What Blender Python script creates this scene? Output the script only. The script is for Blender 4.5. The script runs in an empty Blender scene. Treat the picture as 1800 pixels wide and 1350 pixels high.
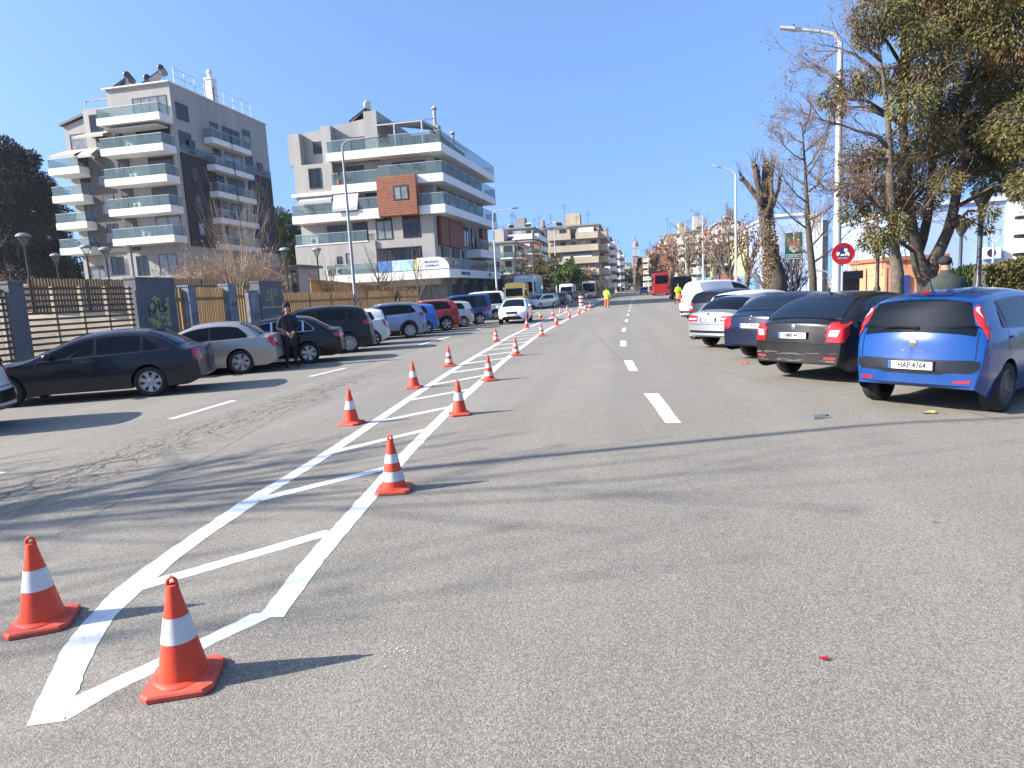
import bpy, bmesh, math, random
import numpy as np
from mathutils import Vector, Matrix, noise
from mathutils.bvhtree import BVHTree
rad = math.radians
S = bpy.context.scene
COL = S.collection
# ---------------------------------------------------------------- camera
F, PITCH, ROLL, YAW, CAMH = 1138.0, .1392, -.0541, .1887, 1.74
def _axes():
    cy, sy = math.cos(YAW), math.sin(YAW)
    fw = Vector((-sy*math.cos(PITCH), cy*math.cos(PITCH), -math.sin(PITCH)))
    rt = Vector((cy, sy, 0)); up = rt.cross(fw)
    return rt*math.cos(ROLL)+up*math.sin(ROLL), up*math.cos(ROLL)-rt*math.sin(ROLL), fw
RT, UP, FW = _axes()
def at(px, py, X=None, Y=None, Z=None):
    "the point of the place seen at a photo pixel, on the plane X=, Y= or Z="
    d = FW+RT*((px-900)/F)+UP*((675-py)/F); o = Vector((0, 0, CAMH))
    t = X/d.x if X is not None else Y/d.y if Y is not None else (Z-CAMH)/d.z
    return o+d*t
cd = bpy.data.cameras.new('camera'); cam = bpy.data.objects.new('camera', cd); COL.objects.link(cam)
cd.sensor_width = 36; cd.lens = F/1800*36; cd.clip_start = .05; cd.clip_end = 5000
cam.matrix_world = Matrix(((RT.x, UP.x, -FW.x, 0), (RT.y, UP.y, -FW.y, 0), (RT.z, UP.z, -FW.z, CAMH), (0, 0, 0, 1)))
S.camera = cam
# ---------------------------------------------------------------- light
SUN_EL, SUN_AZ = rad(31), math.atan2(-.945, -.345)      # azimuth measured from +Y towards +X
w = bpy.data.worlds.new('World'); S.world = w; w.use_nodes = True
nt = w.node_tree; sky = nt.nodes.new('ShaderNodeTexSky'); sky.sky_type = 'NISHITA'
sky.sun_disc = False; sky.sun_elevation = SUN_EL; sky.sun_rotation = SUN_AZ
sky.altitude = 0; sky.air_density = .65; sky.dust_density = 1.2; sky.ozone_density = 6.0
bg = nt.nodes['Background']; bg.inputs[1].default_value = .138
_tc = nt.nodes.new('ShaderNodeTexCoord'); _mp = nt.nodes.new('ShaderNodeMapping'); _mp.inputs['Scale'].default_value = (1, 1, .5); _mp.inputs['Location'].default_value = (0, 0, .21)
nt.links.new(_tc.outputs['Generated'], _mp.inputs[0]); nt.links.new(_mp.outputs[0], sky.inputs[0])      # a soft, even winter sky down to the skyline
_mx = nt.nodes.new('ShaderNodeMix'); _mx.data_type = 'RGBA'; _mx.inputs[0].default_value = .09; _mx.inputs[7].default_value = (1.2, 1.95, 2.25, 1)
nt.links.new(sky.outputs[0], _mx.inputs[6]); nt.links.new(_mx.outputs[2], bg.inputs[0])
sl = bpy.data.lights.new('sun', 'SUN'); sun = bpy.data.objects.new('sun', sl); COL.objects.link(sun)
sl.energy = 5.0; sl.angle = rad(.5); sl.color = (1, .935, .83)
sdir = Vector((math.sin(SUN_AZ)*math.cos(SUN_EL), math.cos(SUN_AZ)*math.cos(SUN_EL), math.sin(SUN_EL)))
sun.rotation_euler = sdir.to_track_quat('Z', 'Y').to_euler()
S.view_settings.view_transform = 'Standard'; S.view_settings.look = 'None'
S.view_settings.exposure = 1.42; S.view_settings.gamma = 1
S.cycles.max_bounces = 6; S.cycles.transparent_max_bounces = 12
# ---------------------------------------------------------------- objects
def tag(o, label=None, cat=None, group=None, kind=None):
    if label: o['label'] = label
    if cat: o['category'] = cat
    if group: o['group'] = group
    if kind: o['kind'] = kind
    return o
def thing(name, label, cat, loc=(0, 0, 0), rz=0, group=None):
    o = bpy.data.objects.new(name, None); COL.objects.link(o); o.empty_display_size = .2
    o.location = loc; o.rotation_euler = (0, 0, rz)
    return tag(o, label, cat, group)
def base_of(o):
    while o.parent: o = o.parent
    return Vector(o.location)
def copy_tree(o, parent=None):
    c = o.copy(); COL.objects.link(c); c.parent = parent
    for ch in list(o.children): copy_tree(ch, c)
    return c
class MB:
    "collects shapes, then links them as one mesh object"
    def __init__(s): s.v = []; s.f = []; s.m = []
    def add(s, vs, fs, m=0):
        n = len(s.v); s.v += [tuple(v) for v in vs]; s.f += [tuple(i+n for i in f) for f in fs]; s.m += [m]*len(fs)
    def box(s, x0, y0, z0, x1, y1, z1, m=0):
        s.add([(x0, y0, z0), (x1, y0, z0), (x1, y1, z0), (x0, y1, z0), (x0, y0, z1), (x1, y0, z1), (x1, y1, z1), (x0, y1, z1)],
              [(3, 2, 1, 0), (4, 5, 6, 7), (0, 1, 5, 4), (1, 2, 6, 5), (2, 3, 7, 6), (3, 0, 4, 7)], m); return s
    def bar(s, a, b, w, h=None, m=0):
        "square bar from a to b"
        a = Vector(a); b = Vector(b); d = (b-a).normalized(); h = h or w
        u = d.cross(Vector((0, 0, 1))); u = Vector((1, 0, 0)) if u.length < 1e-4 else u.normalized(); v = u.cross(d)
        P = [p+u*(sx*w/2)+v*(sy*h/2) for p in (a, b) for sx, sy in ((-1, -1), (1, -1), (1, 1), (-1, 1))]
        s.add(P, [(3, 2, 1, 0), (4, 5, 6, 7), (0, 1, 5, 4), (1, 2, 6, 5), (2, 3, 7, 6), (3, 0, 4, 7)], m); return s
    def tube(s, pts, rs, n=8, m=0, cap=True):
        pts = [Vector(p) for p in pts]
        if not hasattr(rs, '__len__'): rs = [rs]*len(pts)
        V = []; u = None
        for i, p in enumerate(pts):
            d = (pts[min(i+1, len(pts)-1)]-pts[max(i-1, 0)]).normalized()
            if u is None: u = d.orthogonal().normalized()
            u = (u-d*u.dot(d)); u = d.orthogonal().normalized() if u.length < 1e-5 else u.normalized()
            v = d.cross(u)
            V += [p+(u*math.cos(2*math.pi*k/n)+v*math.sin(2*math.pi*k/n))*rs[i] for k in range(n)]
        Fc = [(i*n+k, i*n+(k+1) % n, (i+1)*n+(k+1) % n, (i+1)*n+k) for i in range(len(pts)-1) for k in range(n)]
        if cap: Fc += [tuple(reversed(range(n))), tuple((len(pts)-1)*n+k for k in range(n))]
        s.add(V, Fc, m); return s
    def lathe(s, prof, n=24, c=(0, 0, 0), m=0, axis='z'):
        V = []
        for r, z in prof:
            for k in range(n):
                a = 2*math.pi*k/n
                p = (r*math.cos(a), r*math.sin(a), z) if axis == 'z' else (r*math.cos(a), z, r*math.sin(a)) if axis == 'y' else (z, r*math.cos(a), r*math.sin(a))
                V.append((p[0]+c[0], p[1]+c[1], p[2]+c[2]))
        Fc = [(i*n+k, i*n+(k+1) % n, (i+1)*n+(k+1) % n, (i+1)*n+k) for i in range(len(prof)-1) for k in range(n)]
        if axis == 'y': Fc = [tuple(reversed(f)) for f in Fc]
        s.add(V, Fc, m); return s
    def prism(s, poly, z0, z1, m=0, plane='xy', o=0):
        "extrude a polygon: plane xy between heights, xz between y values, yz between x values"
        def q(a, b, c): return (a, b, c) if plane == 'xy' else (a, c, b) if plane == 'xz' else (c, a, b)
        n = len(poly)
        s.add([q(a, b, z0) for a, b in poly]+[q(a, b, z1) for a, b in poly],
              [tuple(reversed(range(n))), tuple(range(n, 2*n))]+[(k, (k+1) % n, n+(k+1) % n, n+k) for k in range(n)], m); return s
    def grid(s, P, m=0, flip=False):
        "P[i][j] points"
        r, c = len(P), len(P[0])
        Fc = [(i*c+j, i*c+j+1, (i+1)*c+j+1, (i+1)*c+j) for i in range(r-1) for j in range(c-1)]
        s.add([p for row in P for p in row], [tuple(reversed(f)) for f in Fc] if flip else Fc, m); return s
    def ball(s, c, r, n=12, k=8, m=0):
        rx, ry, rz = r if hasattr(r, '__len__') else (r, r, r); V = []
        for i in range(k+1):
            t = math.pi*i/k
            for j in range(n):
                a = 2*math.pi*j/n; V.append((c[0]+rx*math.sin(t)*math.cos(a), c[1]+ry*math.sin(t)*math.sin(a), c[2]-rz*math.cos(t)))
        s.add(V, [(i*n+j, i*n+(j+1) % n, (i+1)*n+(j+1) % n, (i+1)*n+j) for i in range(k) for j in range(n)], m); return s
    def build(s, name, mats, parent=None, smooth=False, world=False, loc=None, fix=False):
        me = bpy.data.meshes.new(name)
        V = s.v
        if world and parent is not None:
            b = base_of(parent); V = [(x-b.x, y-b.y, z-b.z) for x, y, z in V]
        if loc is not None: V = [(x-loc[0], y-loc[1], z-loc[2]) for x, y, z in V]
        me.from_pydata(V, [], s.f)
        for mt in (mats if isinstance(mats, (list, tuple)) else [mats]): me.materials.append(mt)
        me.polygons.foreach_set('material_index', s.m)
        if fix:
            bm = bmesh.new(); bm.from_mesh(me); bmesh.ops.remove_doubles(bm, verts=bm.verts, dist=1e-5)
            bmesh.ops.recalc_face_normals(bm, faces=bm.faces); bm.to_mesh(me); bm.free()
        if smooth: me.shade_smooth() if smooth is True else me.shade_smooth()
        me.update()
        o = bpy.data.objects.new(name, me); COL.objects.link(o)
        if smooth and smooth is not True: me.set_sharp_from_angle(angle=rad(smooth))
        if parent is not None: o.parent = parent
        if loc is not None: o.location = loc
        return o
def text_mb(body, size, origin, xdir, ydir, depth=.004, align='CENTER', mb=None, m=0, sx=1.0, bold=0.0):
    "letters as a thin solid, laid on the plane of xdir and ydir"
    cu = bpy.data.curves.new('letters', 'FONT'); cu.body = body; cu.size = size; cu.align_x = align; cu.align_y = 'CENTER'
    cu.extrude = depth/2; cu.offset = bold; cu.resolution_u = 2
    ob = bpy.data.objects.new('letters', cu); COL.objects.link(ob)
    dg = bpy.context.evaluated_depsgraph_get(); me = bpy.data.meshes.new_from_object(ob.evaluated_get(dg))
    x = Vector(xdir).normalized(); y = Vector(ydir).normalized(); z = x.cross(y); o = Vector(origin)
    mb = mb or MB()
    mb.add([o+x*(v.co.x*sx)+y*v.co.y+z*v.co.z for v in me.vertices], [tuple(p.vertices) for p in me.polygons], m)
    bpy.data.objects.remove(ob); bpy.data.curves.remove(cu); bpy.data.meshes.remove(me)
    return mb
def cr(pts, n=7):
    "smooth curve through points"
    P = [Vector(p) for p in pts]; out = []
    for i in range(len(P)-1):
        p0 = P[max(i-1, 0)]; p1 = P[i]; p2 = P[i+1]; p3 = P[min(i+2, len(P)-1)]
        for k in range(n):
            t = k/n; out.append(.5*((2*p1)+(p2-p0)*t+(2*p0-5*p1+4*p2-p3)*t*t+(3*p1-p0-3*p2+p3)*t**3))
    out.append(P[-1]); return out
# ---------------------------------------------------------------- materials
def new_mat(name):
    m = bpy.data.materials.new(name); m.use_nodes = True; n = m.node_tree.nodes
    return m, n, m.node_tree.links, n['Principled BSDF']
def N(n, t, **k):
    o = n.new(t)
    for a, b in k.items(): setattr(o, a, b)
    return o
def mix(n, l, fac, a, b, mode='MIX'):
    x = N(n, 'ShaderNodeMix', data_type='RGBA', blend_type=mode)
    for s, v in ((0, fac), (6, a), (7, b)):
        if isinstance(v, (int, float)): x.inputs[s].default_value = v
        elif isinstance(v, tuple): x.inputs[s].default_value = (*v[:3], 1)
        else: l.new(v, x.inputs[s])
    return x.outputs[2]
def ramp(n, l, src, stops):
    r = N(n, 'ShaderNodeValToRGB'); e = r.color_ramp.elements
    while len(e) < len(stops): e.new(.5)
    for k, (p, c) in enumerate(stops):
        e[k].position = p; e[k].color = (c, c, c, 1) if isinstance(c, (int, float)) else (*c, 1)
    l.new(src, r.inputs[0]); return r.outputs[0]
def mat(name, col, rough=.6, metal=0, var=.12, scale=3.0, bump=0, bscale=40, coat=0, spec=.5, stain=0, streak=False, rvar=0):
    m, n, l, b = new_mat(name); col = tuple(c*.80 for c in col)
    b.inputs['Roughness'].default_value = rough; b.inputs['Metallic'].default_value = metal
    b.inputs['Specular IOR Level'].default_value = spec
    if coat: b.inputs['Coat Weight'].default_value = coat; b.inputs['Coat Roughness'].default_value = .03
    tc = N(n, 'ShaderNodeTexCoord'); out = tuple(col)
    if var:
        mp = N(n, 'ShaderNodeMapping'); l.new(tc.outputs['Object'], mp.inputs[0])
        if streak: mp.inputs['Scale'].default_value = (1, 1, .12)
        t = N(n, 'ShaderNodeTexNoise'); t.inputs['Scale'].default_value = scale; t.inputs['Detail'].default_value = 6
        t.inputs['Roughness'].default_value = .65; l.new(mp.outputs[0], t.inputs[0])
        lo = tuple(c*(1-var) for c in col); hi = tuple(min(1, c*(1+var)) for c in col)
        out = mix(n, l, ramp(n, l, t.outputs[0], [(.3, 0), (.7, 1)]), lo, hi)
        if rvar:
            mr = N(n, 'ShaderNodeMapRange'); mr.inputs[3].default_value = max(0, rough-rvar); mr.inputs[4].default_value = rough+rvar
            l.new(t.outputs[0], mr.inputs[0]); l.new(mr.outputs[0], b.inputs['Roughness'])
        if stain:
            t2 = N(n, 'ShaderNodeTexNoise'); t2.inputs['Scale'].default_value = scale*4; t2.inputs['Detail'].default_value = 8; l.new(mp.outputs[0], t2.inputs[0])
            out = mix(n, l, ramp(n, l, t2.outputs[0], [(.52, 0), (.72, stain)]), out, tuple(c*.35 for c in col))
        l.new(out, b.inputs['Base Color'])
    else: b.inputs['Base Color'].default_value = (*col, 1)
    if bump:
        t = N(n, 'ShaderNodeTexNoise'); t.inputs['Scale'].default_value = bscale; t.inputs['Detail'].default_value = 4; l.new(tc.outputs['Object'], t.inputs[0])
        bp = N(n, 'ShaderNodeBump'); bp.inputs['Strength'].default_value = bump; bp.inputs['Distance'].default_value = .02
        l.new(t.outputs[0], bp.inputs['Height']); l.new(bp.outputs[0], b.inputs['Normal'])
    return m
def leaf_mat(name, a, b_, c=None, rough=.75):
    m, n, l, b = new_mat(name); b.inputs['Roughness'].default_value = rough; b.inputs['Specular IOR Level'].default_value = .25
    g = N(n, 'ShaderNodeNewGeometry'); o = mix(n, l, g.outputs['Random Per Island'], a, b_)
    if c:
        tc = N(n, 'ShaderNodeTexCoord'); t = N(n, 'ShaderNodeTexNoise'); t.inputs['Scale'].default_value = .9; l.new(tc.outputs['Object'], t.inputs[0])
        o = mix(n, l, ramp(n, l, t.outputs[0], [(.55, 0), (.7, .8)]), o, c)
    l.new(o, b.inputs['Base Color']); return m
def glass_mat(name, tint, alpha, rough=.03):
    "clear balcony glass: a tinted see-through share and a glossy share"
    m, n, l, b = new_mat(name); b.inputs['Base Color'].default_value = (*tint, 1); b.inputs['Roughness'].default_value = rough
    b.inputs['Specular IOR Level'].default_value = .8
    tr = N(n, 'ShaderNodeBsdfTransparent'); tr.inputs[0].default_value = (*[.55+.45*c for c in tint], 1)
    mx = N(n, 'ShaderNodeMixShader'); mx.inputs[0].default_value = alpha
    l.new(tr.outputs[0], mx.inputs[1]); l.new(b.outputs[0], mx.inputs[2]); l.new(mx.outputs[0], n['Material Output'].inputs[0]); return m
def paint(name, col, metal=.0, rough=.32, dust=.12):
    m, n, l, b = new_mat(name)
    tc = N(n, 'ShaderNodeTexCoord'); t = N(n, 'ShaderNodeTexNoise'); t.inputs['Scale'].default_value = 2.2; t.inputs['Detail'].default_value = 7; l.new(tc.outputs['Object'], t.inputs[0])
    sx = N(n, 'ShaderNodeSeparateXYZ'); l.new(tc.outputs['Object'], sx.inputs[0])
    mr = N(n, 'ShaderNodeMapRange'); mr.inputs[1].default_value = .75; mr.inputs[2].default_value = .2; l.new(sx.outputs[2], mr.inputs[0])
    mu = N(n, 'ShaderNodeMath', operation='MULTIPLY_ADD'); l.new(mr.outputs[0], mu.inputs[0]); mu.inputs[1].default_value = dust*2; mu.inputs[2].default_value = dust*.4
    m2 = N(n, 'ShaderNodeMath', operation='MULTIPLY'); l.new(mu.outputs[0], m2.inputs[0]); l.new(t.outputs[0], m2.inputs[1])
    l.new(mix(n, l, m2.outputs[0], col, (.33, .30, .26)), b.inputs['Base Color'])
    b.inputs['Metallic'].default_value = metal
    r = N(n, 'ShaderNodeMath', operation='MULTIPLY_ADD'); l.new(m2.outputs[0], r.inputs[0]); r.inputs[1].default_value = 1.2; r.inputs[2].default_value = rough; l.new(r.outputs[0], b.inputs['Roughness'])
    b.inputs['Coat Weight'].default_value = .35 if max(col) < .06 else .6; b.inputs['Specular IOR Level'].default_value = .3 if max(col) < .06 else .5; b.inputs['Coat Roughness'].default_value = .06
    return m
M = {}
M['white_paint'] = mat('white_wall', (.76, .76, .75), .7, var=.09, scale=1.2, streak=True, stain=.12)
M['grey_plaster'] = mat('grey_plaster', (.36, .345, .325), .85, var=.14, scale=.8, bump=.15, streak=True, stain=.15)
M['dark_plaster'] = mat('dark_plaster', (.026, .024, .028), .85, var=.12, scale=.8, bump=.1)
M['taupe_plaster'] = mat('taupe_plaster', (.10, .091, .083), .85, var=.1, scale=.8, bump=.1)
M['beige_plaster'] = mat('beige_plaster', (.52, .43, .30), .85, var=.15, scale=.5, streak=True)
M['cream_plaster'] = mat('cream_plaster', (.50, .46, .39), .85, var=.12, scale=.5, streak=True)
M['yellow_plaster'] = mat('yellow_plaster', (.72, .62, .25), .85, var=.08, scale=.5)
M['orange_plaster'] = mat('orange_plaster', (.62, .26, .13), .85, var=.1, scale=.6)
M['red_plaster'] = mat('red_plaster', (.42, .13, .07), .85, var=.14, scale=.6)
M['pale_blue_wall'] = mat('pale_blue_wall', (.36, .49, .72), .8, var=.06, scale=.4)
M['teal_wall'] = mat('teal_wall', (.22, .48, .62), .8, var=.25, scale=1.5)
M['wood_clad'] = mat('wood_clad', (.27, .088, .036), .6, var=.25, scale=2, bump=.2)
M['old_wood'] = mat('old_wood', (.17, .125, .07), .85, var=.35, scale=5, bump=.2)
M['rust_panel'] = mat('rust_panel', (.17, .045, .022), .65, var=.15, scale=2)
M['win_glass'] = mat('win_glass', (.010, .013, .017), .05, var=.5, scale=.35, spec=.42)
M['dark_frame'] = mat('dark_frame', (.03, .032, .036), .45, var=.1)
M['curtain'] = mat('curtain_glass', (.20, .21, .21), .12, var=.4, scale=1.5, spec=.6)
M['balcony_glass'] = glass_mat('balcony_glass', (.34, .46, .48), .17)
M['awning'] = mat('awning_cloth', (.50, .45, .38), .9, var=.08)
M['awning_grey'] = mat('awning_grey', (.45, .45, .46), .9, var=.08)
M['steel'] = mat('painted_steel', (.55, .56, .57), .4, metal=.35, var=.1, scale=6)
M['galv'] = mat('galvanised', (.52, .53, .54), .45, metal=.25, var=.05, scale=2)
M['grey_pole'] = mat('grey_pole', (.30, .305, .31), .45, metal=.2, var=.06, scale=2)
M['dark_steel'] = mat('dark_steel', (.05, .052, .055), .45, metal=.3, var=.15)
M['black'] = mat('black_rubber', (.009, .009, .0095), .7, var=.3, scale=12)
M['black_gloss'] = mat('black_trim', (.012, .012, .013), .25, var=0)
M['concrete'] = mat('concrete', (.30, .29, .28), .9, var=.2, scale=1.5, bump=.3, stain=.4)
M['grey_concrete'] = mat('grey_concrete', (.15, .15, .157), .9, var=.2, scale=1.5, bump=.2, stain=.3)
M['blue_concrete'] = mat('blue_concrete', (.27, .29, .32), .9, var=.45, scale=3, bump=.2, stain=.6)
M['fence_wood'] = mat('fence_wood', (.44, .25, .085), .75, var=.3, scale=5, bump=.25, streak=True)
M['pale_wood'] = mat('pale_wood', (.40, .33, .23), .8, var=.3, scale=5, bump=.25)
M['soil'] = mat('soil', (.36, .28, .18), .95, var=.3, scale=.8, bump=.4, bscale=8)
M['bark'] = mat('bark', (.125, .10, .078), .95, var=.4, scale=9, bump=.8, bscale=14, stain=.4)
M['bark_light'] = mat('bark_light', (.27, .23, .18), .95, var=.35, scale=9, bump=.7, bscale=16, stain=.3)
M['bark_dark'] = mat('bark_dark', (.075, .06, .048), .95, var=.4, scale=9, bump=.8, bscale=12)
M['twig_red'] = mat('twig_red', (.13, .09, .07), .9, var=.3, scale=4)
M['twig_tan'] = mat('twig_tan', (.36, .27, .19), .9, var=.3, scale=4)
M['chrome'] = mat('chrome', (.75, .75, .76), .15, metal=1, var=0)
M['rim'] = mat('alloy_rim', (.48, .49, .50), .3, metal=.75, var=.15, scale=9)
M['rim_dark'] = mat('dark_alloy_rim', (.13, .13, .135), .35, metal=.6, var=.15, scale=9)
M['tyre'] = mat('tyre', (.014, .0135, .013), .85, var=.4, scale=14, bump=.2)
M['car_glass'] = mat('car_glass', (.004, .006, .009), .03, var=.3, scale=.8, spec=.24)
M['car_glass_blue'] = mat('car_glass_blue', (.008, .014, .026), .04, var=.3, scale=.8, spec=.45)
M['tail_red'] = mat('tail_lens', (.42, .010, .010), .12, var=.1, scale=20, coat=.6)
M['tail_clear'] = mat('clear_lens', (.72, .70, .69), .12, var=.1, scale=20, coat=.6)
M['reflector'] = mat('reflector_red', (.6, .03, .03), .2, var=0, coat=.5)
M['plate'] = mat('plate_white', (.72, .72, .70), .4, var=.05)
M['plate_blue'] = mat('plate_blue', (.02, .09, .42), .4, var=0)
M['ink'] = mat('ink_black', (.015, .015, .018), .5, var=0)
M['white_line'] = None
M['orange_plastic'] = mat('orange_plastic', (.78, .058, .016), .5, var=.2, scale=7, stain=.35, rvar=.12)
M['orange_worn'] = mat('orange_worn', (.66, .09, .05), .7, var=.25, scale=9, stain=.35)
M['band'] = mat('reflective_band', (.66, .66, .64), .5, var=.14, scale=9, stain=.3)
M['sign_red'] = mat('sign_red', (.42, .012, .022), .35, var=.08, coat=.3)
M['sign_white'] = mat('sign_white', (.78, .78, .78), .4, var=.04)
M['sign_blue'] = mat('sign_blue', (.03, .05, .22), .35, var=.08)
M['sign_green'] = mat('sign_green', (.012, .10, .065), .35, var=.1)
M['hivis'] = mat('hivis', (.55, .85, .03), .7, var=.08)
M['hivis_orange'] = mat('hivis_orange', (.85, .18, .04), .7, var=.08)
M['black_cloth'] = mat('black_cloth', (.012, .012, .015), .9, var=.3, scale=14, bump=.3)
M['navy_cloth'] = mat('navy_cloth', (.016, .019, .036), .9, var=.3, scale=14, bump=.3)
M['green_cloth'] = mat('green_cloth', (.025, .035, .03), .85, var=.3, scale=12, bump=.3)
M['skin'] = mat('skin', (.48, .25, .17), .55, var=.1, scale=10)
M['hair'] = mat('hair', (.03, .022, .018), .7, var=.2, scale=30)
M['roof_tile'] = mat('roof_tile', (.36, .12, .06), .85, var=.25, scale=6)
M['mesh_metal'] = M['galv']
# ground materials -----------------------------------------------------------
def asphalt():
    m, n, l, b = new_mat('asphalt'); tc = N(n, 'ShaderNodeTexCoord'); P = tc.outputs['Object']
    def ns(scale, det=4, rough=.55, src=P):
        t = N(n, 'ShaderNodeTexNoise'); t.inputs['Scale'].default_value = scale; t.inputs['Detail'].default_value = det
        t.inputs['Roughness'].default_value = rough; l.new(src, t.inputs[0]); return t.outputs[0]
    def vor(scale, feat='F1', src=P):
        t = N(n, 'ShaderNodeTexVoronoi', feature=feat); t.inputs['Scale'].default_value = scale; l.new(src, t.inputs['Vector']); return t
    def ma(op, a, b2, c=None):
        x = N(n, 'ShaderNodeMath', operation=op)
        for i, q in enumerate((a, b2, c)):
            if q is None: continue
            if isinstance(q, (int, float)): x.inputs[i].default_value = q
            else: l.new(q, x.inputs[i])
        return x.outputs[0]
    sep = N(n, 'ShaderNodeSeparateXYZ'); l.new(P, sep.inputs[0]); X, Y = sep.outputs[0], sep.outputs[1]
    big = ns(.13, 5); mid = ns(1.1, 6, .65); fine = ns(38, 5, .7)
    v1 = vor(150); chip = N(n, 'ShaderNodeSeparateColor'); l.new(v1.outputs['Color'], chip.inputs[0])
    # the newer, smoother lane strip between the tar seams and the coarser old surface
    wob = ma('MULTIPLY_ADD', ns(.35, 3), 1.4, -.7)
    lane = ramp(n, l, ma('ADD', X, wob), [(0, 0), (1, 1)])
    strip = ma('MULTIPLY', ma('GREATER_THAN', ma('ADD', Y, ma('MULTIPLY', wob, .7)), 9.2), ma('GREATER_THAN', ma('ADD', ma('MULTIPLY', wob, .25), 1.2), X))
    base = mix(n, l, ramp(n, l, big, [(.32, 0), (.68, 1)]), (.165, .152, .127), (.212, .194, .162))
    base = mix(n, l, ma('MULTIPLY', strip, .5), base, (.196, .186, .170))
    base = mix(n, l, ramp(n, l, mid, [(.35, .5), (.65, 0)]), base, (.140, .130, .114))
    mw = N(n, 'ShaderNodeMapping'); mw.inputs['Scale'].default_value = (.9, .03, 1); l.new(P, mw.inputs[0]); wp = ns(1.0, 4, .6, mw.outputs[0])
    base = mix(n, l, ramp(n, l, wp, [(.40, .34), (.60, 0)]), base, (.135, .125, .108))
    base = mix(n, l, ramp(n, l, wp, [(.50, 0), (.72, .4)]), base, (.235, .215, .18))
    # stone chips
    cw = ma('MULTIPLY_ADD', strip, -.3, .60)
    c1 = mix(n, l, ma('MULTIPLY', cw, ramp(n, l, chip.outputs[0], [(.25, .85), (.5, 0)])), base, (.06, .055, .049))
    c1 = mix(n, l, ma('MULTIPLY', cw, ramp(n, l, chip.outputs[1], [(.66, 0), (.82, .75)])), c1, (.36, .335, .29))
    c1 = mix(n, l, ma('MULTIPLY', ramp(n, l, fine, [(.36, .6), (.5, 0)]), cw), c1, (.10, .095, .088))
    # oil spots and pale scuffs
    sp = vor(1.3); s2 = N(n, 'ShaderNodeSeparateColor'); l.new(sp.outputs['Color'], s2.inputs[0])
    spot = ma('MULTIPLY', ma('LESS_THAN', ma('MULTIPLY_ADD', fine, .05, sp.outputs['Distance']), .062), ma('GREATER_THAN', s2.outputs[0], .55))
    c1 = mix(n, l, ma('MULTIPLY', spot, .6), c1, (.06, .055, .05))
    # rough broken band along the parking edge on the left
    w2 = ma('MULTIPLY_ADD', ns(.6, 3), 1.6, -.8)
    dx = ma('ABSOLUTE', ma('ADD', ma('ADD', X, 6.15), ma('MULTIPLY', w2, .5)), None)
    band = ma('MULTIPLY', ramp(n, l, dx, [(.1, 1), (.95, 0)]), ramp(n, l, ns(.8, 4), [(.30, 0), (.48, 1)]))
    band = ma('MULTIPLY', band, ramp(n, l, ma('MULTIPLY', Y, .05), [(.62, 1), (.9, 0)]))
    mp = N(n, 'ShaderNodeMapping'); mp.inputs['Scale'].default_value = (1.6, .55, 1); l.new(P, mp.inputs[0])
    wv = N(n, 'ShaderNodeVectorMath', operation='ADD'); nz = N(n, 'ShaderNodeTexNoise'); nz.inputs['Scale'].default_value = 2.5; nz.inputs['Detail'].default_value = 5; l.new(P, nz.inputs[0])
    sc = N(n, 'ShaderNodeVectorMath', operation='SCALE'); sc.inputs[3].default_value = .6; l.new(nz.outputs['Color'], sc.inputs[0]); l.new(mp.outputs[0], wv.inputs[0]); l.new(sc.outputs[0], wv.inputs[1])
    ck = vor(2.6, 'DISTANCE_TO_EDGE', wv.outputs[0]).outputs['Distance']; ck2 = vor(7, 'DISTANCE_TO_EDGE', wv.outputs[0]).outputs['Distance']
    crack = ma('MAXIMUM', ramp(n, l, ck, [(.02, 1), (.06, 0)]), ramp(n, l, ck2, [(.015, .8), (.06, 0)]))
    crack = ma('MULTIPLY', crack, band)
    rub = ma('MULTIPLY', band, ramp(n, l, ns(9, 5, .7), [(.42, 0), (.6, .85)]))
    c1 = mix(n, l, ma('MULTIPLY', rub, .6), c1, (.25, .215, .16))
    c1 = mix(n, l, ma('MULTIPLY', crack, .9), c1, (.045, .04, .036))
    # sparse long cracks over the rest of the road
    wl = N(n, 'ShaderNodeVectorMath', operation='ADD'); sc2 = N(n, 'ShaderNodeVectorMath', operation='SCALE'); sc2.inputs[3].default_value = 1.6
    l.new(nz.outputs['Color'], sc2.inputs[0]); l.new(P, wl.inputs[0]); l.new(sc2.outputs[0], wl.inputs[1])
    mp3 = N(n, 'ShaderNodeMapping'); mp3.inputs['Scale'].default_value = (.22, .085, 1); l.new(wl.outputs[0], mp3.inputs[0])
    lc = vor(1, 'DISTANCE_TO_EDGE', mp3.outputs[0]).outputs['Distance']
    lc = ma('MULTIPLY', ramp(n, l, lc, [(.0015, 1), (.005, 0)]), ramp(n, l, ns(.3, 3), [(.45, 0), (.6, .8)]))
    c1 = mix(n, l, ma('MULTIPLY', lc, .7), c1, (.07, .065, .06))
    l.new(c1, b.inputs['Base Color']); b.inputs['Roughness'].default_value = .88; b.inputs['Specular IOR Level'].default_value = .3
    h = ma('ADD', ma('MULTIPLY', v1.outputs['Distance'], -.7), ma('MULTIPLY', fine, .9)); h = ma('SUBTRACT', h, ma('MULTIPLY', crack, 3)); h = ma('ADD', h, ma('MULTIPLY', rub, 1.2))
    bp = N(n, 'ShaderNodeBump'); bp.inputs['Strength'].default_value = .45; bp.inputs['Distance'].default_value = .005
    l.new(h, bp.inputs['Height']); l.new(bp.outputs[0], b.inputs['Normal']); return m
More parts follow.
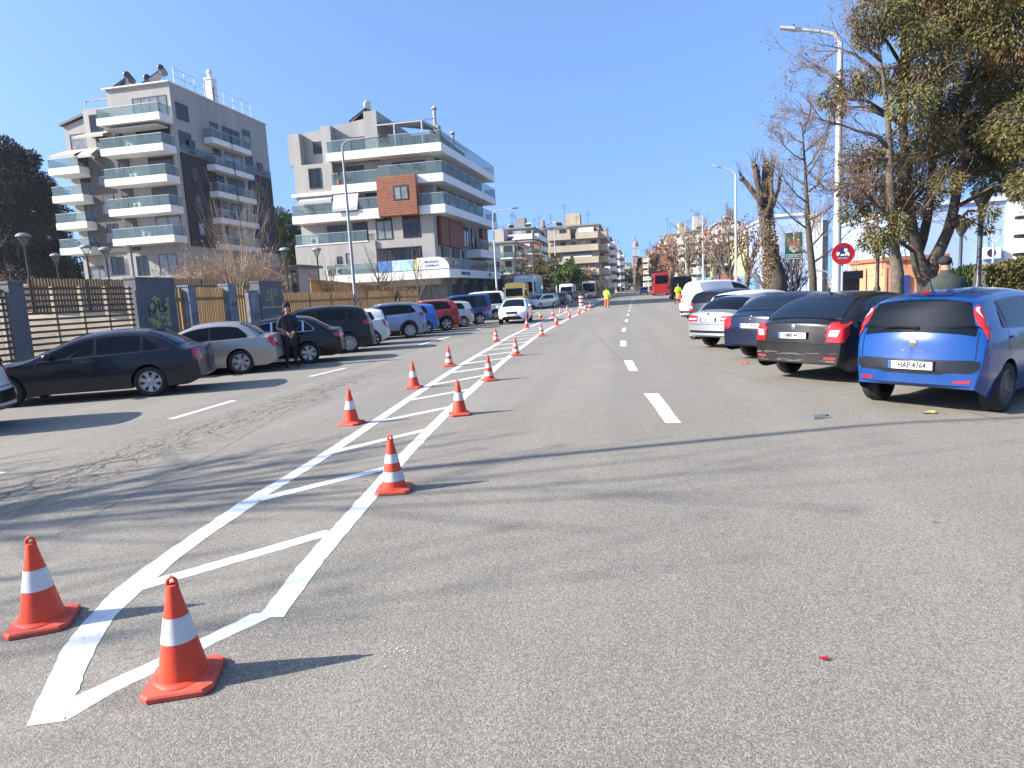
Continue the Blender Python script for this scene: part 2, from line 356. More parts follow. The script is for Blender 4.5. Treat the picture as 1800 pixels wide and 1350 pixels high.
def road_paint():
    m, n, l, b = new_mat('road_paint'); tc = N(n, 'ShaderNodeTexCoord'); P = tc.outputs['Object']
    t = N(n, 'ShaderNodeTexNoise'); t.inputs['Scale'].default_value = 30; t.inputs['Detail'].default_value = 6; t.inputs['Roughness'].default_value = .75; l.new(P, t.inputs[0])
    t2 = N(n, 'ShaderNodeTexNoise'); t2.inputs['Scale'].default_value = 1.2; t2.inputs['Detail'].default_value = 3; l.new(P, t2.inputs[0])
    c = mix(n, l, ramp(n, l, t2.outputs[0], [(.35, 0), (.65, 1)]), (.50, .52, .54), (.57, .585, .60))
    c = mix(n, l, ramp(n, l, t.outputs[0], [(.34, .8), (.44, 0)]), c, (.25, .24, .23))
    l.new(c, b.inputs['Base Color']); b.inputs['Roughness'].default_value = .6
    v = N(n, 'ShaderNodeTexVoronoi'); v.inputs['Scale'].default_value = 150; l.new(P, v.inputs['Vector'])
    bp = N(n, 'ShaderNodeBump'); bp.inputs['Strength'].default_value = .25; bp.inputs['Distance'].default_value = .006
    l.new(v.outputs[0], bp.inputs['Height']); l.new(bp.outputs[0], b.inputs['Normal']); return m
M['asphalt'] = asphalt(); M['white_line'] = road_paint()
M['pavement'] = mat('pavement', (.30, .285, .26), .9, var=.18, scale=.9, bump=.2, stain=.3)
M['grass'] = leaf_mat('grass_blade', (.06, .10, .02), (.13, .16, .045))
M['turf'] = mat('turf', (.10, .115, .04), .95, var=.4, scale=2, bump=.5, bscale=20)
# ================================================================ the ground
def structure(o): return tag(o, kind='structure')
g = MB(); g.add([(-1500, -300, 0), (1500, -300, 0), (1500, 2500, 0), (-1500, 2500, 0)], [(0, 1, 2, 3)]); structure(g.build('ground', M['asphalt']))
RNG = random.Random(5)
def strip(mb, pts, ws, z=.004, step=.05, rag=.006):
    "painted strip along ground points with its own slightly ragged edges"
    pts = [Vector((p[0], p[1], 0)) for p in pts]
    if not hasattr(ws, '__len__'): ws = [ws]*len(pts)
    L = []; R_ = []
    for i, p in enumerate(pts):
        a = pts[max(i-1, 0)]; b = pts[min(i+1, len(pts)-1)]; d = (b-a).normalized(); nrm = Vector((-d.y, d.x, 0))
        if 0 < i < len(pts)-1:
            d1 = (p-a).normalized(); k = max(.55, nrm.dot(Vector((-d1.y, d1.x, 0))))
        else: k = 1
        L.append(p+nrm*(ws[i]/2/k)); R_.append(p-nrm*(ws[i]/2/k))
    rows = []
    for i in range(len(pts)-1):
        n = max(1, min(90, int((pts[i+1]-pts[i]).length/step)))
        for k in range(n):
            t = k/n; q = [L[i].lerp(L[i+1], t), R_[i].lerp(R_[i+1], t)]
            rows.append([Vector((v.x+RNG.uniform(-rag, rag), v.y+RNG.uniform(-rag, rag), z)) for v in q])
    rows.append([Vector((L[-1].x, L[-1].y, z)), Vector((R_[-1].x, R_[-1].y, z))])
    mb.grid(rows)
gp = lambda x, y: at(x, y, Z=0).to_tuple()[:2]
lm = MB()
Lline = [(-2.60, 2.20), (-2.93, 2.72), (-3.14, 3.25), (-3.30, 3.9), (-3.44, 4.84), (-3.48, 5.77), (-3.55, 6.9), (-3.70, 8.6), (-3.92, 10.96), (-4.12, 13.28), (-4.37, 16.61), (-4.62, 20.84), (-4.95, 26.74), (-5.2, 37), (-5.3, 58)]
Rline = [(-2.055, 3.12), (-2.2, 3.95), (-2.28, 4.58), (-2.44, 5.83), (-2.55, 6.67), (-2.68, 7.97), (-2.85, 9.82), (-3.08, 12.98), (-3.33, 16.43), (-3.56, 21.03), (-3.80, 27.8), (-3.85, 41.8), (-3.8, 58)]
LS = [tuple(p) for p in cr([(x, y, 0) for x, y in Lline], 5)]; LS = [p for p in LS if p[1] > 4.9]
def edge_strip(outer, inner, z):
    O, I = ([Vector((*gp(*q), z)) for q in cr([(x, y, 0) for x, y in e], 6) for q in [q[:2]]] for e in (outer, inner))
    lm.grid([[a+Vector((RNG.uniform(-.005, .005), RNG.uniform(-.005, .005), 0)), b+Vector((RNG.uniform(-.005, .005), RNG.uniform(-.005, .005), 0))] for a, b in zip(O, I)])
edge_strip([(44, 1278), (80, 1205), (113, 1137), (160, 1080), (207, 1033), (300, 965), (394, 902), (425, 882)], [(112, 1269), (134, 1221), (154, 1172), (182, 1118), (213, 1074), (325, 974), (424, 904), (458, 881)], .0026)
edge_strip([(128, 1226), (207, 1190), (284, 1155), (364, 1117), (444, 1079)], [(112, 1269), (207, 1214), (284, 1178), (380, 1130), (494, 1076)], .0016)
strip(lm, LS, .155, z=.0027)
strip(lm, [tuple(p) for p in cr([(x, y, 0) for x, y in Rline], 5)], .155, z=.0027)
rungs = [((-3.16, 3.43), (-2.33, 4.42)), ((-3.40, 5.18), (-2.56, 6.25)), ((-3.52, 6.92), (-2.72, 8.14)), ((-3.66, 8.72), (-2.86, 9.84)), ((-3.85, 10.55), (-3.0, 11.7)), ((-4.0, 12.4), (-3.17, 13.7))]
li = lambda pts, y: float(np.interp(y, [p[1] for p in pts], [p[0] for p in pts]))
y = 14.25
while y < 56: rungs.append(((li(Lline, y), y), (li(Rline, y+1.15), y+1.15))); y += 1.86
for a, b in rungs: strip(lm, [a, b], .135, z=.0016)
structure(lm.build('hatched_island_marking', M['white_line']))
ld = MB()
def quad_mark(c, z=.004):
    p = [Vector((*gp(*q), z)) for q in c]; n = 8
    ld.grid([[p[0].lerp(p[3], k/n)+Vector((RNG.uniform(-.006, .006), 0, 0)), p[1].lerp(p[2], k/n)+Vector((RNG.uniform(-.006, .006), 0, 0))] for k in range(n+1)])
quad_mark([(1132, 692), (1158, 692), (1197, 744), (1170, 744)])
quad_mark([(1096, 634), (1112, 634), (1121.5, 652.5), (1106, 652.5)])
quad_mark([(1090.5, 599), (1101, 599), (1101, 609), (1090.5, 609)])
x, y = -.37, 26.0
for k in range(11):
    ld.add([(x-.075, y, .004), (x+.075, y, .004), (x+.075, y+2.3, .004), (x-.075, y+2.3, .004)], [(0, 1, 2, 3)]); y += 7.2; x += .045
for a, b in (((300, 737), (412, 704)), ((545, 662), (607, 647)), ((-60, 848), (6, 830)), ((735, 607), (790, 592))): strip(ld, [gp(*a), gp(*b)], .14, z=.004)
for yy in range(32, 130, 7): strip(ld, [(-7.85, yy), (-7.85, yy+3)], .12, z=.004, step=1)
structure(ld.build('lane_dash_marking', M['white_line']))
lt = MB()                                   # tar seams and overspray left on the road
def seam(pts, wd): strip(lt, pts, wd, z=.0008, step=.08, rag=wd*.45)
seam([gp(100, 940), gp(250, 860), gp(370, 800), gp(520, 715), gp(640, 655), gp(745, 618)], .022)
seam([gp(0, 632), gp(120, 612)], .02)
seam([gp(1255, 645), gp(1180, 618), gp(1120, 592), gp(1075, 572)], .03)
seam([gp(1095, 635), gp(1060, 600), gp(1035, 575)], .025)
seam([gp(1260, 650), gp(1420, 690), gp(1600, 700), gp(1790, 745)], .025)
seam([gp(860, 590), gp(862, 615)], .02); seam([(-7.2, 8.0), (-7.25, 17), (-7.3, 40)], .022)
structure(lt.build('tar_seam', mat('tar', (.125, .117, .106), .8, var=.3, scale=6)))
ls = MB()
for cx, cy, n in ((690, 1140, 40), (1185, 1020, 14), (800, 913, 22), (120, 912, 18), (1500, 600, 0)):
    c = Vector((*gp(cx, cy), 0)) if n else None
    for k in range(n):
        a = c+Vector((RNG.gauss(0, .06), RNG.gauss(0, .05), .003)); r = RNG.uniform(.002, .006)
        ls.add([a+Vector((r*math.cos(t)*RNG.uniform(.5, 1.3), r*math.sin(t)*RNG.uniform(.5, 1), 0)) for t in (0, 1.2, 2.4, 3.6, 4.9)], [(0, 1, 2, 3, 4)])
structure(ls.build('paint_overspray', M['white_line']))
# kerbs, pavements and the park ground
g = MB(); KX = 6.05
g.add([(KX+.18, 6, .15), (60, 6, .15), (60, 400, .15), (KX+.18, 400, .15)], [(0, 1, 2, 3)]); structure(g.build('right_pavement', M['pavement']))
g = MB(); yy = 6
while yy < 150: g.box(KX, yy, 0, KX+.18, yy+.99, .152); yy += 1.0
structure(g.build('right_kerb', M['concrete']))
g = MB(); g.add([(-14.9, -20, .12), (-13.6, -20, .12), (-13.6, 260, .12), (-14.9, 260, .12)], [(0, 1, 2, 3)]); structure(g.build('left_pavement', M['pavement']))
g = MB(); yy = -10
while yy < 150: g.box(-13.6, yy, 0, -13.42, yy+.99, .122); yy += 1.0
structure(g.build('left_kerb', M['concrete']))
g = MB(); P = []
for x in (-15.0, -16.5, -18.5, -21, -24, -34, -200):
    h = float(np.interp(-x, [15, 16.5, 18.5, 21, 24, 34, 200], [.1, .2, .75, 1.6, 2.0, 2.1, 2.3]))
    P.append([Vector((x, y, h*float(np.interp(y, [-20, 25, 32, 60, 400], [1, 1, .45, .05, .02]))+RNG.uniform(-.06, .06))) for y in (-20, 0, 6, 9, 12, 15, 18, 21, 25, 28, 32, 38, 44, 60, 400)])
g.grid(P, flip=True); structure(g.build('park_bank', M['soil'], smooth=True))
g = MB(); P = []
for x in (7.6, 8.5, 10, 12, 15, 20, 30, 60):
    P.append([Vector((x, y, .17+float(np.interp(x, [7.6, 10, 15, 60], [0, .22, .5, .8]))*float(np.interp(y, [13, 16, 30, 34], [0, 1, 1, 0]))+RNG.uniform(-.02, .03))) for y in (13, 14.5, 16, 18, 20, 23, 26, 30, 34)])
g.grid(P, flip=False); lawn = structure(g.build('park_lawn', M['turf'], smooth=True))
g = MB()
for k in range(9000):
    x = 7.8+abs(RNG.gauss(0, 6)); y = RNG.uniform(13.5, 33)
    z = .17+float(np.interp(x, [7.6, 10, 15, 60], [0, .22, .5, .8]))*float(np.interp(y, [13, 16, 30, 34], [0, 1, 1, 0])); a = RNG.uniform(0, 6.3); h = RNG.uniform(.06, .2)
    g.add([(x-.025*math.cos(a), y-.025*math.sin(a), z-.02), (x+.025*math.cos(a), y+.025*math.sin(a), z-.02), (x+RNG.uniform(-.05, .05), y+RNG.uniform(-.05, .05), z+h)], [(0, 1, 2)])
tag(g.build('grass', M['grass']), 'short rough green grass under the trees on the right', 'grass', kind='stuff')
# raised median that begins where the hatching ends
g = MB(); pts = [(-5.0, 61), (-4.75, 60.3), (-4.3, 60), (-3.95, 60.3), (-3.75, 61), (-3.2, 190), (-4.6, 190)]
g.prism(pts, 0, .16); structure(g.build('median_kerb', M['concrete']))
# ================================================================ cars
TYPES = {
 'hatch': dict(wb=2.51, W=1.69, R=.30, prof=[(3.36, .40), (3.355, .55), (3.26, .70), (3.0, .83), (2.52, .98), (2.1, 1.20), (1.7, 1.385), (1.25, 1.47), (.65, 1.49), (0, 1.465), (-.36, 1.41), (-.47, 1.31), (-.56, 1.10), (-.63, .93), (-.665, .75), (-.70, .55), (-.685, .38)],
   belt=[(3.3, .66), (2.3, .90), (-.6, 1.03)], ws=(2.46, 1.62), rw=(-.42, -.605), dlo=(2.28, -.34), cut=(.02, -2.0), pil=[1.02, .02]),
 'sedan': dict(wb=2.65, W=1.77, R=.315, prof=[(3.52, .40), (3.51, .54), (3.42, .68), (3.1, .80), (2.3, .945), (1.85, 1.13), (1.35, 1.34), (.95, 1.41), (.5, 1.43), (.1, 1.40), (-.2, 1.31), (-.6, 1.09), (-.75, 1.03), (-.97, 1.00), (-1.03, .86), (-1.06, .62), (-1.03, .38)],
   belt=[(3.4, .66), (2.3, .86), (-.6, .97), (-1.0, .94)], ws=(2.2, 1.28), rw=(.02, -.62), dlo=(2.05, -.42), cut=(.06, -.78), pil=[.98, .10]),
 'liftback': dict(wb=2.58, W=1.77, R=.32, prof=[(3.50, .40), (3.49, .54), (3.38, .70), (3.1, .82), (2.35, .97), (1.85, 1.19), (1.4, 1.37), (1.0, 1.44), (.5, 1.462), (.1, 1.44), (-.2, 1.375), (-.5, 1.24), (-.8, 1.07), (-1.0, 1.02), (-1.045, .90), (-1.075, .62), (-1.04, .36)],
   belt=[(3.4, .68), (2.3, .90), (-.6, 1.0), (-1.0, .97)], ws=(2.25, 1.32), rw=(-.04, -.80), dlo=(2.05, -.55), cut=(.02, -.72), pil=[.95, .05]),
 'coupe': dict(wb=2.70, W=1.76, R=.315, prof=[(3.47, .40), (3.46, .54), (3.36, .66), (3.0, .77), (2.2, .90), (1.75, 1.08), (1.25, 1.29), (.85, 1.36), (.45, 1.375), (.05, 1.34), (-.25, 1.24), (-.58, 1.04), (-.72, 1.0), (-.93, .985), (-.97, .86), (-1.0, .62), (-.97, .38)],
   belt=[(3.4, .64), (2.3, .84), (-.6, .94), (-1.0, .92)], ws=(2.1, 1.2), rw=(-.02, -.60), dlo=(1.95, -.40), cut=(.0, -.85), pil=[.72]),
 'suv': dict(wb=2.65, W=1.83, R=.345, prof=[(3.53, .46), (3.52, .68), (3.42, .86), (3.05, .99), (2.42, 1.09), (1.95, 1.33), (1.55, 1.52), (1.1, 1.59), (.5, 1.61), (-.1, 1.58), (-.42, 1.52), (-.56, 1.40), (-.70, 1.16), (-.78, 1.0), (-.815, .80), (-.84, .62), (-.82, .42)],
   belt=[(3.45, .78), (2.3, 1.0), (-.2, 1.10), (-.7, 1.2)], ws=(2.36, 1.48), rw=(-.50, -.72), dlo=(2.2, -.52), cut=(-.12, -1.2), pil=[1.0, .0]),
 'van': dict(wb=2.70, W=1.82, R=.315, prof=[(3.57, .42), (3.56, .64), (3.44, .88), (2.95, 1.04), (2.5, 1.17), (2.1, 1.45), (1.75, 1.68), (1.3, 1.79), (.5, 1.82), (-.3, 1.815), (-.66, 1.78), (-.76, 1.66), (-.80, 1.3), (-.83, 1.0), (-.85, .75), (-.87, .55), (-.85, .40)],
   belt=[(3.45, .76), (2.3, .99), (-.7, 1.02)], ws=(2.46, 1.68), rw=(-.75, -.815), dlo=(2.3, -.58), cut=(-.45, -5.0), pil=[1.15, .18]),
}
def smst(a, b, x):
    t = min(1, max(0, (x-a)/(b-a))); return t*t*(3-2*t)
class Shape:
    def __init__(s, ty, lz=1.0, lx=1.0, wz=1.0, flat=False):
        T = TYPES[ty]; s.T = T; s.wb = T['wb']*lx; s.W = T['W']*wz/2; s.R = T['R']; s.lx = lx
        c = cr([(x*lx, z*lz if z > .7 else z) for x, z in T['prof']], 8)
        xs = []; last = 1e9
        for p in c:
            x = min(p.x, last-.0015); xs.append((x, p.y)); last = x
        s.px = np.array([p[0] for p in xs])[::-1]; s.pz = np.array([p[1] for p in xs])[::-1]
        b = sorted((x*lx, z*(1+(lz-1)*.7)) for x, z in T['belt']); s.bx = [p[0] for p in b]; s.bz = [p[1] for p in b]
        s.x0, s.x1 = s.px[0], s.px[-1]; s.AR = s.R*1.17; s.ends = (.95, .62)
    def zt(s, x): return float(np.interp(x, s.px, s.pz))
    def belt(s, x): return float(np.interp(x, s.bx, s.bz))
    def zb(s, x):
        z = .20
        fr = (x-(s.x1-.35))/.35; rr = ((s.x0+.35)-x)/.35
        z += .10*max(0, fr)**2+.13*max(0, rr)**2
        for xc in (0, s.wb):
            d = s.AR**2-(x-xc)**2
            if d > 0: z = max(z, s.R+math.sqrt(d))
        return min(z, s.zt(x)-.03)
    def Wx(s, x):
        f = max(0, (x-(s.wb-.1))/(s.x1-s.wb+.1)); r = max(0, (.25-x)/(.25-s.x0))
        e = max(0, 1-(x-s.x0)/.16); g = max(0, 1-(s.x1-x)/.16)
        return s.W*(1-.13*f**2.4)*(1-.09*r**2.6)*(1-.07*e*e)*(1-.07*g*g)
    def side(s, x, z):
        b = s.belt(x); w = s.Wx(x)
        def low(z): return w*(1-.05*((z-.62)/.4)**2) if z > .62 else w*(1-.075*((.62-z)/.42)**2)
        if z <= b: return low(z)
        return low(b)-.012*min(1, (z-b)/.02)-.36*(z-b)-.25*(z-b)**2
    def warp(s, p):
        x, y, z = p; q = (y/s.W)**2
        return Vector((x-.17*q*smst(s.wb, s.x1, x)*(1 if z < 1.0 else .8)+.15*q*smst(.2, s.x0, x)*(1 if z < 1.05 else .55), y, z))
    def zre(s, x):
        zt = s.zt(x); return zt-min(.095, (zt-s.zb(x))*.35)
    def ring(s, x, u):
        "u in -1..1 over the top from one roof edge to the other"
        zt = s.zt(x); ze = s.zre(x); ye = s.side(x, ze); q = math.sin(abs(u)*math.pi/2)
        return Vector((x, math.copysign(ye*q, u), ze+(zt-ze)*max(0, 1-q**2.4)**.62))
    def body(s, step=.05):
        X = [s.px[0]]
        for x in s.px[1:]:
            if x-X[-1] > .004: X.append(float(x))
        fine = []
        for a, b in zip(X[:-1], X[1:]):
            n = max(1, int((b-a)/step)); fine += [a+(b-a)*k/n for k in range(n)]
        X = fine+[X[-1]]
        for xc in (0, s.wb): X += [xc+s.AR*math.cos(math.pi*k/16)*.9995 for k in range(17)]+[xc-s.AR-.004, xc+s.AR+.004]
        X = sorted(x for x in X if s.x0 <= x <= s.x1); X = [x for i, x in enumerate(X) if i == 0 or x-X[i-1] > .0008]
        rows = []
        us = [1-k/9 for k in range(19)]
        for x in X:
            zb, ze, b = s.zb(x), s.zre(x), s.belt(x)
            if b < ze-.06: zs = [zb+(b-zb)*k/6 for k in range(7)]+[b+.02]+[b+.02+(ze-b-.02)*k/3 for k in (1, 2)]
            else: zs = [zb+(ze-zb)*k/10 for k in range(10)]
            L = [Vector((x, s.side(x, z), z)) for z in zs]
            top = [s.ring(x, u) for u in us]
            Rr = [Vector((x, -s.side(x, z), z)) for z in reversed(zs)]
            rows.append([s.warp(p) for p in L+top+Rr])
        mb = MB(); mb.grid(rows); n = len(rows[0])
        for r in (0, len(rows)-1):
            c = sum(rows[r], Vector())/n; mb.add(rows[r]+[c], [((k+1) % n, k, n) if r == 0 else (k, (k+1) % n, n) for k in range(n)])
        return mb
    def top_patch(s, xa, xb, um, off=.004, n=14, m=9, dx=0):
        P = []
        for i in range(n+1):
            x = xa+(xb-xa)*i/n; row = []
            for j in range(m+1):
                u = um*(-1+2*j/m); p = s.ring(x, u); e = 1e-3
                tu = s.ring(x, min(.999, u+.01))-s.ring(x, max(-.999, u-.01)); tx = s.ring(x+.006, u)-s.ring(x-.006, u)
                nr = tx.cross(tu); nr = -nr if (nr.z+abs(nr.x)*.01) < 0 else nr
                row.append(s.warp(p+nr.normalized()*off) if nr.length > 0 else s.warp(p))
            P.append(row)
        return P
    def side_patch(s, xa, xb, lo, hi, sgn, off=.004, n=None, m=3):
        n = n or max(2, int(abs(xb-xa)/.06)); P = []
        for i in range(n+1):
            x = xa+(xb-xa)*i/n; a, b = lo(x), hi(x)
            if b < a+.004: b = a+.004
            P.append([s.warp(Vector((x, sgn*(s.side(x, a+(b-a)*j/m)+off), a+(b-a)*j/m))) for j in range(m+1)])
        return P
def scan(poly, n, m):
    "fill a polygon (monotone in its first coordinate) with a grid of points"
    us = sorted(set([p[0] for p in poly])); u0, u1 = us[0], us[-1]
    U = sorted(set([u0+(u1-u0)*k/n for k in range(n+1)]+us)); out = []
    for u in U:
        uu = min(max(u, u0+1e-6), u1-1e-6); h = []
        for (a, b), (c, d) in zip(poly, poly[1:]+poly[:1]):
            if (a-uu)*(c-uu) <= 0 and a != c: h.append(b+(d-b)*(uu-a)/(c-a))
        lo, hi = min(h), max(h); out.append([(u, lo+(hi-lo)*j/m) for j in range(m+1)])
    return out
def cast(bvh, poly, face, off=.005, n=14, m=8, mb=None, mi=0):
    "lay a polygon on the body: face rear/front take (y,z), left/right take (x,z)"
    mb = mb or MB(); P = []; lim = bvh_ends(bvh)
    for row in scan(poly, n, m):
        r = []
        for a, b in row:
            if face in ('rear', 'front'):
                o = Vector((-9 if face == 'rear' else 9, a, b)); d = Vector((1 if face == 'rear' else -1, 0, 0))
            else: o = Vector((a, 9 if face == 'left' else -9, b)); d = Vector((0, -1 if face == 'left' else 1, 0))
            h = bvh.ray_cast(o, d)
            if h[0] is not None and ((face == 'rear' and h[0].x > lim[0]+.42) or (face == 'front' and h[0].x < lim[1]-.75) or (face in ('left', 'right') and abs(h[0].y) < .52)): h = (None,)*4
            nn = h[1] if h[0] is not None else None
            r.append(h[0]+(nn if nn.dot(d) < 0 else -nn)*off-d*.002 if h[0] is not None else None)
        P.append(r)
    ids = {}; V = []; Fc = []; fl = face in ('front', 'left')
    for i in range(len(P)-1):
        for j in range(len(P[0])-1):
            k4 = ((i, j), (i, j+1), (i+1, j+1), (i+1, j)); q4 = [P[a][b] for a, b in k4]
            if any(q is None for q in q4) or max((q4[0]-q4[2]).length, (q4[1]-q4[3]).length) > .5*max(.3, (poly[0][0]-poly[1][0])**2): continue
            for k in k4:
                if k not in ids: ids[k] = len(V); V.append(P[k[0]][k[1]])
            f = tuple(ids[k] for k in k4); Fc.append(tuple(reversed(f)) if fl else f)
    if V: mb.add(V, Fc, mi)
    return mb
_ENDS = {}
def bvh_ends(b):
    k = id(b)
    if k not in _ENDS or _ENDS[k][2] is not b:
        lo = b.ray_cast(Vector((-9, 0, .55)), Vector((1, 0, 0)))[0]; hi = b.ray_cast(Vector((9, 0, .55)), Vector((-1, 0, 0)))[0]
        _ENDS[k] = (lo.x if lo else -9, hi.x if hi else 9, b)
    return _ENDS[k]
def wheel_parts(R, wd, style, rimmat, parent, loc, side):
    k = R/.315; t = MB()
    prof = [(R*.66, -wd*.46), (R*.80, -wd*.52), (R*.93, -wd*.50), (R*.985, -wd*.40), (R, -wd*.25), (R, -wd*.08), (R*.985, -wd*.07), (R*.985, -wd*.05), (R, -wd*.04), (R, wd*.04), (R*.985, wd*.05), (R*.985, wd*.07), (R, wd*.08), (R, wd*.25), (R*.985, wd*.40), (R*.93, wd*.50), (R*.80, wd*.52), (R*.66, wd*.46)]
    t.lathe(prof, 36, axis='y'); w = t.build('wheel', M['tyre'], parent, smooth=40); w.location = loc
    m = MB(); y = side*wd*.43
    m.lathe([(R*.70, y-side*.06), (R*.70, y+side*.008), (R*.66, y+side*.012), (R*.615, y-side*.012), (R*.60, y-side*.06)], 32, axis='y')
    m.lathe([(.001, y-side*.055), (R*.69, y-side*.055)], 24, axis='y', m=1)
    n, wdt, dbl = style
    for q in range(n):
        a = 2*math.pi*q/n+.3
        for da in ((-.16, .16) if dbl else (0,)):
            ca, sa = math.cos(a+da*.3), math.sin(a+da*.3); ce, se = math.cos(a+da), math.sin(a+da)
            p0 = Vector((ca*R*.13, y-side*.012, sa*R*.13)); p1 = Vector((ce*R*.64, y-side*.006, se*R*.64))
            dv = (p1-p0).normalized(); u = dv.cross(Vector((0, 1, 0))); ww = wdt*R
            q0, q1, q2, q3 = p0+u*ww*.8, p0-u*ww*.8, p1-u*ww*1.1, p1+u*ww*1.1; dn = Vector((0, -side*.03, 0))
            m.add([q0, q1, q2, q3, q0+dn, q1+dn, q2+dn, q3+dn], [(0, 1, 2, 3), (0, 4, 5, 1), (1, 5, 6, 2), (2, 6, 7, 3), (3, 7, 4, 0)])
    m.lathe([(R*.2, y-side*.03), (R*.2, y-side*.008), (R*.15, y+side*.004), (.001, y+side*.006)], 20, axis='y')
    m.build('rim', [rimmat, M['black']], w, smooth=35, fix=False)
    return w
def plate_mb(text, w=.52, h=.112, blue=True):
    pass
def car(name, label, ty, col, pos, head, wheel='rear_left', lz=1, lx=1, wz=1, rims=(5, .16, False), rimmat='rim', dark_trim=True, plate=None, cladding=False, glass='car_glass', group=None, cat='car', detail=2, tail='block', dlo_metal=False, solid_back=False, rails=False, antenna=None, tint=None):
    s = Shape(ty, lz, lx, wz); T = s.T; pm = M[col]
    hx, hy = math.cos(head), math.sin(head); lf = Vector((-hy, hx, 0)); tr = s.W-.11
    base = Vector((pos[0], pos[1], 0))
    if wheel == 'rear_left': base = base-lf*tr
    elif wheel == 'rear_right': base = base+lf*tr
    elif wheel == 'front': base = base-Vector((hx, hy, 0))*s.x1
    t = thing(name, label, cat, base, head, group)
    bm_ = s.body(.05 if detail > 1 else .12); body = bm_.build('body', pm, t, smooth=32)
    bvh = BVHTree.FromPolygons([Vector(v) for v in bm_.v], bm_.f)
    G = M[glass]; lx_ = s.lx
    # underside and inner arches
    u = MB(); wi = s.W-.30
    u.box(-.15, -wi, .25, s.x1-.5, wi, .56); u.box(s.AR+.03, -wi-.16, .19, s.wb-s.AR-.03, wi+.16, .4)
    for xc in (0, s.wb):
        for sg in (1, -1):
            P = []
            for k in range(13):
                a = math.pi*k/12; P.append([Vector((xc+math.cos(a)*s.AR, sg*(s.W-.06), s.R+math.sin(a)*s.AR)), Vector((xc+math.cos(a)*s.AR, sg*wi, s.R+math.sin(a)*s.AR))])
            u.grid(P)
    u.build('underbody', M['black'], t)
    # wheels
    for xc in (0, s.wb):
        for sg in (1, -1): wheel_parts(s.R, .205, rims, M[rimmat], t, (xc, sg*tr, s.R), sg)
    # glass
    MB_ = MB(); MB_.grid(s.top_patch(T['ws'][0]*lx_, T['ws'][1]*lx_, .62, .006, 20, 12)); MB_.build('windscreen', G, t, smooth=True)
    if not solid_back:
        MB_ = MB(); MB_.grid(s.top_patch(T['rw'][0], T['rw'][1], .60 if ty not in ('hatch', 'suv', 'van') else .66, .010, 26, 14)); MB_.build('rear_window', M[tint] if tint else G, t, smooth=True)
    xa, xb = T['dlo'][0]*lx_, T['dlo'][1]; xc, sl_ = T['cut']
    lo = lambda x: s.belt(x)+.025
    def hi(x):
        h = s.zre(x)-.045
        if x < xc: h = min(h, s.zre(xc)-.045+ (x-xc)*abs(sl_)*1.0)
        return h
    xs = [x for x in np.linspace(xb, xa, 160) if hi(x) > lo(x)+.03]
    if xs:
        xb, xa = xs[0], xs[-1]; cuts = [xa]+[p*lx_ for p in T['pil']]+[xb]
        for sg in (1, -1):
            if not solid_back or True:
                f = MB(); end = xb if not solid_back else T['pil'][0]*lx_
                f.grid(s.side_patch(end, xa, lambda x: lo(x)-.014, lambda x: hi(x)+.014, sg, .002, m=4), flip=sg > 0); f.build('window_frame', M['chrome'] if dlo_metal else M['black_gloss'], t, smooth=True)
            for a, b in zip(cuts[:-1], cuts[1:]):
                if solid_back and a < xa-.1: break
                gw = MB(); gw.grid(s.side_patch(b+.03, a-.03 if a != xa else a, lo, hi, sg, .006, m=4), flip=sg > 0); gw.build('side_window', M[tint] if (tint and a <= T['pil'][-1]*lx_+.01) else G, t, smooth=True)
    # seams, handles, mirrors
    if detail > 1:
        doors = [T['pil'][0]*lx_]+([T['pil'][1]*lx_-.02] if len(T['pil']) > 1 and ty != 'coupe' else [])+[s.wb-s.AR-.12]
        for sg in (1, -1):
            for x in doors:
                bot = max(.26, s.zb(x)+.03); f = MB(); f.grid(s.side_patch(x-.005, x+.005, lambda q: bot, lambda q: s.belt(x), sg, .0015, n=1, m=8)); f.build('panel_gap', M['black'], t)
            f = MB(); f.grid(s.side_patch(s.AR+.02, s.wb-s.AR-.02, lambda q: .262, lambda q: .27, sg, .0015, n=8, m=1)); f.build('panel_gap', M['black'], t)
        f = MB(); cast(bvh, [(-s.W*.80, .66), (s.W*.80, .66), (s.W*.80, .672), (-s.W*.80, .672)], 'rear', .0015, 20, 1, f)
        f.build('panel_gap', M['black'], t)
        for sg in (1, -1):
            for x in doors[:-1]:
                z = s.belt(x)-.10; hb = MB(); y0 = s.side(x+.15, z); hb.ball((x+.14, sg*(y0+.012), z), (.10, .018, .016), 10, 6); hb.build('door_handle', pm, t, smooth=True)
    for sg in (1, -1):
        x = T['ws'][0]*lx_-.42; z = s.belt(x)+.09; y0 = s.side(x, s.belt(x)); mm = MB(); mm.ball((x, sg*(y0+.11), z), (.09, .11, .075), 12, 8); mm.bar((x, sg*(y0-.04), z-.05), (x, sg*(y0+.08), z-.02), .05, .03)
        mm.build('mirror', pm, t, smooth=True)
    # lamps
    W = s.W; zt = lambda z: z*(1+(lz-1)*.7)
    def both(name_, poly, face, mt, off=.008, n=14, m=9):
        for sg in (1, -1):
            q = [(a*sg, b) for a, b in poly] if face in ('rear', 'front') else poly
            f = cast(bvh, q, face if face in ('rear', 'front') else ('left' if sg > 0 else 'right'), off, n, m)
            if f.v: f.build(name_, mt, t, smooth=True, fix=True)
